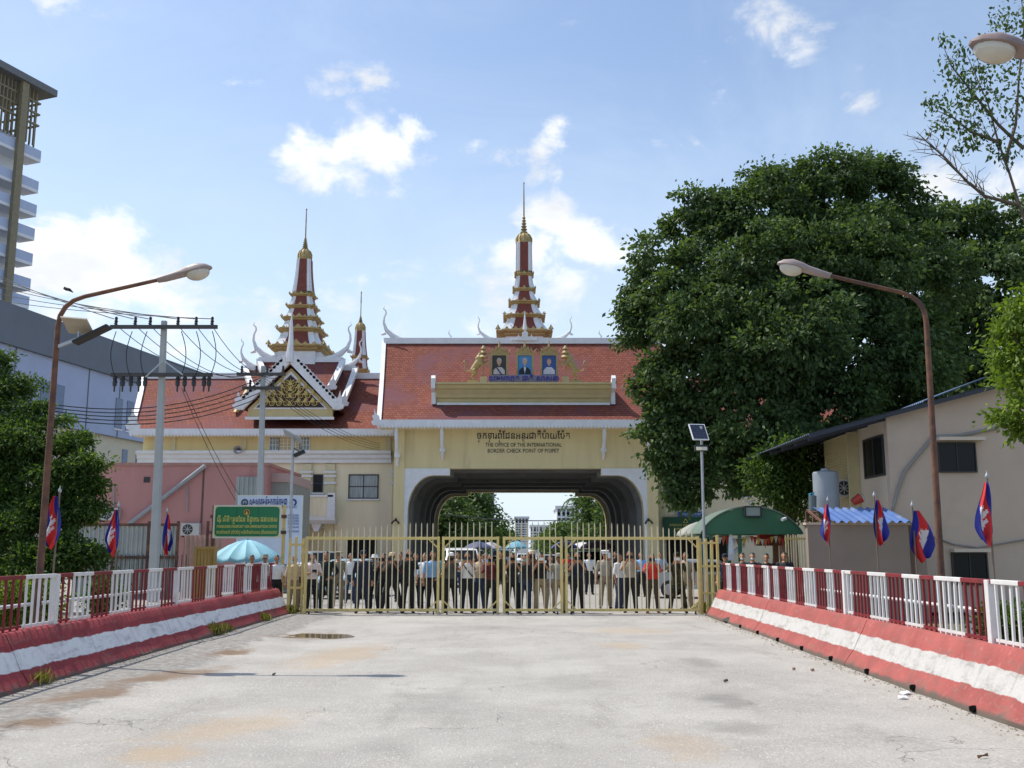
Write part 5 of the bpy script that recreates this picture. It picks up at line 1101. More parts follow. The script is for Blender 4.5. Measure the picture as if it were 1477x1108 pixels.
corrugated(HY - .35, HY + 9, XR, HX1 + .4, lambda s, t, d: (t, s, rz(XR) - (t - XR) * .3 + d), .2, .02).build('roof_sheet', metal_r, hs)
xl_ = at(1163, 637, HY).x
MB().prism([(xl_, rz(xl_) - .13), (XR, rz(XR) - .13), (XR, rz(XR) - .02), (xl_, rz(xl_) - .02)], HY - .37, HY - .33).build('rake_trim', mat('trim_dark', srgb(52, 56, 66), .6), hs)
for k in range(6): y = HY + .1 + k * 1.5; MB().prism([(xl_ + .1, rz(xl_ + .1) - .2), (HX, rz(HX) - .2), (HX, rz(HX) - .08), (xl_ + .1, rz(xl_ + .1) - .08)], y, y + .06).build('rafter', MATS['trim_dark'], hs)
corrugated(HY + .6, HY + 3.5, at(1345, 585, HY).x, XR - .1, lambda s, t, d: (t, s, rz(t) + .1 + .25 * (t - at(1345, 585, HY).x) / (XR - at(1345, 585, HY).x) + d), .16, .02).build('raised_sheet', mat('roof_blue_grey', srgb(120, 140, 168), .4, .1, metal=.4), hs)
window(hs, 1355, 1407, 640, 680, HY, 2, 1, darkmetal, False, fr=.035); window(hs, 1376, 1424, 799, 842, HY, 2, 1, darkmetal, False, fr=.04)
for p0, p1, q in ((1349, 1415, 634), (1370, 1424, 794)): MB().box(at(p0, q, HY).x, at(p1, q, HY).x, HY - .3, HY - .003, at(1380, q, HY).z - .05, at(1380, q, HY).z + .05).build('window_hood', hsunlit, hs)
# window and louvres on the sunlit side
ya, yb, z0, z1 = HY + .35, HY + 1.95, at(1283, 685, HY + 1).z, at(1283, 633, HY + 1).z
wn = MB().box(HX - .03, HX - .005, ya, yb, z0, z1).build('window', dark, hs); f = MB()
f.box(HX - .06, HX - .004, ya - .06, yb + .06, z1, z1 + .06); f.box(HX - .06, HX - .004, ya - .06, yb + .06, z0 - .06, z0); f.box(HX - .06, HX - .004, ya - .06, ya, z0, z1); f.box(HX - .06, HX - .004, yb, yb + .06, z0, z1); f.box(HX - .055, HX - .031, (ya + yb) / 2 - .025, (ya + yb) / 2 + .025, z0, z1); f.build('frame', darkmetal, wn)
lou = mat('louvre_cream', srgb(206, 192, 150), .7, .08)
LX = HX - .35; MB().box(LX - .02, HX - .003, HY + 2.55, HY + 2.62, 2.4, rz(HX) - .25).build('louvre_post', lou, hs); MB().box(LX - .02, HX - .003, HY + 4.9, HY + 4.97, 2.4, rz(HX) - .3).build('louvre_post', lou, hs)
for k in range(34): z = 2.6 + k * .088; MB().obox((LX + .05, HY + 3.76, z), (.09, 2.26, .012), Matrix.Rotation(R(35), 3, 'Y')).build('slat', lou, hs)
MB().tube([at(1440, 617, HY - .06), at(1385, 628, HY - .06), at(1345, 630, HY - .06), at(1338, 640, HY - .06), at(1305, 680, HY - .06), at(1296, 705, HY - .06), at(1286, 740, HY - .06)], .05, 8).build('pipe', mat('pipe_grey', srgb(142, 138, 132), .6), hs, smooth=True)
MB().tube([at(1310, 752, HY - .05), at(1340, 772, HY - .05), at(1375, 785, HY - .05), at(1410, 790, HY - .05), at(1480, 778, HY - .05)], .03, 6).build('cable', MATS['pipe_grey'], hs, smooth=True)
# low yard wall with blue lean-to sheet
WY = 27.5; wx0, wx1 = at(1166, 790, WY).x, at(1312, 790, WY).x; wz = at(1230, 757, WY).z
yw = thing('yard_wall', 'low brown rendered yard wall behind the railing', 'wall', ((wx0 + wx1) / 2, WY, 0)); MB().box(wx0, wx1, WY, WY + .2, -.1, wz).build('wall', mat('yard_render', srgb(146, 130, 118), .9, .1, .9, .25, 18), yw); MB().box(wx0 - .05, wx1 + .05, WY - .04, WY + .24, wz, wz + .06).build('coping', hbeige, yw)
MB().box(HX - .3, HX - .003, WY + .2, HY, -.1, wz).build('return_wall', MATS['yard_render'], yw)
bs = thing('lean_to_roof', 'small blue corrugated lean-to roof on the yard wall', 'roof', ((wx0 + wx1) / 2, WY + 1, wz)); zA = wz + .07; zB = at(1230, 733, WY + 2.2).z
bluer = mat('blue_sheet', srgb(96, 128, 186), .4, .12, 2., metal=.3, col2=srgb(150, 158, 168), thr=(.58, .75))
corrugated(at(1185, 757, WY).x, at(1302, 757, WY).x, 0., 1., lambda s, t, d: (s + .22 + .2 * t, WY - .25 + 2.4 * t, zA + (zB - zA) * t + d), .22, .03).build('sheet', bluer, bs)
for f_ in (0, 1):
    x = at((1187, 1300)[f_], 757, WY).x; MB().bar((x, WY + .1, wz + .08), (x + .2, WY + 2.1, zB - .06), .05, .06).build('rafter', rust, bs); MB().box(x + .15, x + .23, WY + 2.06, WY + 2.14, -.1, zB - .08).build('post', rust, bs)
TY = 31.2; tp = at(1193, 735, TY); tk = thing('water_tank', 'grey cylindrical water tank on a stand by the house', 'tank', (tp.x, TY, -.1)); rt = wpx(1175, 1211, 705, TY) / 2; th_ = at(1193, 679, TY).z - tp.z
rr_ = []
for k in range(25): rr_.append((rt * (1 + .012 * (k % 2)), th_ * .94 * k / 24))
MB().lathe(rr_ + [(rt * .9, th_ * .97), (rt * .35, th_), (rt * .32, th_ + .06), (.02, th_ + .07)], 28, (tp.x, TY, tp.z)).build('tank_body', mat('tank_grey', srgb(150, 158, 166), .5, .06, 2.), tk, smooth=True)
MB().box(tp.x - rt, tp.x + rt, TY - rt, TY + rt, tp.z - .08, tp.z - .003).build('platform', rust, tk)
for a in (-1, 1):
    for c in (-1, 1): MB().box(tp.x + a * rt * .85 - .04, tp.x + a * rt * .85 + .04, TY + c * rt * .85 - .04, TY + c * rt * .85 + .04, -.1, tp.z - .083).build('leg', rust, tk)
MB().tube([at(1170, 735, TY - .3), at(1168, 712, TY - .3), at(1173, 710, TY - .3), at(1174, 735, TY - .3)], .035, 8).build('blue_pipe', mat('pipe_cyan', srgb(84, 170, 196), .4), tk, smooth=True)
MB().tube([at(1172, 715, TY - .5), at(1172, 737, TY - .5)], .12, 12).build('filter', mat('filter_grey', srgb(96, 110, 112), .5), tk, smooth=True)
aircon(1217, 705, TY + 1.9, 'white air conditioner beside the grey water tank')
rb = at(1235, 722, TY - .4); bk = thing('red_bucket', 'red bucket lying on the lean-to roof edge', 'bucket', rb); m_ = MB(); rotb = Matrix.Rotation(R(60), 3, 'Y')
m_.loft([[rb + rotb @ Vector((q * math.cos(a), q * math.sin(a), z)) for a in [2 * math.pi * k / 16 for k in range(16)]] for q, z in ((.11, -.12), (.15, .15), (.155, .16), (.14, .16), (.1, -.1))]); m_.build('shell', mat('bucket_red', srgb(172, 58, 48), .5), bk, smooth=True); m_ = MB(); m_.tube([rb + rotb @ Vector((.15 * math.cos(a), .15 * math.sin(a) * .2, .16 + .13 * math.sin(a))) for a in [math.pi * k / 8 for k in range(9)]], .008, 5); m_.build('handle', steel, bk)
# stairs railing etc: tripod junk skipped; green guard booth with barrel roof
BY0, BY1 = 31.6, 33.6; bx0, bx1 = at(1010, 770, BY0).x, at(1158, 770, BY0).x; bz = at(1080, 771, BY0).z; bh = (at(1080, 729, BY0).z - bz) * .92; bc = (bx0 + bx1) / 2; bw = (bx1 - bx0) / 2
grn = mat('booth_green', srgb(52, 104, 74), .55, .08, 1.5, col2=srgb(74, 118, 92), thr=(.55, .8)); bo = thing('guard_booth', 'open green guard shelter with an arched roof and bunting', 'booth', (bc, BY0, 0))
arc = [(bc + bw * math.sin(t), bz + bh * (math.cos(t * 1.0) - math.cos(math.pi / 2 * .0 + 1.2)) / (1 - math.cos(1.2))) for t in [0]]
arc = [(bc + bw * math.sin(t) / math.sin(1.15), bz + bh * (math.cos(t) - math.cos(1.15)) / (1 - math.cos(1.15))) for t in [-1.15 + 2.3 * k / 28 for k in range(29)]]
MB().prism(arc, BY0, BY0 + .06).build('fascia', grn, bo)
mb = MB(); mb.loft([[(x, BY0 - .06, z + .02), (x, BY1, z + .02), (x, BY1, z + .06), (x, BY0 - .06, z + .06)] for x, z in arc]); mb.build('roof_sheet', mat('booth_edge', srgb(104, 122, 108), .5, .08), bo)
MB().prism(arc, BY1 - .1, BY1 - .04).build('fascia', grn, bo)
for x in (bx0 + .35, bc - .35, bx1 - .25):
    for y in (BY0 + .12, BY1 - .25): MB().box(x - .05, x + .05, y - .05, y + .05, -.01, bz - .003).build('post', grn if x < bc + 1 else hbeige, bo)
MB().box(bx0 + .3, bx1 - .3, BY1 - .32, BY1 - .26, .0, 1.0).build('back_board', mat('booth_board', srgb(140, 128, 108), .8, .1), bo)
MB().box(bc + .2, bx1 - .3, BY0 + 1.2, BY0 + 2.0, .0, 1.05).build('counter', rust, bo); MB().box(bc + .9, bc + 1.05, BY0 + .9, BY0 + 1.05, 0, 2.2).build('shelf_post', mat('wood_brown', srgb(112, 78, 54), .7), bo); MB().box(bc + .45, bx1 - .35, BY0 + 1.0, BY0 + 1.35, 1.92, 1.97).build('shelf', MATS['wood_brown'], bo)
fl_ = at(1086, 738, BY0 - .15); flo = thing('floodlight', 'black framed floodlight on top of the green shelter', 'floodlight', fl_); f = MB()
for a, b, c, d in ((-.26, .26, .13, .17), (-.26, .26, -.17, -.13), (-.26, -.22, -.13, .13), (.22, .26, -.13, .13)): f.box(fl_.x + a, fl_.x + b, fl_.y - .05, fl_.y + .05, fl_.z + c, fl_.z + d)
f.build('housing', black, flo); MB().box(fl_.x - .22, fl_.x + .22, fl_.y - .02, fl_.y + .03, fl_.z - .13, fl_.z + .13).build('lens', mat('lens_grey', srgb(126, 140, 132), .2), flo); MB().box(fl_.x - .28, fl_.x + .1, fl_.y - .1, fl_.y + .12, fl_.z + .3, fl_.z + .32).build('solar_panel', MATS['panel_grey'], flo); MB().box(fl_.x - .11, fl_.x - .08, fl_.y, fl_.y + .03, fl_.z + .171, fl_.z + .3).build('stem', steel, flo)
cc = at(1131, 749, BY0 - .1); cv = thing('security_camera', 'small white camera on the arched green fascia', 'camera', cc); MB().tube([cc + Vector((-.1, -.14, -.02)), cc + Vector((.05, .02, .02))], .05, 10).build('camera_body', white, cv, smooth=True); MB().tube([cc + Vector((.05, .02, .02)), cc + Vector((.05, .12, .04))], .018, 6).build('mount', white, cv)
bt = thing('bunting', 'string of small coloured pennants hanging in the green shelter', 'bunting', (bc, BY0 + .3, bz)); pcols = [mat('pennant_red', srgb(176, 52, 48), .7), mat('pennant_yellow', srgb(206, 184, 72), .7), mat('pennant_white', srgb(206, 204, 198), .7), mat('pennant_orange', srgb(190, 104, 60), .7)]
xs_ = [bx0 + .4 + k * (2 * bw - .8) / 22 for k in range(23)]; zz_ = lambda x: bz - .04 - .10 * math.sin((x - bx0) * 4) ** 2
MB().tube([(x, BY0 + .3, zz_(x)) for x in xs_], .006, 4).build('string', black, bt)
for k, x in enumerate(xs_[:-1]): MB().prism([(x, zz_(x)), (x + .13, zz_(x)), (x + .06 + random.uniform(-.03, .03), zz_(x) - random.uniform(.2, .34))], BY0 + .29 + .01 * (k % 3), BY0 + .296 + .01 * (k % 3)).build('pennant', pcols[k % 4], bt)
for px, py, w, h, c, lab in ((1106, 781, .5, .3, 'pennant_red', 'red box on the shelf under the green roof'), (1124, 783, .4, .26, 'wood_brown', 'brown box on the shelf under the green roof')):
    p_ = at(px, py, BY0 + 1.1); b_ = MB(); b_.box(p_.x - w / 2, p_.x + w / 2, BY0 + 1.02, BY0 + 1.32, 1.972, 1.972 + h); b_.box(p_.x - w / 2 - .01, p_.x + w / 2 + .01, BY0 + 1.01, BY0 + 1.33, 1.972 + h, 1.972 + h + .04); tag(b_.build('box', MATS[c]), lab, 'box')
pb = at(1062, 794, BY0 + .6); pbo = MB().obox(pb, (.62, .3, .1), Matrix.Rotation(R(-38), 3, 'Y')); tag(pbo.build('foam_board', white, bevel=.02), 'white foam board leaning in the green shelter', 'board')
bann = at(1055, 785, BY0 + .1); fb = thing('white_banner', 'narrow white banner hanging beside the green post', 'banner', bann); mb = MB(); mb.loft([[(bann.x - w, bann.y + .03 * math.sin(z * 9), bann.z + z), (bann.x + w * .6, bann.y + .03 * math.sin(z * 9 + 1), bann.z + z), (bann.x + w * .6, bann.y + .012 + .03 * math.sin(z * 9 + 1), bann.z + z), (bann.x - w, bann.y + .012 + .03 * math.sin(z * 9), bann.z + z)] for w, z in ((.05, .5), (.06, .3), (.09, 0), (.11, -.3), (.12, -.5))]); mb.build('cloth', white, fb); MB().tube([bann + Vector((.07, .1, -1.6)), bann + Vector((.05, .06, .55))], .012, 6).build('pole', steel, fb)
# yellow fence panel beside the booth
fx0, fx1 = at(1134, 800, 30.6).x, at(1164, 800, 30.6).x; yf = thing('yellow_fence_panel', 'yellow barred fence panel between shelter and yard wall', 'fence', (fx0, 30.6, 0)); zt_ = at(1150, 777, 30.6).z
for k in range(9): x = fx0 + (fx1 - fx0) * k / 8; MB().box(x - .013, x + .013, 30.58, 30.606, .05, zt_ + .1 + .03 * (k % 2)).build('bar', gp, yf)
for z in (.3, zt_): MB().box(fx0 - .03, fx1 + .03, 30.56, 30.578, z - .03, z + .03).build('rail', gy, yf)
p = at(1022, 765, 36); umbrella((p.x - .2, 36), .95, at(1022, 752, 36).z, .42, mat('umbrella_grey', srgb(150, 152, 142), .7, .08), 'faded grey umbrella beside the green shelter', 10)

# ---------------- flags
fblue = mat('flag_blue', srgb(38, 46, 140), .75, .1, 4.); fred = mat('flag_red', srgb(206, 48, 48), .75, .1, 4.); fwhite = mat('flag_white', srgb(226, 222, 222), .75, .05)
polem = mat('flagpole', srgb(120, 104, 92), .6, .15)
def flag(px, Y, ytop, ybot, label, side, seed, spread=.34):
    rn = random.Random(seed); x = at(px, ytop, Y).x; zt = at(px, ytop, Y).z; L = zt - at(px, ybot, Y).z; root = thing('flag', label, 'flag', (x, Y, 0), 'blue and red flags behind the railings')
    MB().tube([(x + rn.uniform(-.03, .03), Y, -.1), (x, Y, zt + .05)], .016, 8).build('pole', polem, root, smooth=True)
    MB().lathe([(.016, 0), (.03, .02), (.03, .05), (.012, .07), (.004, .12)], 8, (x, Y, zt + .04)).build('finial', steel, root, smooth=True)
    L *= 1.06; Wf = spread * L; nu, nv = 44, 34; mb = MB(); f1, f2 = rn.uniform(0, 6), rn.uniform(0, 6); P = []
    for j in range(nv + 1):                       # j down the hanging cloth, i across its folds
        s_ = j / nv; w = Wf * (.10 + .90 * math.sin(math.pi * min(1., s_ * .62 + .04)) ** 1.1) * (1 if s_ < .72 else 1 - .55 * ((s_ - .72) / .28) ** 1.4); cx_ = side * Wf * (.25 + .5 * s_)
        for i in range(nu + 1):
            a = i / nu; b_ = 2 * a - 1; hem = (.16 * L * (b_ * side * .5 + .5) + .03 * L * math.sin(a * 11 + f2)) * s_ ** 3
            P.append((x + cx_ + w * (b_ + .10 * math.sin(a * 9 + f1 + s_ * 2)), Y - .03 + .055 * L * math.sin(a * 12.5 + f1 + s_ * 1.6) * (.3 + s_) + .03 * L * math.sin(s_ * 7 + f2), zt - .02 - L * s_ + hem))
    mb.v = P
    for j in range(nv):
        for i in range(nu):
            a_, s_ = (i + .5) / nu, (j + .5) / nv; a_ = a_ if side > 0 else 1 - a_
            v = .08 + .62 * a_ + .42 * s_ - .12; u = .25 + .55 * s_ - .25 * (a_ - .5); m = 0 if v < .34 or v > .66 else 1; a, b = abs(u - .52) * 1.35, .5 + (v - .5) * 1.15
            if m == 1 and ((.62 < b < .69 and a < .20) or (.54 < b <= .62 and a < .16) or (.44 < b <= .54 and (a < .045 or .08 < a < .13)) or (.36 < b <= .44 and a < .03)): m = 2
            q = j * (nu + 1) + i; mb.f.append((q, q + 1, q + nu + 2, q + nu + 1)); mb.m.append(m)
    o = mb.build('cloth', [fblue, fred, fwhite], root, smooth=True, recalc=False)
flag(86, 17., 714, 788, 'blue and red flag with white temple drooping beside the rusty lamp post', -1, 1, 0.17)
flag(171, 21., 734, 797, 'drooping blue and red flag in front of the corrugated fence', -1, 2, 0.16)
flag(241, 25.5, 741, 797, 'small drooping blue and red flag nearest the yellow screen', 1, 3, 0.12)
flag(1194, 22.5, 726, 782, 'drooping blue and red flag in front of the lean-to roof corner', -1, 4, 0.14)
flag(1261, 19.5, 720, 785, 'drooping blue and red flag before the yard wall', 1, 5, 0.15)
flag(1316, 17.8, 735, 806, 'spread blue and red flag tilted beside the rusty lamp post', 1, 6, 0.24)
flag(1424, 15.5, 694, 784, 'largest blue and red flag in front of the beige house', -1, 7, 0.15)
# ================================================================== vegetation
bark = mat('bark', srgb(96, 84, 70), .95, .25, 4., .5, 20)
L_dark = leaf_mat('leaf_dark', (.042, .075, .031), (.092, .148, .058), .34, (.14, .21, .085))
L_mid = leaf_mat('leaf_mid', (.032, .068, .02), (.09, .155, .038), .36, (.20, .28, .06))
L_lime = leaf_mat('leaf_lime', (.07, .12, .02), (.16, .24, .04), .4, (.24, .32, .06))
L_grass = leaf_mat('leaf_grass', (.16, .18, .05), (.28, .28, .10), .35, (.38, .33, .18))
def leaf_mesh(name, P, size, out, droop=.5, aspect=.55, jitter=.9, fold=.12):
    n = len(P); d = out * .7 + rng.normal(0, jitter * .55, (n, 3)); d[:, 2] -= droop; d /= np.linalg.norm(d, axis=1)[:, None] + 1e-6
    r = rng.normal(0, 1, (n, 3)); s = np.cross(d, r); s /= np.linalg.norm(s, axis=1)[:, None] + 1e-6; nn = np.cross(d, s)
    L = size[:, None]; Wd = L * aspect * .5
    v = np.empty((n, 4, 3), np.float32); v[:, 0] = P; v[:, 1] = P + d * L * .45 + s * Wd + nn * L * fold; v[:, 2] = P + d * L; v[:, 3] = P + d * L * .45 - s * Wd + nn * L * fold
    me = bpy.data.meshes.new(name); me.vertices.add(n * 4); me.vertices.foreach_set('co', v.ravel())
    b = np.arange(n)[:, None] * 4; tri = np.concatenate([b + 0, b + 1, b + 2, b + 0, b + 2, b + 3], 1).astype(np.int32).ravel()
    me.loops.add(len(tri)); me.loops.foreach_set('vertex_index', tri); me.polygons.add(n * 2); me.polygons.foreach_set('loop_start', np.arange(0, n * 6, 3, dtype=np.int32))
    me.update(calc_edges=True); return me
def crown_points(blobs, n_leaf, clump=34, csize=.55, shell=.55):
    """leaf clumps spread through the outer part of every lobe"""
    vol = np.array([b[3] * b[4] + b[4] * b[5] + b[3] * b[5] for b in blobs]); vol = vol / vol.sum(); P = []; O = []
    for b, f in zip(blobs, vol):
        nc = max(3, int(n_leaf * f / clump)); d = rng.normal(0, 1, (nc, 3)); d /= np.linalg.norm(d, axis=1)[:, None]
        rad = shell + (1.06 - shell) * rng.random(nc) ** .55; rad *= 1 + .10 * np.sin(d[:, 0] * 7 + b[0]) * np.cos(d[:, 2] * 6 + b[2])
        c = np.array(b[:3]) + d * rad[:, None] * np.array(b[3:6])
        k = rng.normal(0, 1, (nc, clump, 3)) * (csize * rng.uniform(.6, 1.35, (nc, 1, 1))) * np.array([1, 1, .55]); pts = (c[:, None] + k).reshape(-1, 3)
        P.append(pts); o = np.repeat(d, clump, 0) + k.reshape(-1, 3) * .6; O.append(o)
    return np.concatenate(P), np.concatenate(O)
def tree(name, label, base, limbs, blobs, n_leaf, lsize, m, clump=34, csize=.5, droop=.5, shell=.55, zmin=None, group=None, r0=.4, aspect=.55, cat='tree'):
    base = Vector(base); root = thing(name, label, cat, base, group); mb = MB()
    for pts in limbs:
        pts = [Vector(p) for p in pts]; k = len(pts); ra = r0 if (pts[0] - base).length < .2 else r0 * .5
        mb.tube(pts, [ra * (1 - .8 * i / (k - 1)) + .01 for i in range(k)], 8)
    mb.build('trunk', bark, root, smooth=True)
    P, O = crown_points(blobs, n_leaf, clump, csize, shell)
    if zmin is not None: kk = P[:, 2] > zmin; P, O = P[kk], O[kk]
    P = P - np.array(base); me = leaf_mesh('crown', P, lsize * rng.uniform(.6, 1.3, len(P)), O, droop, aspect); link('crown', me, m, root); return root
def bl(px, py, r, Y, ky=1., kz=1.):
    p = at(px, py, Y); q = r * Y / FPX; return (p.x, p.y, p.z, q, q * ky, q * kz)
def limbs_to(base, fork, blobs, every=1):
    base, fork = Vector(base), Vector(fork); L = [[base, base.lerp(fork, .5) + Vector((.1, .1, 0)), fork]]
    for b in blobs[::every]:
        c = Vector(b[:3]); L.append([fork, fork.lerp(c, .45) + Vector((0, 0, .3)), fork.lerp(c, .9)])
    return L
def lobes(blobs, n=11, k=.40, rr=.74, kz=.8):
    out = []
    for b in blobs:
        d = rng.normal(0, 1, (n, 3)); d[:, 1] = -np.abs(d[:, 1]) * .8 + .25 * d[:, 1]; d /= np.linalg.norm(d, axis=1)[:, None]; s = rng.uniform(.7, 1.25, n)
        for i in range(n): out.append((b[0] + d[i, 0] * b[3] * rr, b[1] + d[i, 1] * b[4] * rr, b[2] + d[i, 2] * b[5] * rr, b[3] * k * s[i], b[4] * k * s[i], b[5] * k * kz * s[i]))
        out.append((b[0], b[1], b[2], b[3] * .72, b[4] * .72, b[5] * .72))
    return out
# the great dark tree
BT = [bl(1180, 310, 88, 43), bl(1262, 292, 62, 44), bl(1098, 318, 74, 42), bl(1030, 352, 72, 42), bl(965, 398, 70, 42), bl(925, 432, 34, 42), bl(1120, 400, 95, 40), bl(1220, 390, 100, 41), bl(1015, 465, 95, 40.5), bl(1130, 500, 105, 39), bl(1240, 490, 100, 40),
      bl(985, 545, 66, 41), bl(1080, 590, 90, 39.5), bl(1190, 590, 80, 40), bl(975, 630, 44, 41), bl(1040, 665, 56, 40.5), bl(1110, 655, 55, 40), bl(985, 700, 30, 41), bl(1300, 400, 85, 43), bl(1300, 540, 90, 42), bl(1300, 315, 45, 44), bl(1150, 275, 50, 43), bl(1215, 250, 42, 43), bl(1010, 300, 42, 42), bl(1260, 250, 34, 44), bl(1100, 262, 34, 43), bl(1200, 650, 55, 42), bl(1250, 600, 70, 44), bl(965, 590, 44, 41.5), bl(1005, 640, 50, 41.5), bl(1180, 430, 90, 43), bl(1060, 450, 80, 43), bl(942, 545, 40, 41.5), bl(945, 610, 38, 41.5), bl(958, 660, 32, 41.5), bl(915, 470, 30, 42)]
base = (at(1130, 800, 43).x, 43, -.05); fork = (base[0] + .2, 43, 5.5)
tree('broadleaf_tree', 'huge dark green broadleaf tree between the gatehouse and beige house', base, limbs_to(base, fork, BT, 2), [(b[0] + .15, b[1], b[2] - .15, b[3] * .98, b[4] * .98, b[5] * .95) for b in lobes(BT)], 230000, .225, L_dark, 60, .24, .6, .78, r0=.7, aspect=.55)
BT2 = [bl(1400, 345, 55, 50), bl(1455, 350, 60, 50), bl(1350, 360, 60, 50), bl(1420, 430, 90, 49), bl(1490, 420, 80, 50), bl(1380, 500, 80, 50), bl(1450, 520, 80, 50), bl(1520, 500, 80, 50), bl(1350, 610, 90, 52), bl(1450, 600, 80, 52)]
base = (at(1430, 800, 50).x, 50, -.05); tree('broadleaf_tree', 'dark broadleaf tree rising behind the roof of the beige house', base, limbs_to(base, (base[0], 50, 6), BT2, 2), lobes(BT2), 50000, .29, L_dark, 60, .28, .5, .75, r0=.6, aspect=.6)
# tall sparse tree, top corner
sb = Vector((at(1500, 300, 38).x, 38, -.05)); root = thing('sparse_tree', 'tall thin tree with bare twigs at the top corner', 'tree', sb); S = lambda px, py, dy=0: at(px, py, 38 + dy); mb = MB()
mb.tube([sb, Vector((sb.x, 38, 6)), S(1490, 420), S(1484, 335)], [.28, .22, .16, .14], 8)
main = [[S(1484, 335), S(1470, 295), S(1456, 250), S(1440, 205), S(1425, 150), S(1408, 110), S(1395, 80)], [S(1470, 296), S(1420, 283), S(1395, 262), S(1360, 225), S(1335, 203), S(1322, 190)], [S(1450, 232), S(1465, 180), S(1470, 110), S(1478, 30), S(1470, -20)], [S(1484, 335), S(1500, 250), S(1510, 150), S(1500, 60)], [S(1440, 205), S(1400, 190), S(1375, 170), S(1352, 160)], [S(1477, 215), S(1440, 180), S(1400, 130), S(1372, 95), S(1362, 70)]]
for k, pts in enumerate(main): mb.tube(pts, [.075 - .063 * i / (len(pts) - 1) for i in range(len(pts))], 6)
rt_ = random.Random(5)
for (px, py) in [(1420, 283), (1395, 262), (1370, 236), (1350, 215), (1335, 203), (1408, 270), (1382, 250), (1440, 288), (1360, 225), (1430, 200), (1455, 250)]:
    for j in range(4):
        p = S(px, py); dx, dz = rt_.uniform(-1.2, .5), rt_.uniform(.1, 1.3); q = p + Vector((dx * .6, rt_.uniform(-.3, .3), dz * .6)); e = q + Vector((dx * .5 + rt_.uniform(-.3, .3), 0, dz * .5 - rt_.uniform(0, .35))); mb.tube([p, q, e], [.022, .014, .006], 4); mb.tube([q, q + Vector((rt_.uniform(-.4, .4), 0, rt_.uniform(.1, .5)))], [.011, .005], 4)
mb.build('trunk', bark, root, smooth=True)
pts = []
for pxs in [(1370, 90, 20), (1385, 70, 16), (1400, 110, 26), (1375, 110, 18), (1425, 140, 26), (1350, 150, 14), (1365, 175, 18), (1352, 185, 12), (1385, 175, 22), (1400, 200, 18), (1420, 175, 24), (1440, 130, 30), (1450, 40, 26), (1470, 20, 26), (1440, 30, 16), (1465, 90, 26), (1400, 150, 26), (1340, 145, 8), (1390, 140, 22), (1470, 150, 26), (1440, 215, 14), (1410, 205, 14), (1475, 200, 18), (1455, 225, 10), (1490, 60, 30), (1500, 140, 40), (1360, 55, 8), (1385, 212, 8), (1430, 80, 26), (1415, 110, 20), (1495, 10, 30)]:
    p = S(pxs[0], pxs[1]); r = pxs[2] * 38 / FPX
    n_ = int(8 + pxs[2] * 2.5); pts.append(np.array(p) + rng.normal(0, r * .62, (n_, 3)))
P = np.concatenate(pts); me = leaf_mesh('crown', P - np.array(sb), .21 * rng.uniform(.7, 1.3, len(P)), rng.normal(0, .4, P.shape), .8, .5); link('crown', me, L_dark, root)
# lime tree at the right edge
BL = [bl(1480, 470, 36, 23, 1, .6), bl(1495, 435, 36, 23, 1, .6), bl(1456, 458, 20, 23, 1, .5), bl(1472, 550, 24, 22.5, 1, .6), bl(1490, 520, 34, 23, 1, .6), bl(1460, 600, 20, 22.5, 1, .5), bl(1490, 600, 34, 22.5), bl(1448, 510, 14, 23), bl(1520, 520, 70, 23.5), bl(1444, 606, 10, 22.5)]
base = (at(1530, 800, 23.5).x, 23.5, -.05); tree('lime_tree', 'light yellow-green tree reaching in over the beige house corner', base, limbs_to(base, (base[0], 23.5, 3.5), BL), BL, 9000, .15, L_lime, 26, .2, .5, .5, r0=.2)
# small tree left of the water tank
BS = [bl(1130, 660, 30, 36), bl(1105, 685, 26, 36), bl(1150, 690, 34, 36), bl(1170, 655, 26, 36.5), bl(1125, 712, 24, 36), bl(1160, 725, 24, 36), bl(1090, 672, 10, 36)]
base = (at(1145, 800, 36).x, 36, -.05); tree('small_tree', 'small bright green tree left of the grey water tank', base, limbs_to(base, (base[0], 36, 2.6), BS), BS, 9000, .16, L_mid, 26, .24, .45, .4, r0=.14)
# left tree
LT = [bl(12, 560, 44, 27, .7, .6), bl(58, 600, 42, 26.5, .7, .5), bl(104, 640, 34, 26, .7, .45), bl(130, 668, 20, 25.5, .7, .5), bl(30, 640, 56, 26, .7, .6), bl(88, 685, 44, 25.5, .7, .5), bl(132, 700, 20, 25.5, .7, .5), bl(10, 660, 70, 26, .7, .7), bl(60, 720, 66, 25.5, .6, .7), bl(115, 735, 34, 25.5, .7, .7), bl(30, 780, 66, 25, .6, .7), bl(100, 790, 40, 25, .7, .7), bl(-60, 600, 90, 27, .7), bl(-50, 740, 90, 26, .7), bl(60, 820, 44, 24.5, .6), bl(-15, 525, 32, 27, .8, .7), bl(130, 805, 26, 25)]
base = (at(20, 840, 26).x, 26, -.1); tree('broadleaf_tree', 'dense dark tree at the edge beside the rusty lamp post', base, limbs_to(base, (base[0], 26, 2.4), LT, 2), lobes(LT, 9, .42, .7, .6), 95000, .13, L_mid, 60, .14, .35, .72, r0=.3, aspect=.42)
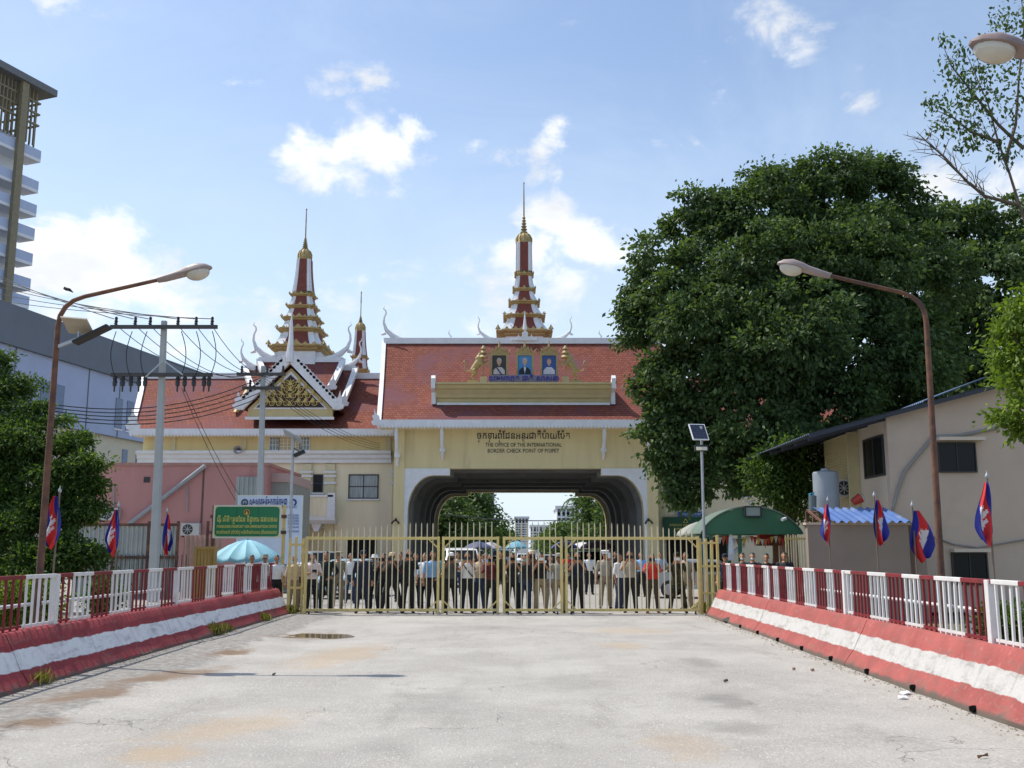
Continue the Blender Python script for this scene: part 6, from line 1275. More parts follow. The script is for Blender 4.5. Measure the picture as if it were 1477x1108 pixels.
# sunlit shrubs behind the left railing
for k, (px, py, r, Y, lab) in enumerate(((18, 868, 30, 17.6, 'sunlit leafy shrub at the edge behind the railing'), (52, 862, 24, 18.4, 'sunlit shrub below the first flag behind the railing'), (150, 858, 20, 21.5, 'dull green shrub between the two flags behind the railing'))):
    b = [bl(px, py, r, Y), bl(px - r * .6, py + 14, r * .7, Y), bl(px + r * .5, py + 16, r * .7, Y), bl(px + 3, py - r * .7, r * .35, Y)]
    base = (at(px, 880, Y).x, Y, -.12); tree('shrub', lab, base, limbs_to(base, (base[0], Y, .3), b), b, 3200 if k < 2 else 2200, .085, (L_lime if k < 2 else L_mid), 16, .09, .1, .3, zmin=-.1, r0=.03, cat='shrub', group='shrubs behind the railing')
# shrub at foot of right railing outer side
b = [bl(1440, 905, 26, 13.2), bl(1462, 900, 22, 13.2)]; base = (at(1450, 920, 13.2).x, 13.2, -.1); tree('shrub', 'low green shrub behind the white pipe rail under the house', base, limbs_to(base, (base[0], 13.2, .2), b), b, 1500, .08, L_mid, 14, .08, .1, .3, r0=.02, cat='shrub')
# weeds along the parapets
def weed(px, py, s, lab, n=420):
    p = gnd(px, py); root = thing('weed_tuft', lab, 'weed', p, 'weeds growing along the parapets'); c = np.zeros((n, 3)); c[:, 0] = rng.normal(0, s * .35, n); c[:, 1] = rng.normal(0, s * .6, n); o = rng.normal(0, .35, (n, 3)); o[:, 2] += 1.3
    me = leaf_mesh('foliage', c, s * rng.uniform(.4, 1.2, n), o, -.3, .055, .5); link('foliage', me, L_grass, root)
weed(45, 990, .22, 'dry weed tuft against the nearer end of the shaded parapet'); weed(305, 917, .26, 'largest yellow-green weed tuft beside the shaded parapet'); weed(322, 912, .2, 'weed tuft touching the largest one by the shaded parapet'); weed(378, 897, .22, 'weed tuft near the puddle by the shaded parapet'); weed(416, 886, .26, 'weed tuft at the gate foot by the shaded parapet'); weed(1018, 884, .3, 'dark weed tuft at the gate foot by the sunlit parapet'); weed(130, 965, .14, 'small dry weed tuft under the shaded parapet')

# ================================================================== beyond the passage
def far_tree(px, py, r, Y, lab, m=L_dark, n=9000, name='avenue_tree', sz=.42):
    b = [bl(px, py, r, Y), bl(px - r * .6, py + r * .5, r * .75, Y + 1), bl(px + r * .55, py + r * .45, r * .75, Y - 1), bl(px, py + r * .9, r * .8, Y), bl(px - r * .3, py - r * .45, r * .55, Y), bl(px + r * .35, py - r * .35, r * .5, Y)]
    base = (at(px, 790, Y).x, Y, -.02); tree(name, lab, base, limbs_to(base, (base[0], Y, 2.5), b), b, n, sz, m, 30, .6, .4, .4, r0=.35, group='trees along the avenue', zmin=.6)
far_tree(668, 735, 42, 104, 'dark tree seen through the passage above the white van'); far_tree(640, 745, 40, 96, 'dark tree close to the passage wall on the side of the office wing', n=8000); far_tree(870, 745, 36, 100, 'dark tree seen through the passage behind the palms', n=8000); far_tree(905, 750, 40, 95, 'dark tree at the passage edge beside the plain beige wing', n=7000)
far_tree(722, 772, 18, 150, 'small roundish tree far down the avenue', L_mid, 4000); far_tree(812, 775, 20, 150, 'small pale tree before the white apartment block', L_mid, 4000); far_tree(786, 780, 12, 200, 'distant low tree in the middle of the avenue', L_mid, 2500)
for k, (px, yt, Y) in enumerate(((832, 714, 118), (846, 722, 124))):
    t = at(px, yt + 6, Y); root = thing('palm_tree', ('taller palm with drooping fronds seen through the passage', 'shorter palm beside the taller one beyond the passage')[k], 'palm', (t.x, Y, 0), 'palms beyond the passage'); MB().tube([(t.x - .2, Y, -.02), (t.x - .1, Y, t.z * .5), (t.x, Y, t.z)], [.22, .17, .13], 8).build('trunk', bark, root, smooth=True)
    for j in range(13):
        a = 2 * math.pi * j / 13 + k; fr = MB(); Lf = 2.2; dirv = Vector((math.cos(a), math.sin(a), 0)); sv = Vector((-math.sin(a), math.cos(a), 0)); pts = [Vector((t.x, Y, t.z)) + dirv * Lf * q * (1 - .15 * q) + Vector((0, 0, Lf * (.55 * q - 1.15 * q * q))) for q in [i / 8 for i in range(9)]]
        fr.tube(pts, .03, 4)
        for i in range(1, 9):
            for s_ in (-1, 1):
                for h_ in (0, .5):
                    p = pts[i].lerp(pts[i - 1], h_); e = p + sv * s_ * .55 * (1.1 - i / 12) + dirv * .25 - Vector((0, 0, .3)); fr.add([p, p + dirv * .09, e], [(0, 1, 2)])
        fr.build('frond', L_dark, root, recalc=False)
wb = mat('far_white', srgb(222, 224, 226), .8, .04); fgl = mat('far_glass', srgb(96, 108, 120), .3, .1)
def far_block(p0, p1, q, Y, depth, floors, cols, lab, m=wb):
    a, b = at(p0, q, Y), at(p1, q, Y); root = thing('apartment_block', lab, 'building', ((a.x + b.x) / 2, Y, 0), 'white blocks far down the avenue'); MB().box(a.x, b.x, Y, Y + depth, -.02, a.z).build('wall', m, root); MB().box(a.x - .3, b.x + .3, Y - .3, Y + depth, a.z, a.z + .6).build('roof_edge', m, root)
    for f in range(floors):
        z = 4 + (a.z - 5) * f / floors
        for c in range(cols):
            w = (b.x - a.x) / cols; x = a.x + w * (c + .5); o = MB().box(x - w * .28, x + w * .28, Y - .05, Y - .01, z + .6, z + 2.1).build('window', fgl, root)
        MB().box(a.x, b.x, Y - .5, Y - .06, z, z + .35).build('ledge', m, root)
far_block(803, 836, 734, 205, 14, 6, 5, 'white apartment block seen through the passage beside the palms'); far_block(836, 870, 740, 230, 14, 6, 5, 'white apartment block partly behind the palms'); far_block(743, 762, 748, 300, 14, 9, 4, 'slim pale tower block far down the avenue', mat('far_grey', srgb(204, 206, 208), .8, .04)); far_block(765, 800, 760, 320, 14, 5, 8, 'low white block at the end of the avenue'); far_block(697, 712, 700, 260, 12, 14, 3, 'thin dark-windowed tower behind the passage tree', mat('far_slate', srgb(120, 132, 146), .7, .05))
wire(at(640, 742, 81), at(905, 735, 150), 1.0, 'cable crossing the sky inside the passage', 'cables beyond the passage', .05)

# vehicles inside the checkpoint
tyre = mat('tyre', (.02, .02, .02), .85); rimm = mat('rim', (.4, .4, .42), .35, metal=.7)
def vehicle(kind, loc, rzd, paint, label):
    root = thing(kind, label, 'car' if kind == 'car' else 'van' if kind == 'minivan' else 'pickup', loc, 'vehicles inside the checkpoint', R(rzd)); root0 = Vector(loc); root.location = (0, 0, 0); root.rotation_euler = (0, 0, 0)
    if kind == 'car': L, Wd, prof, cab = 4.4, 1.75, [(-2.2, .35), (-2.2, .62), (-2.1, .78), (-1.2, .92), (-.6, .96), (1.5, .98), (2.12, .9), (2.2, .6), (2.2, .35)], [(-1.15, .90), (-.45, 1.42), (.75, 1.45), (1.55, .95)]
    elif kind == 'minivan': L, Wd, prof, cab = 4.8, 1.85, [(-2.4, .35), (-2.4, .8), (-2.3, .98), (-1.6, 1.08), (2.3, 1.1), (2.4, .9), (2.4, .35)], [(-1.7, 1.05), (-.9, 1.85), (2.1, 1.92), (2.35, 1.07)]
    else: L, Wd, prof, cab = 5.2, 1.85, [(-2.6, .5), (-2.6, .95), (-2.5, 1.08), (-1.2, 1.15), (.9, 1.15), (2.6, 1.12), (2.6, .5)], [(-1.15, 1.12), (-.5, 1.72), (.75, 1.76), (1.0, 1.12)]
    h = Wd / 2                                     # nose towards -y
    def ring(x, k): return [(x * k if abs(x) else 0, p[0], p[1]) for p in prof]
    MB().loft([[(s * h * f, y, (z if f > .9 else z)) for y, z in prof] for s, f in ((-1, .94), (-1, 1.0), (1, 1.0), (1, .94))]).build('body', paint, root, bevel=.05)
    ct = .82
    MB().loft([[(-h * (.95 if z < 1.2 else ct), y, z) for y, z in cab], [(h * (.95 if z < 1.2 else ct), y, z) for y, z in cab]]).build('cabin', paint, root, bevel=.04)
    (y0, z0), (y1, z1), (y2, z2), (y3, z3) = cab; e = .012
    nf = Vector((0, -(z1 - z0), (y1 - y0))).normalized(); nf = nf if nf.y < 0 else -nf
    def pane(nm, a, b, wa, wb_, n): 
        P_ = [Vector((-wa, a[0], a[1])), Vector((wa, a[0], a[1])), Vector((wb_, b[0], b[1])), Vector((-wb_, b[0], b[1]))]; MB().add([p + n * e for p in P_] + [p - n * .004 for p in P_], [(0, 1, 2, 3), (7, 6, 5, 4), (0, 4, 5, 1), (1, 5, 6, 2), (2, 6, 7, 3), (3, 7, 4, 0)]).build(nm, dark, root)
    lp_ = lambda a, b, t: (a[0] + (b[0] - a[0]) * t, a[1] + (b[1] - a[1]) * t)
    pane('windscreen', lp_(cab[0], cab[1], .12), lp_(cab[0], cab[1], .92), h * .86, h * .74, nf); nb = Vector((0, (z2 - z3), (y3 - y2))).normalized(); pane('rear_window', lp_(cab[3], cab[2], .2), lp_(cab[3], cab[2], .9), h * .84, h * .72, nb if nb.y > 0 else -nb)
    for s in (-1, 1):
        for a, b in ((.06, .48), (.52, .94)):
            yl0, yl1 = y0 + (y3 - y0) * a + (.1 if a < .1 else 0), y0 + (y3 - y0) * b; yt0, yt1 = y1 + (y2 - y1) * a, y1 + (y2 - y1) * b
            q = [Vector((s * h * .945, yl0, z0 + .1)), Vector((s * h * .945, yl1, z0 + .1)), Vector((s * h * (ct + .01), yt1, z1 - .08)), Vector((s * h * (ct + .01), yt0, z1 - .08))]; MB().add([p + Vector((s * .012, 0, 0)) for p in q] + [p - Vector((s * .03, 0, 0)) for p in q], [(0, 1, 2, 3), (7, 6, 5, 4), (0, 4, 5, 1), (1, 5, 6, 2), (2, 6, 7, 3), (3, 7, 4, 0)]).build('side_window', dark, root)
        for yy in (-L * .31, L * .30):
            w = MB(); w.loft([[(s * h - s * .1 + dx, yy + r * math.cos(a), .33 + r * math.sin(a)) for a in [2 * math.pi * k / 20 for k in range(20)]] for dx, r in ((-.1, .30), (-.09, .33), (.09, .33), (.1, .30))]); wo = w.build('wheel', tyre, root, smooth=True)
            w = MB(); w.loft([[(s * h - s * .1 + s * dx, yy + r * math.cos(a), .33 + r * math.sin(a)) for a in [2 * math.pi * k / 16 for k in range(16)]] for dx, r in ((.08, .21), (.105, .21), (.11, .17))]); w.build('rim', rimm, wo)
        MB().box(s * h * .62 - .2, s * h * .62 + .2, -L / 2 - .015, -L / 2 + .08, prof[1][1] - .06, prof[1][1] + .1).build('headlight', mat('headlamp', srgb(224, 226, 226), .15), root); MB().box(s * h * .7 - .16, s * h * .7 + .16, L / 2 - .08, L / 2 + .015, prof[1][1], prof[1][1] + .2).build('tail_light', mat('taillamp', srgb(150, 24, 22), .3), root); MB().box(s * h + s * .02 - .09, s * h + s * .02 + .09, y0 + .3, y0 + .42, z0 + .1, z0 + .24).build('wing_mirror', paint, root)
    MB().box(-.45, .45, -L / 2 - .02, -L / 2 + .02, .5, .66).build('grille', black, root); MB().box(-.26, .26, -L / 2 - .035, -L / 2 - .021, .38, .49).build('number_plate', white, root)
    root.location = root0; root.rotation_euler = (0, 0, R(rzd)); return root
pw_ = mat('paint_white', (.75, .76, .77), .25, .03); ps = mat('paint_silver', (.40, .43, .46), .3, .04, metal=.4); pb_ = mat('paint_black', (.02, .02, .024), .2, .1); pg = mat('paint_blue', srgb(70, 96, 132), .25, .05)
def vx(px, Y): return at(px, 800, Y).x
vehicle('pickup', (vx(458, 43), 43, 0), 50, mat('paint_grey', (.3, .32, .33), .3, .04, metal=.3), 'grey pickup parked behind the pale pinkish shirt near the office wing'); vehicle('car', (vx(508, 40), 40, 0), -8, mat('paint_pale_blue', srgb(150, 176, 186), .25, .03), 'pale blue car facing the gate beside the navy uniform'); vehicle('minivan', (vx(665, 52), 52, 0), 6, pw_, 'white minivan at the passage mouth behind the white shirt with strap')
vehicle('car', (vx(700, 66), 66, 0), 0, pb_, 'black car inside the passage'); vehicle('car', (vx(790, 88), 88, 0), 4, ps, 'silver car just beyond the passage'); vehicle('minivan', (vx(724, 96), 96, 0), -4, pg, 'blue van far beyond the passage'); vehicle('car', (vx(1018, 39), 39, 0), 75, ps, 'silver car partly hidden by the gate side frame'); vehicle('pickup', (vx(850, 72), 72, 0), 8, pb_, 'dark pickup on the passage side below the purple umbrella'); vehicle('car', (vx(755, 120), 120, 0), 0, pw_, 'white car far down the avenue')
UC = [(745, 84, .95, srgb(110, 176, 204), 'bright blue umbrella seen through the passage'), (815, 80, 1.1, srgb(96, 108, 170), 'indigo umbrella seen through the gate braces'), (862, 76, 1.3, srgb(150, 112, 136), 'purple umbrella on the passage side'), (690, 86, 1.2, srgb(76, 84, 120), 'dark blue umbrella beside the passage tree'), (707, 92, 1.1, srgb(170, 170, 190), 'pale umbrella beyond the white van'), (840, 92, 1.2, srgb(200, 200, 204), 'white umbrella beyond the purple one')]
for px, Y, r, c, lab in UC: umbrella((vx(px, Y), Y), r, 2.55, .5, mat('umbrella_' + lab.split()[0] + str(px), c, .7, .06), lab, 8, group='umbrellas beyond the gate')
# ================================================================== people
def person_mesh(name, pose, stance=.12, lean=0., girth=1.):
    """one continuous body standing at the origin and facing -y; returns the mesh with material zones
    zones: 0 skin 1 shirt 2 forearm 3 trousers 4 shoes 5 hair 6 eyes"""
    b = MB(); segs = []
    def limb(a, c, r0, r1, zone, n=10):
        a, c = Vector(a), Vector(c); b.tube([a, a.lerp(c, .5), c], [r0, (r0 + r1) / 2, r1], n); segs.append((a, c, (r0 + r1) / 2, zone))
    def ball(c, r, zone): b.ell(c, r, 10, 7); segs.append((Vector(c), Vector(c), (r[0] + r[1] + r[2]) / 3, zone))
    g = girth
    rings = []
    for z, rx, ry, cy in ((.80, .13, .10, .0), (.88, .168, .118, .005), (.96, .165, .118, .0), (1.06, .152, .112, -.005), (1.18, .165, .115, -.005), (1.30, .182, .112, 0), (1.38, .175, .095, .005), (1.43, .11, .075, .01), (1.455, .06, .06, .01)):
        gg = g if .9 < z < 1.3 else (1 + g) / 2
        rings.append([(rx * gg * math.cos(a), cy + ry * gg * math.sin(a) + lean * (z - .9), z) for a in [2 * math.pi * k / 18 for k in range(18)]])
    b.loft(rings)
    segs.append((Vector((0, 0, 1.02)), Vector((0, lean * .4, 1.36)), .15, 1)); segs.append((Vector((-.09, 0, .86)), Vector((.09, 0, .86)), .12, 3))
    hy = lean * .62
    limb((0, hy + .01, 1.42), (0, hy - .01, 1.52), .055, .052, 0); hc = Vector((0, hy - .025, 1.60))
    ball(hc + Vector((0, .012, .02)), (.076, .094, .10), 0); ball(hc + Vector((0, -.02, -.06)), (.056, .062, .062), 0)
    b.tube([hc + Vector((0, -.088, .02)), hc + Vector((0, -.108, -.018)), hc + Vector((0, -.088, -.03))], [.011, .016, .012], 6)
    for s in (-1, 1): b.ell(hc + Vector((s * .079, .012, -.005)), (.012, .022, .034), 8, 6)
    ball(hc + Vector((0, .03, .045)), (.083, .092, .088), 5)
    for s in (-1, 1):
        k = s * stance; hip = Vector((s * .09, 0, .88)); kn = Vector((s * .10 + k * .55, -.03, .48)); an = Vector((s * .10 + k, .03, .09))
        limb(hip, kn, .105 * (.6 + .4 * g), .078, 3); limb(kn, an, .076, .062, 3)
        b.tube([an + Vector((0, .05, -.04)), an + Vector((s * .01, -.06, -.045)), an + Vector((s * .025, -.17, -.06))], [.048, .045, .032], 8); segs.append((an + Vector((0, .05, -.05)), an + Vector((s * .025, -.18, -.06)), .045, 4))
        e, w, h = pose['R' if s > 0 else 'L']; e, w, h = [Vector((s * q[0], q[1] + hy * .6, q[2])) for q in (e, w, h)]; sh_ = Vector((s * .185, hy * .8, 1.375)); ball(sh_, (.066, .066, .064), 1)
        limb(sh_, e, .058, .048, 1); limb(e, w, .043, .030, 2)
        d = (h - w).normalized(); up = Vector((0, 0, 1)) if abs(d.z) < .8 else Vector((0, -1, 0)); sd = d.cross(up).normalized(); nn = sd.cross(d); rot = Matrix((sd, d, nn)).transposed(); pc = w + d * .05
        b.ell(pc, (.042, .055, .019), 10, 7, 0, rot); segs.append((w + d * .01, h + d * .08, .04, 0))
        for f in range(4):
            o = pc + sd * (.031 - .0205 * f) + d * .042; Lf = (.062, .075, .07, .055)[f]; cur = -nn * (.022 if pose['curl'] > .5 else .010); b.tube([o, o + d * Lf * .5 + cur * .4, o + d * Lf * .9 + cur * 1.6], [.0105, .010, .008], 6)
        tsd = sd * (1 if s < 0 else -1); o = pc - d * .018 + tsd * .034; b.tube([o, o + tsd * .022 + d * .028, o + tsd * .028 + d * .058], [.0125, .011, .009], 6)
    me = voxel(b, name, .0115, 1); n = len(me.polygons); cen = np.empty(n * 3, np.float32); me.polygons.foreach_get('center', cen); cen = cen.reshape(-1, 3)
    best = np.full(n, 1e9); zone = np.zeros(n, np.int32)
    for a, c, r, z in segs:
        if z == 5: continue
        a_ = np.array(a); d = np.array(c) - a_; L2 = max(1e-9, d @ d); t = np.clip(((cen - a_) @ d) / L2, 0, 1); dist = np.linalg.norm(cen - a_ - t[:, None] * d, axis=1) - r; k = dist < best; best[k] = dist[k]; zone[k] = z
    hd = cen - np.array(hc); r_head = np.linalg.norm(hd, axis=1) < .16; head = r_head & (cen[:, 2] > 1.50)
    zone[head] = 0; zone[head & ((hd[:, 2] > .075 + .55 * np.minimum(0, hd[:, 1] + .05) * 0) | ((hd[:, 1] > .02) & (hd[:, 2] > -.05)) & (np.abs(hd[:, 0]) < .086))] = 5
    zone[head & (hd[:, 1] < -.055) & (np.abs(np.abs(hd[:, 0]) - .03) < .013) & (np.abs(hd[:, 2] - .012) < .009)] = 6
    zone[(cen[:, 2] > 1.435) & (~head) & (np.abs(cen[:, 0]) < .075) & (zone == 1)] = 0
    zone[(cen[:, 2] < .985) & (zone == 1)] = 3
    me.polygons.foreach_set('material_index', zone); me.polygons.foreach_set('use_smooth', [True] * n)
    return me
POSES = {
    'down': dict(R=((.245, .02, 1.12), (.265, -.05, .89), (.265, -.09, .80)), L=((.25, .03, 1.12), (.27, -.03, .89), (.27, -.07, .80)), curl=1),
    'photo': dict(R=((.25, -.16, 1.20), (.10, -.31, 1.42), (.06, -.345, 1.50)), L=((.25, -.16, 1.19), (.10, -.31, 1.41), (.06, -.345, 1.49)), curl=1),
    'onehand': dict(R=((.26, -.15, 1.22), (.12, -.33, 1.46), (.09, -.36, 1.54)), L=((.25, .03, 1.12), (.27, -.04, .89), (.27, -.08, .80)), curl=1),
    'chest': dict(R=((.26, -.04, 1.12), (.11, -.27, 1.16), (.05, -.31, 1.19)), L=((.26, -.04, 1.12), (.11, -.27, 1.16), (.05, -.31, 1.19)), curl=1),
    'hips': dict(R=((.34, .08, 1.14), (.19, -.03, .98), (.13, -.07, .95)), L=((.25, .03, 1.12), (.27, -.04, .89), (.27, -.08, .80)), curl=1),
    'high': dict(R=((.29, -.14, 1.30), (.20, -.30, 1.55), (.15, -.33, 1.64)), L=((.25, -.16, 1.19), (.12, -.31, 1.40), (.08, -.345, 1.48)), curl=1),
}
PM = {}
def pmesh(pose, stance, girth):
    k = (pose, stance, girth)
    if k not in PM: PM[k] = person_mesh('person_%s' % pose, POSES[pose], stance, 0., girth)
    return PM[k]
SK = [mat('skin_a', srgb(164, 116, 88), .55, .06), mat('skin_b', srgb(188, 140, 108), .55, .06), mat('skin_c', srgb(128, 88, 66), .55, .06)]
HAIR = mat('hair_black', (.012, .011, .010), .5); EYE = mat('eye_dark', (.015, .012, .01), .3)
CL = {k: mat('cloth_' + k, c, .85, .10, 9., .25, 60) for k, c in dict(black=srgb(26, 27, 30), navy=srgb(30, 36, 54), white=srgb(222, 224, 226), pinkish=srgb(216, 202, 204), green=srgb(30, 40, 36), khaki=srgb(150, 136, 112), tan=srgb(164, 154, 138), blue=srgb(126, 170, 214), olive=srgb(74, 76, 70), beige=srgb(200, 178, 146), maroon=srgb(84, 38, 42), charcoal=srgb(46, 50, 54), jeans=srgb(44, 58, 84), grey=srgb(150, 150, 140), red=srgb(196, 50, 42), brown=srgb(70, 60, 48), orange=srgb(178, 92, 54), paleblue=srgb(170, 190, 214), khakipant=srgb(146, 130, 104)).items()}
def camo():
    m = mat('cloth_camo', srgb(66, 66, 48), .9, .25, 6., .2, 60, col2=srgb(34, 34, 26), thr=(.46, .5)); n = [x for x in m.node_tree.nodes if x.type == 'TEX_NOISE'][1]; n.inputs['Scale'].default_value = 9; n.inputs['Detail'].default_value = 2; CL['camo'] = m
    m = mat('cloth_plaid', srgb(96, 40, 44), .9, .4, 14.); CL['plaid'] = m
camo()
capm = {}
def cap_mesh(kind):
    if kind in capm: return capm[kind]
    c = Vector((0, -.005, 1.655)); mb = MB()
    if kind == 'cap': mb.lathe([(.098, -.02), (.10, .02), (.085, .065), (.04, .088), (.005, .092)], 16, c); mb.prism([(-.075, -.07), (-.06, -.155), (0, -.185), (.06, -.155), (.075, -.07)], 1.636, 1.650, 'z')
    elif kind == 'peaked': mb.lathe([(.094, -.02), (.096, .02), (.135, .055), (.135, .07), (.10, .085), (.005, .09)], 18, c); mb.prism([(-.075, -.07), (-.055, -.14), (0, -.155), (.055, -.14), (.075, -.07)], 1.632, 1.646, 'z')
    else: mb.lathe([(.17, -.02), (.175, -.008), (.10, .0), (.10, .05), (.085, .085), (.005, .09)], 20, c)
    capm[kind] = mb.mesh(kind, smooth=True); return capm[kind]
phone_me = MB().box(-.075, .075, -.005, .005, -.038, .038); phone_me = phone_me.mesh('phone'); 
phone_v = MB().box(-.038, .038, -.005, .005, -.076, .076).mesh('phone_upright')
lens_m = mat('phone_lens', (.01, .01, .01), .1)
def person(px, Y, pose, shirt, trousers, label, h=1.68, turn=0., stance=.10, girth=1., sleeve='skin', shoes='black', hat=None, hatc='navy', skin=0, phone=None, group='people gathered behind the border gate'):
    stance = round(stance * .4, 3) if stance < .15 else round(stance * .75, 3)
    me = pmesh(pose, stance, girth); x = at(px, 840, Y).x; o = bpy.data.objects.new('person', me); COL.objects.link(o); o.location = (x, Y, -.004); s = h / 1.70; o.scale = (s, s, s); face = math.degrees(math.atan2(x, Y)); o.rotation_euler = (0, 0, R(turn - face * .9))
    sk = SK[skin]; want = [sk, CL[shirt], sk if sleeve == 'skin' else CL[sleeve], CL[trousers], CL[shoes], HAIR, EYE]
    while len(me.materials) < 7: me.materials.append(None)
    for i, m in enumerate(want): o.material_slots[i].link = 'OBJECT'; o.material_slots[i].material = m
    tag(o, label, 'person', group)
    if hat:
        c = bpy.data.objects.new('hat' if hat == 'brim' else 'cap', cap_mesh(hat)); COL.objects.link(c); c.parent = o
        if not cap_mesh(hat).materials: cap_mesh(hat).materials.append(None)
        c.material_slots[0].link = 'OBJECT'; c.material_slots[0].material = CL[hatc]
    if phone:
        hp_ = POSES[pose]['R'][2]; both = pose in ('photo', 'chest'); lx = 0 if both else hp_[0] + .0; local = Vector((lx, hp_[1] - .045, hp_[2] + (.05 if pose != 'chest' else .03)))
        p = bpy.data.objects.new('phone', phone_me if both else phone_v); COL.objects.link(p); p.location = o.matrix_basis @ local; p.rotation_euler = o.rotation_euler; p.scale = (1.1, 1, 1.1)
        if not p.data.materials: p.data.materials.append(None)
        p.material_slots[0].link = 'OBJECT'; p.material_slots[0].material = CL[phone]
        tag(p, 'phone held up by the ' + label[:1].lower() + ' '.join(label.split()[:7])[1:], 'phone', 'phones held up at the gate')
    return o
G = 29.45
person(424, 29.9, 'down', 'beige', 'khakipant', 'person in beige shirt at the yellow side frame by the green sign', 1.6, 20)
person(450, G, 'chest', 'pinkish', 'black', 'person in pale pinkish shirt looking down at a phone', 1.66, 8, .08, phone='black')
person(470, 30.4, 'hips', 'green', 'green', 'person in dark green outfit just behind the pale pinkish shirt', 1.72, -10, .1, 1.12, 'green')
person(487, 31.2, 'down', 'khaki', 'khakipant', 'officer in khaki uniform and peaked cap beside the dark green outfit', 1.70, 5, .06, 1., 'khaki', hat='peaked', hatc='khaki', skin=1)
person(523, G, 'down', 'navy', 'navy', 'stocky person in navy uniform standing with arms down', 1.74, 0, .13, 1.22, 'navy', hat='cap', hatc='navy')
person(540, 30.9, 'down', 'black', 'black', 'person in black with a white brimmed hat behind the navy uniform', 1.62, -25, .08, sleeve='black', hat='brim', hatc='white', skin=2)
person(553, 29.9, 'photo', 'charcoal', 'black', 'person in charcoal shirt aiming a phone beside the black vest', 1.66, -8, .1, phone='black')
person(565, G, 'photo', 'black', 'black', 'person in black vest in a wide stance with phone raised', 1.68, -6, .26, 1.08, hat='cap', hatc='beige', phone='charcoal', skin=2)
person(589, G, 'photo', 'black', 'black', 'tall person all in black photographing with both hands', 1.78, 0, .08, sleeve='black', phone='black')
person(599, 31.6, 'down', 'paleblue', 'black', 'person in pale blue shirt hidden behind the tall person in black', 1.68, 15)
person(613, 30.3, 'down', 'white', 'black', 'person in white short-sleeved shirt beside the light blue shirt', 1.68, -30, .06, hat=None, skin=1)
person(624, 29.6, 'hips', 'blue', 'black', 'person in light blue shirt and black trousers behind the gate post', 1.74, 10, .08)
person(650, G, 'photo', 'olive', 'black', 'person in olive grey tee with a white cap photographing', 1.68, 0, .12, 1.12, hat='cap', hatc='white', phone='black', skin=2)
per = person(674, G, 'photo', 'white', 'black', 'person in white tee with a black cross-body strap', 1.70, 0, .12, phone='charcoal')
person(692, 29.7, 'high', 'beige', 'jeans', 'person in beige shirt with one arm raised high', 1.70, -20, .1, phone='black', skin=1)
person(707, G, 'photo', 'plaid', 'black', 'person in dark maroon plaid shirt beside the raised arm', 1.64, 4, .1, sleeve='plaid', phone='black')
person(739, G, 'photo', 'black', 'black', 'person in black tee with a badge lanyard and phone', 1.68, 0, .12, phone='black')
person(757, 29.55, 'photo', 'charcoal', 'jeans', 'person in charcoal jacket and blue jeans', 1.64, 5, .08, sleeve='charcoal', phone='grey')
person(768, 30.7, 'photo', 'maroon', 'brown', 'person in maroon shirt behind the charcoal jacket', 1.74, 0, .06, hat='cap', hatc='beige', phone='black', skin=2)
person(780, G, 'photo', 'black', 'khakipant', 'person in black tee and khaki trousers with both hands up', 1.68, 0, .12, 1.1, phone='white')
person(794, 31.2, 'down', 'white', 'grey', 'person in white top partly hidden behind the khaki trousers', 1.6, 20)
person(806, G, 'hips', 'grey', 'khakipant', 'person in grey field uniform and cap at the bracketed post', 1.66, 5, .1, sleeve='grey', hat='cap', hatc='grey', skin=2)
person(833, G, 'photo', 'navy', 'black', 'person in navy shirt photographing right of the bracketed post', 1.70, 0, .1, phone='black')
person(873, 31.6, 'onehand', 'tan', 'khakipant', 'officer in tan uniform and white topped cap holding one hand up', 1.74, 5, .1, hat='peaked', hatc='white', phone='white')
person(893, 31.0, 'down', 'white', 'jeans', 'person in plain white tee turned sideways in blue jeans', 1.66, 60, .08)
person(909, G, 'photo', 'tan', 'black', 'bald person in tan shirt raising a phone beside the red shirt', 1.74, 0, .12, 1.1, phone='black')
person(941, G, 'photo', 'red', 'brown', 'person in bright red shirt and brown trousers', 1.66, 0, .13, 1.08, shoes='orange', phone='black')
person(977, G, 'photo', 'camo', 'camo', 'soldier in dark camouflage holding a pale phone up', 1.68, 0, .17, 1.05, 'camo', phone='white', hat='cap', hatc='camo')
person(990, 31.0, 'down', 'khaki', 'khakipant', 'person in khaki behind the camouflaged soldier', 1.7, -20, .08, sleeve='khaki')
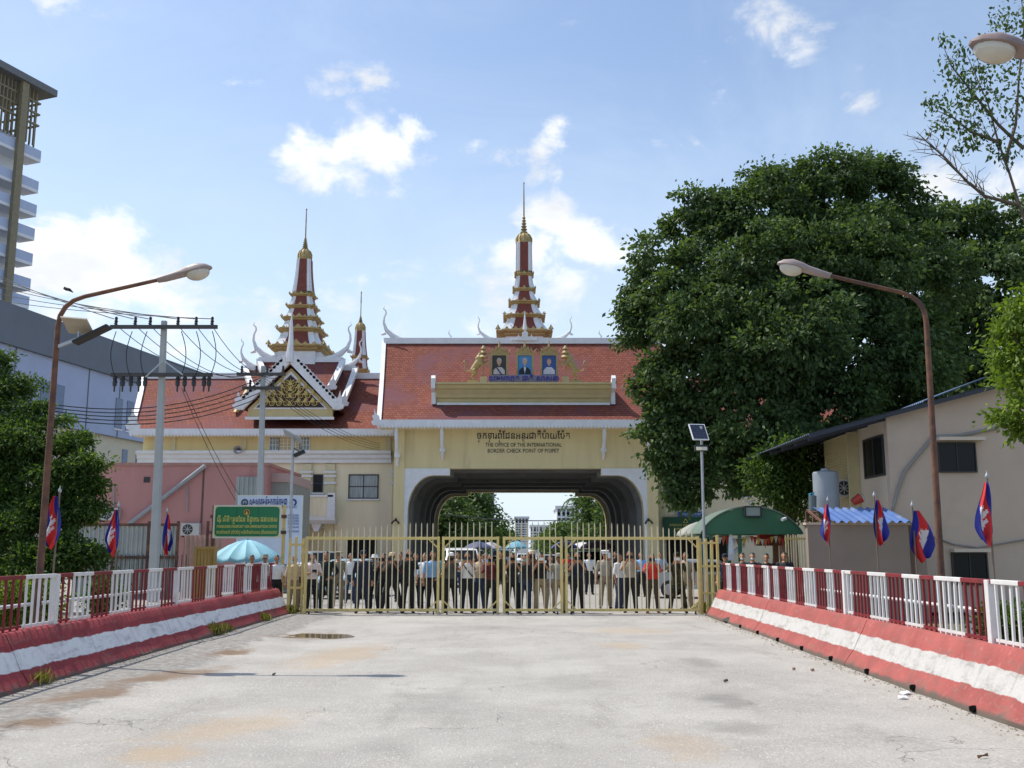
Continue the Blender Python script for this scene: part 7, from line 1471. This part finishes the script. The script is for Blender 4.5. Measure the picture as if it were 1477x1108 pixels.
# further back
BGP = 'people inside the checkpoint'
for px, Y, pose, sh_, tr, lab, h, t in ((953, 43, 'hips', 'paleblue', 'black', 'person in pale blue shirt alone in the yard behind the red shirt', 1.7, 10), (925, 40, 'down', 'blue', 'black', 'person in blue shirt standing back behind the tan shirt', 1.68, -20), (577, 36, 'down', 'maroon', 'black', 'person in maroon shirt further back near the tall person in black', 1.7, 0), (640, 37, 'down', 'charcoal', 'black', 'person in charcoal walking behind the gate post', 1.7, 150), (722, 40, 'down', 'black', 'black', 'person in black further back between the two narrow leaves', 1.72, 5), (762, 46, 'down', 'grey', 'black', 'person in grey far back before the passage', 1.68, 20), (795, 52, 'down', 'black', 'jeans', 'dark figure walking in the passage mouth', 1.7, -30), (820, 45, 'chest', 'red', 'black', 'person in red far back near the indigo umbrella', 1.66, 0), (850, 42, 'down', 'white', 'black', 'person in white far back behind the navy shirt', 1.66, 10), (888, 48, 'down', 'navy', 'black', 'person in navy far back by the passage side', 1.7, 0), (735, 62, 'down', 'white', 'navy', 'person in white inside the passage by the middle', 1.68, 10), (780, 70, 'down', 'beige', 'brown', 'person in beige deep inside the passage', 1.68, -10), (437, 33, 'down', 'white', 'black', 'person in white cap and shirt behind the pale pinkish shirt', 1.64, 25), (505, 35, 'down', 'white', 'jeans', 'person in white between khaki and navy uniforms further back', 1.66, 0), (700, 45, 'down', 'paleblue', 'black', 'person in pale blue far back behind the plaid shirt', 1.66, 0), (660, 42, 'down', 'beige', 'jeans', 'person in beige far back behind the olive tee', 1.68, 20)):
    person(px, Y, pose, sh_, tr, lab, h, t, .08, group=BGP)
# beside the shelter and umbrella
for px, Y, sh_, lab, h, hat in ((1047, 31.0, 'navy', 'person in dark cap at the gate end of the sunlit railing', 1.64, 'cap'), (1072, 30.9, 'olive', 'person with a white face mask under the green shelter', 1.68, None), (1087, 30.7, 'charcoal', 'dark-haired person second from the masked one under the shelter', 1.68, None), (1107, 30.4, 'black', 'person in black shirt by the wooden shelf post', 1.66, None), (1133, 29.9, 'charcoal', 'person in charcoal shirt at the end of the shelter near the yellow fence', 1.70, None)):
    o = person(px, Y, 'down', sh_, 'black', lab, h, -8, .08, group='people under the green shelter', hat=hat, hatc='navy', skin=1)
    if 'mask' in lab: c = MB(); c.ell((0, -.093, 1.545), (.048, .03, .036), 10, 6); m_ = c.mesh('face_mask', smooth=True); m_.materials.append(white); k = bpy.data.objects.new('face_mask', m_); COL.objects.link(k); k.parent = o
for px, Y, sh_, lab, hat in ((362, 30.6, 'maroon', 'person in maroon under the blue umbrella behind the railing', None), (381, 30.9, 'grey', 'person in grey hat under the blue umbrella', 'brim'), (398, 30.2, 'white', 'person in white beside the green sign post', None)):
    person(px, Y, 'down', sh_, 'black', lab, 1.62, 10, .08, group='people under the blue umbrella', hat=hat, hatc='grey')
# strap on the white tee
st_ = MB(); st_.tube([(-.15, -.105, 1.42), (-.05, -.132, 1.28), (.08, -.135, 1.12), (.16, -.10, 1.02)], .016, 6); m_ = st_.mesh('strap', smooth=True); m_.materials.append(CL['black']); k = bpy.data.objects.new('strap', m_); COL.objects.link(k); k.parent = per

# ---------------- litter and stones
rk = gnd(1057, 899); mb = MB(); mb.ell(rk + Vector((0, 0, .05)), (.26, .17, .10), 9, 6); me = mb.mesh('kerb_stone'); 
for v in me.vertices: v.co += Vector((random.uniform(-.03, .03), random.uniform(-.03, .03), random.uniform(-.015, .015)))
tag(link('kerb_stone', me, mat('stone_dark', srgb(74, 70, 66), .9, .2, 6., .4, 30)), 'dark broken stone at the foot of the sunlit parapet', 'stone')
for px, py, sx, sy, lab, c in ((1306, 1001, .13, .06, 'flattened white carton piece beside the parapet gutter', white), (1302, 1008, .09, .05, 'small white scrap next to the carton by the gutter', white), (1172, 967, .06, .025, 'dry brown leaf lying on the road', MATS['wood_brown']), (1047, 985, .07, .02, 'thin dark strip lying on the road', darkmetal), (1145, 966, .05, .025, 'curled brown leaf near the dry one on the road', MATS['wood_brown']), (1418, 1096, .12, .008, 'bent twig on the road at the near corner', MATS['wood_brown']), (395, 975, .05, .03, 'small dark crumb on the road below the puddle', darkmetal)):
    p = gnd(px, py); a = random.uniform(-.6, .6); mb = MB(); cs, sn = math.cos(a), math.sin(a)
    P_ = [(-1, -1, 0), (0, -1.1, .02), (1, -.8, .01), (1, .9, .03), (.1, 1.1, .012), (-1, .8, .02)]; q = [(p.x + (u * sx * cs - v * sy * sn) * .5 * (1), p.y + (u * sx * sn + v * sy * cs) * .9, road_z(p.x, p.y) + .012 + z) for u, v, z in P_]; mb.add(q + [(x_, y_, z_ - .008) for x_, y_, z_ in q], [(0, 1, 2, 3, 4, 5), (11, 10, 9, 8, 7, 6)] + [(i, (i + 1) % 6, 6 + (i + 1) % 6, 6 + i) for i in range(6)]); tag(mb.build('litter', c), lab, 'litter', 'litter on the road')
gv = MB()
for fx, sgn in ((xr, -1), (xl, 1)):
    for i in range(700 if sgn < 0 else 380):
        y = random.uniform(8, 28); x = fx(y) + sgn * abs(random.gauss(0, .13)); s_ = random.uniform(.006, .022); z = road_z(x, y); a = random.uniform(0, 6.28)
        gv.add([(x + s_ * math.cos(a) * random.uniform(.6, 1.5), y + s_ * math.sin(a), z), (x + s_ * math.cos(a + 2.1), y + s_ * math.sin(a + 2.1) * 1.3, z), (x + s_ * math.cos(a + 4.2), y + s_ * math.sin(a + 4.2), z), (x, y, z + s_ * .9)], [(0, 1, 3), (1, 2, 3), (2, 0, 3)])
tag(gv.build('gravel', mat('gutter_grit', srgb(150, 140, 124), .95, .35, 20.), recalc=False), 'scattered grit and gravel along both parapet feet', 'gravel', kind='stuff')
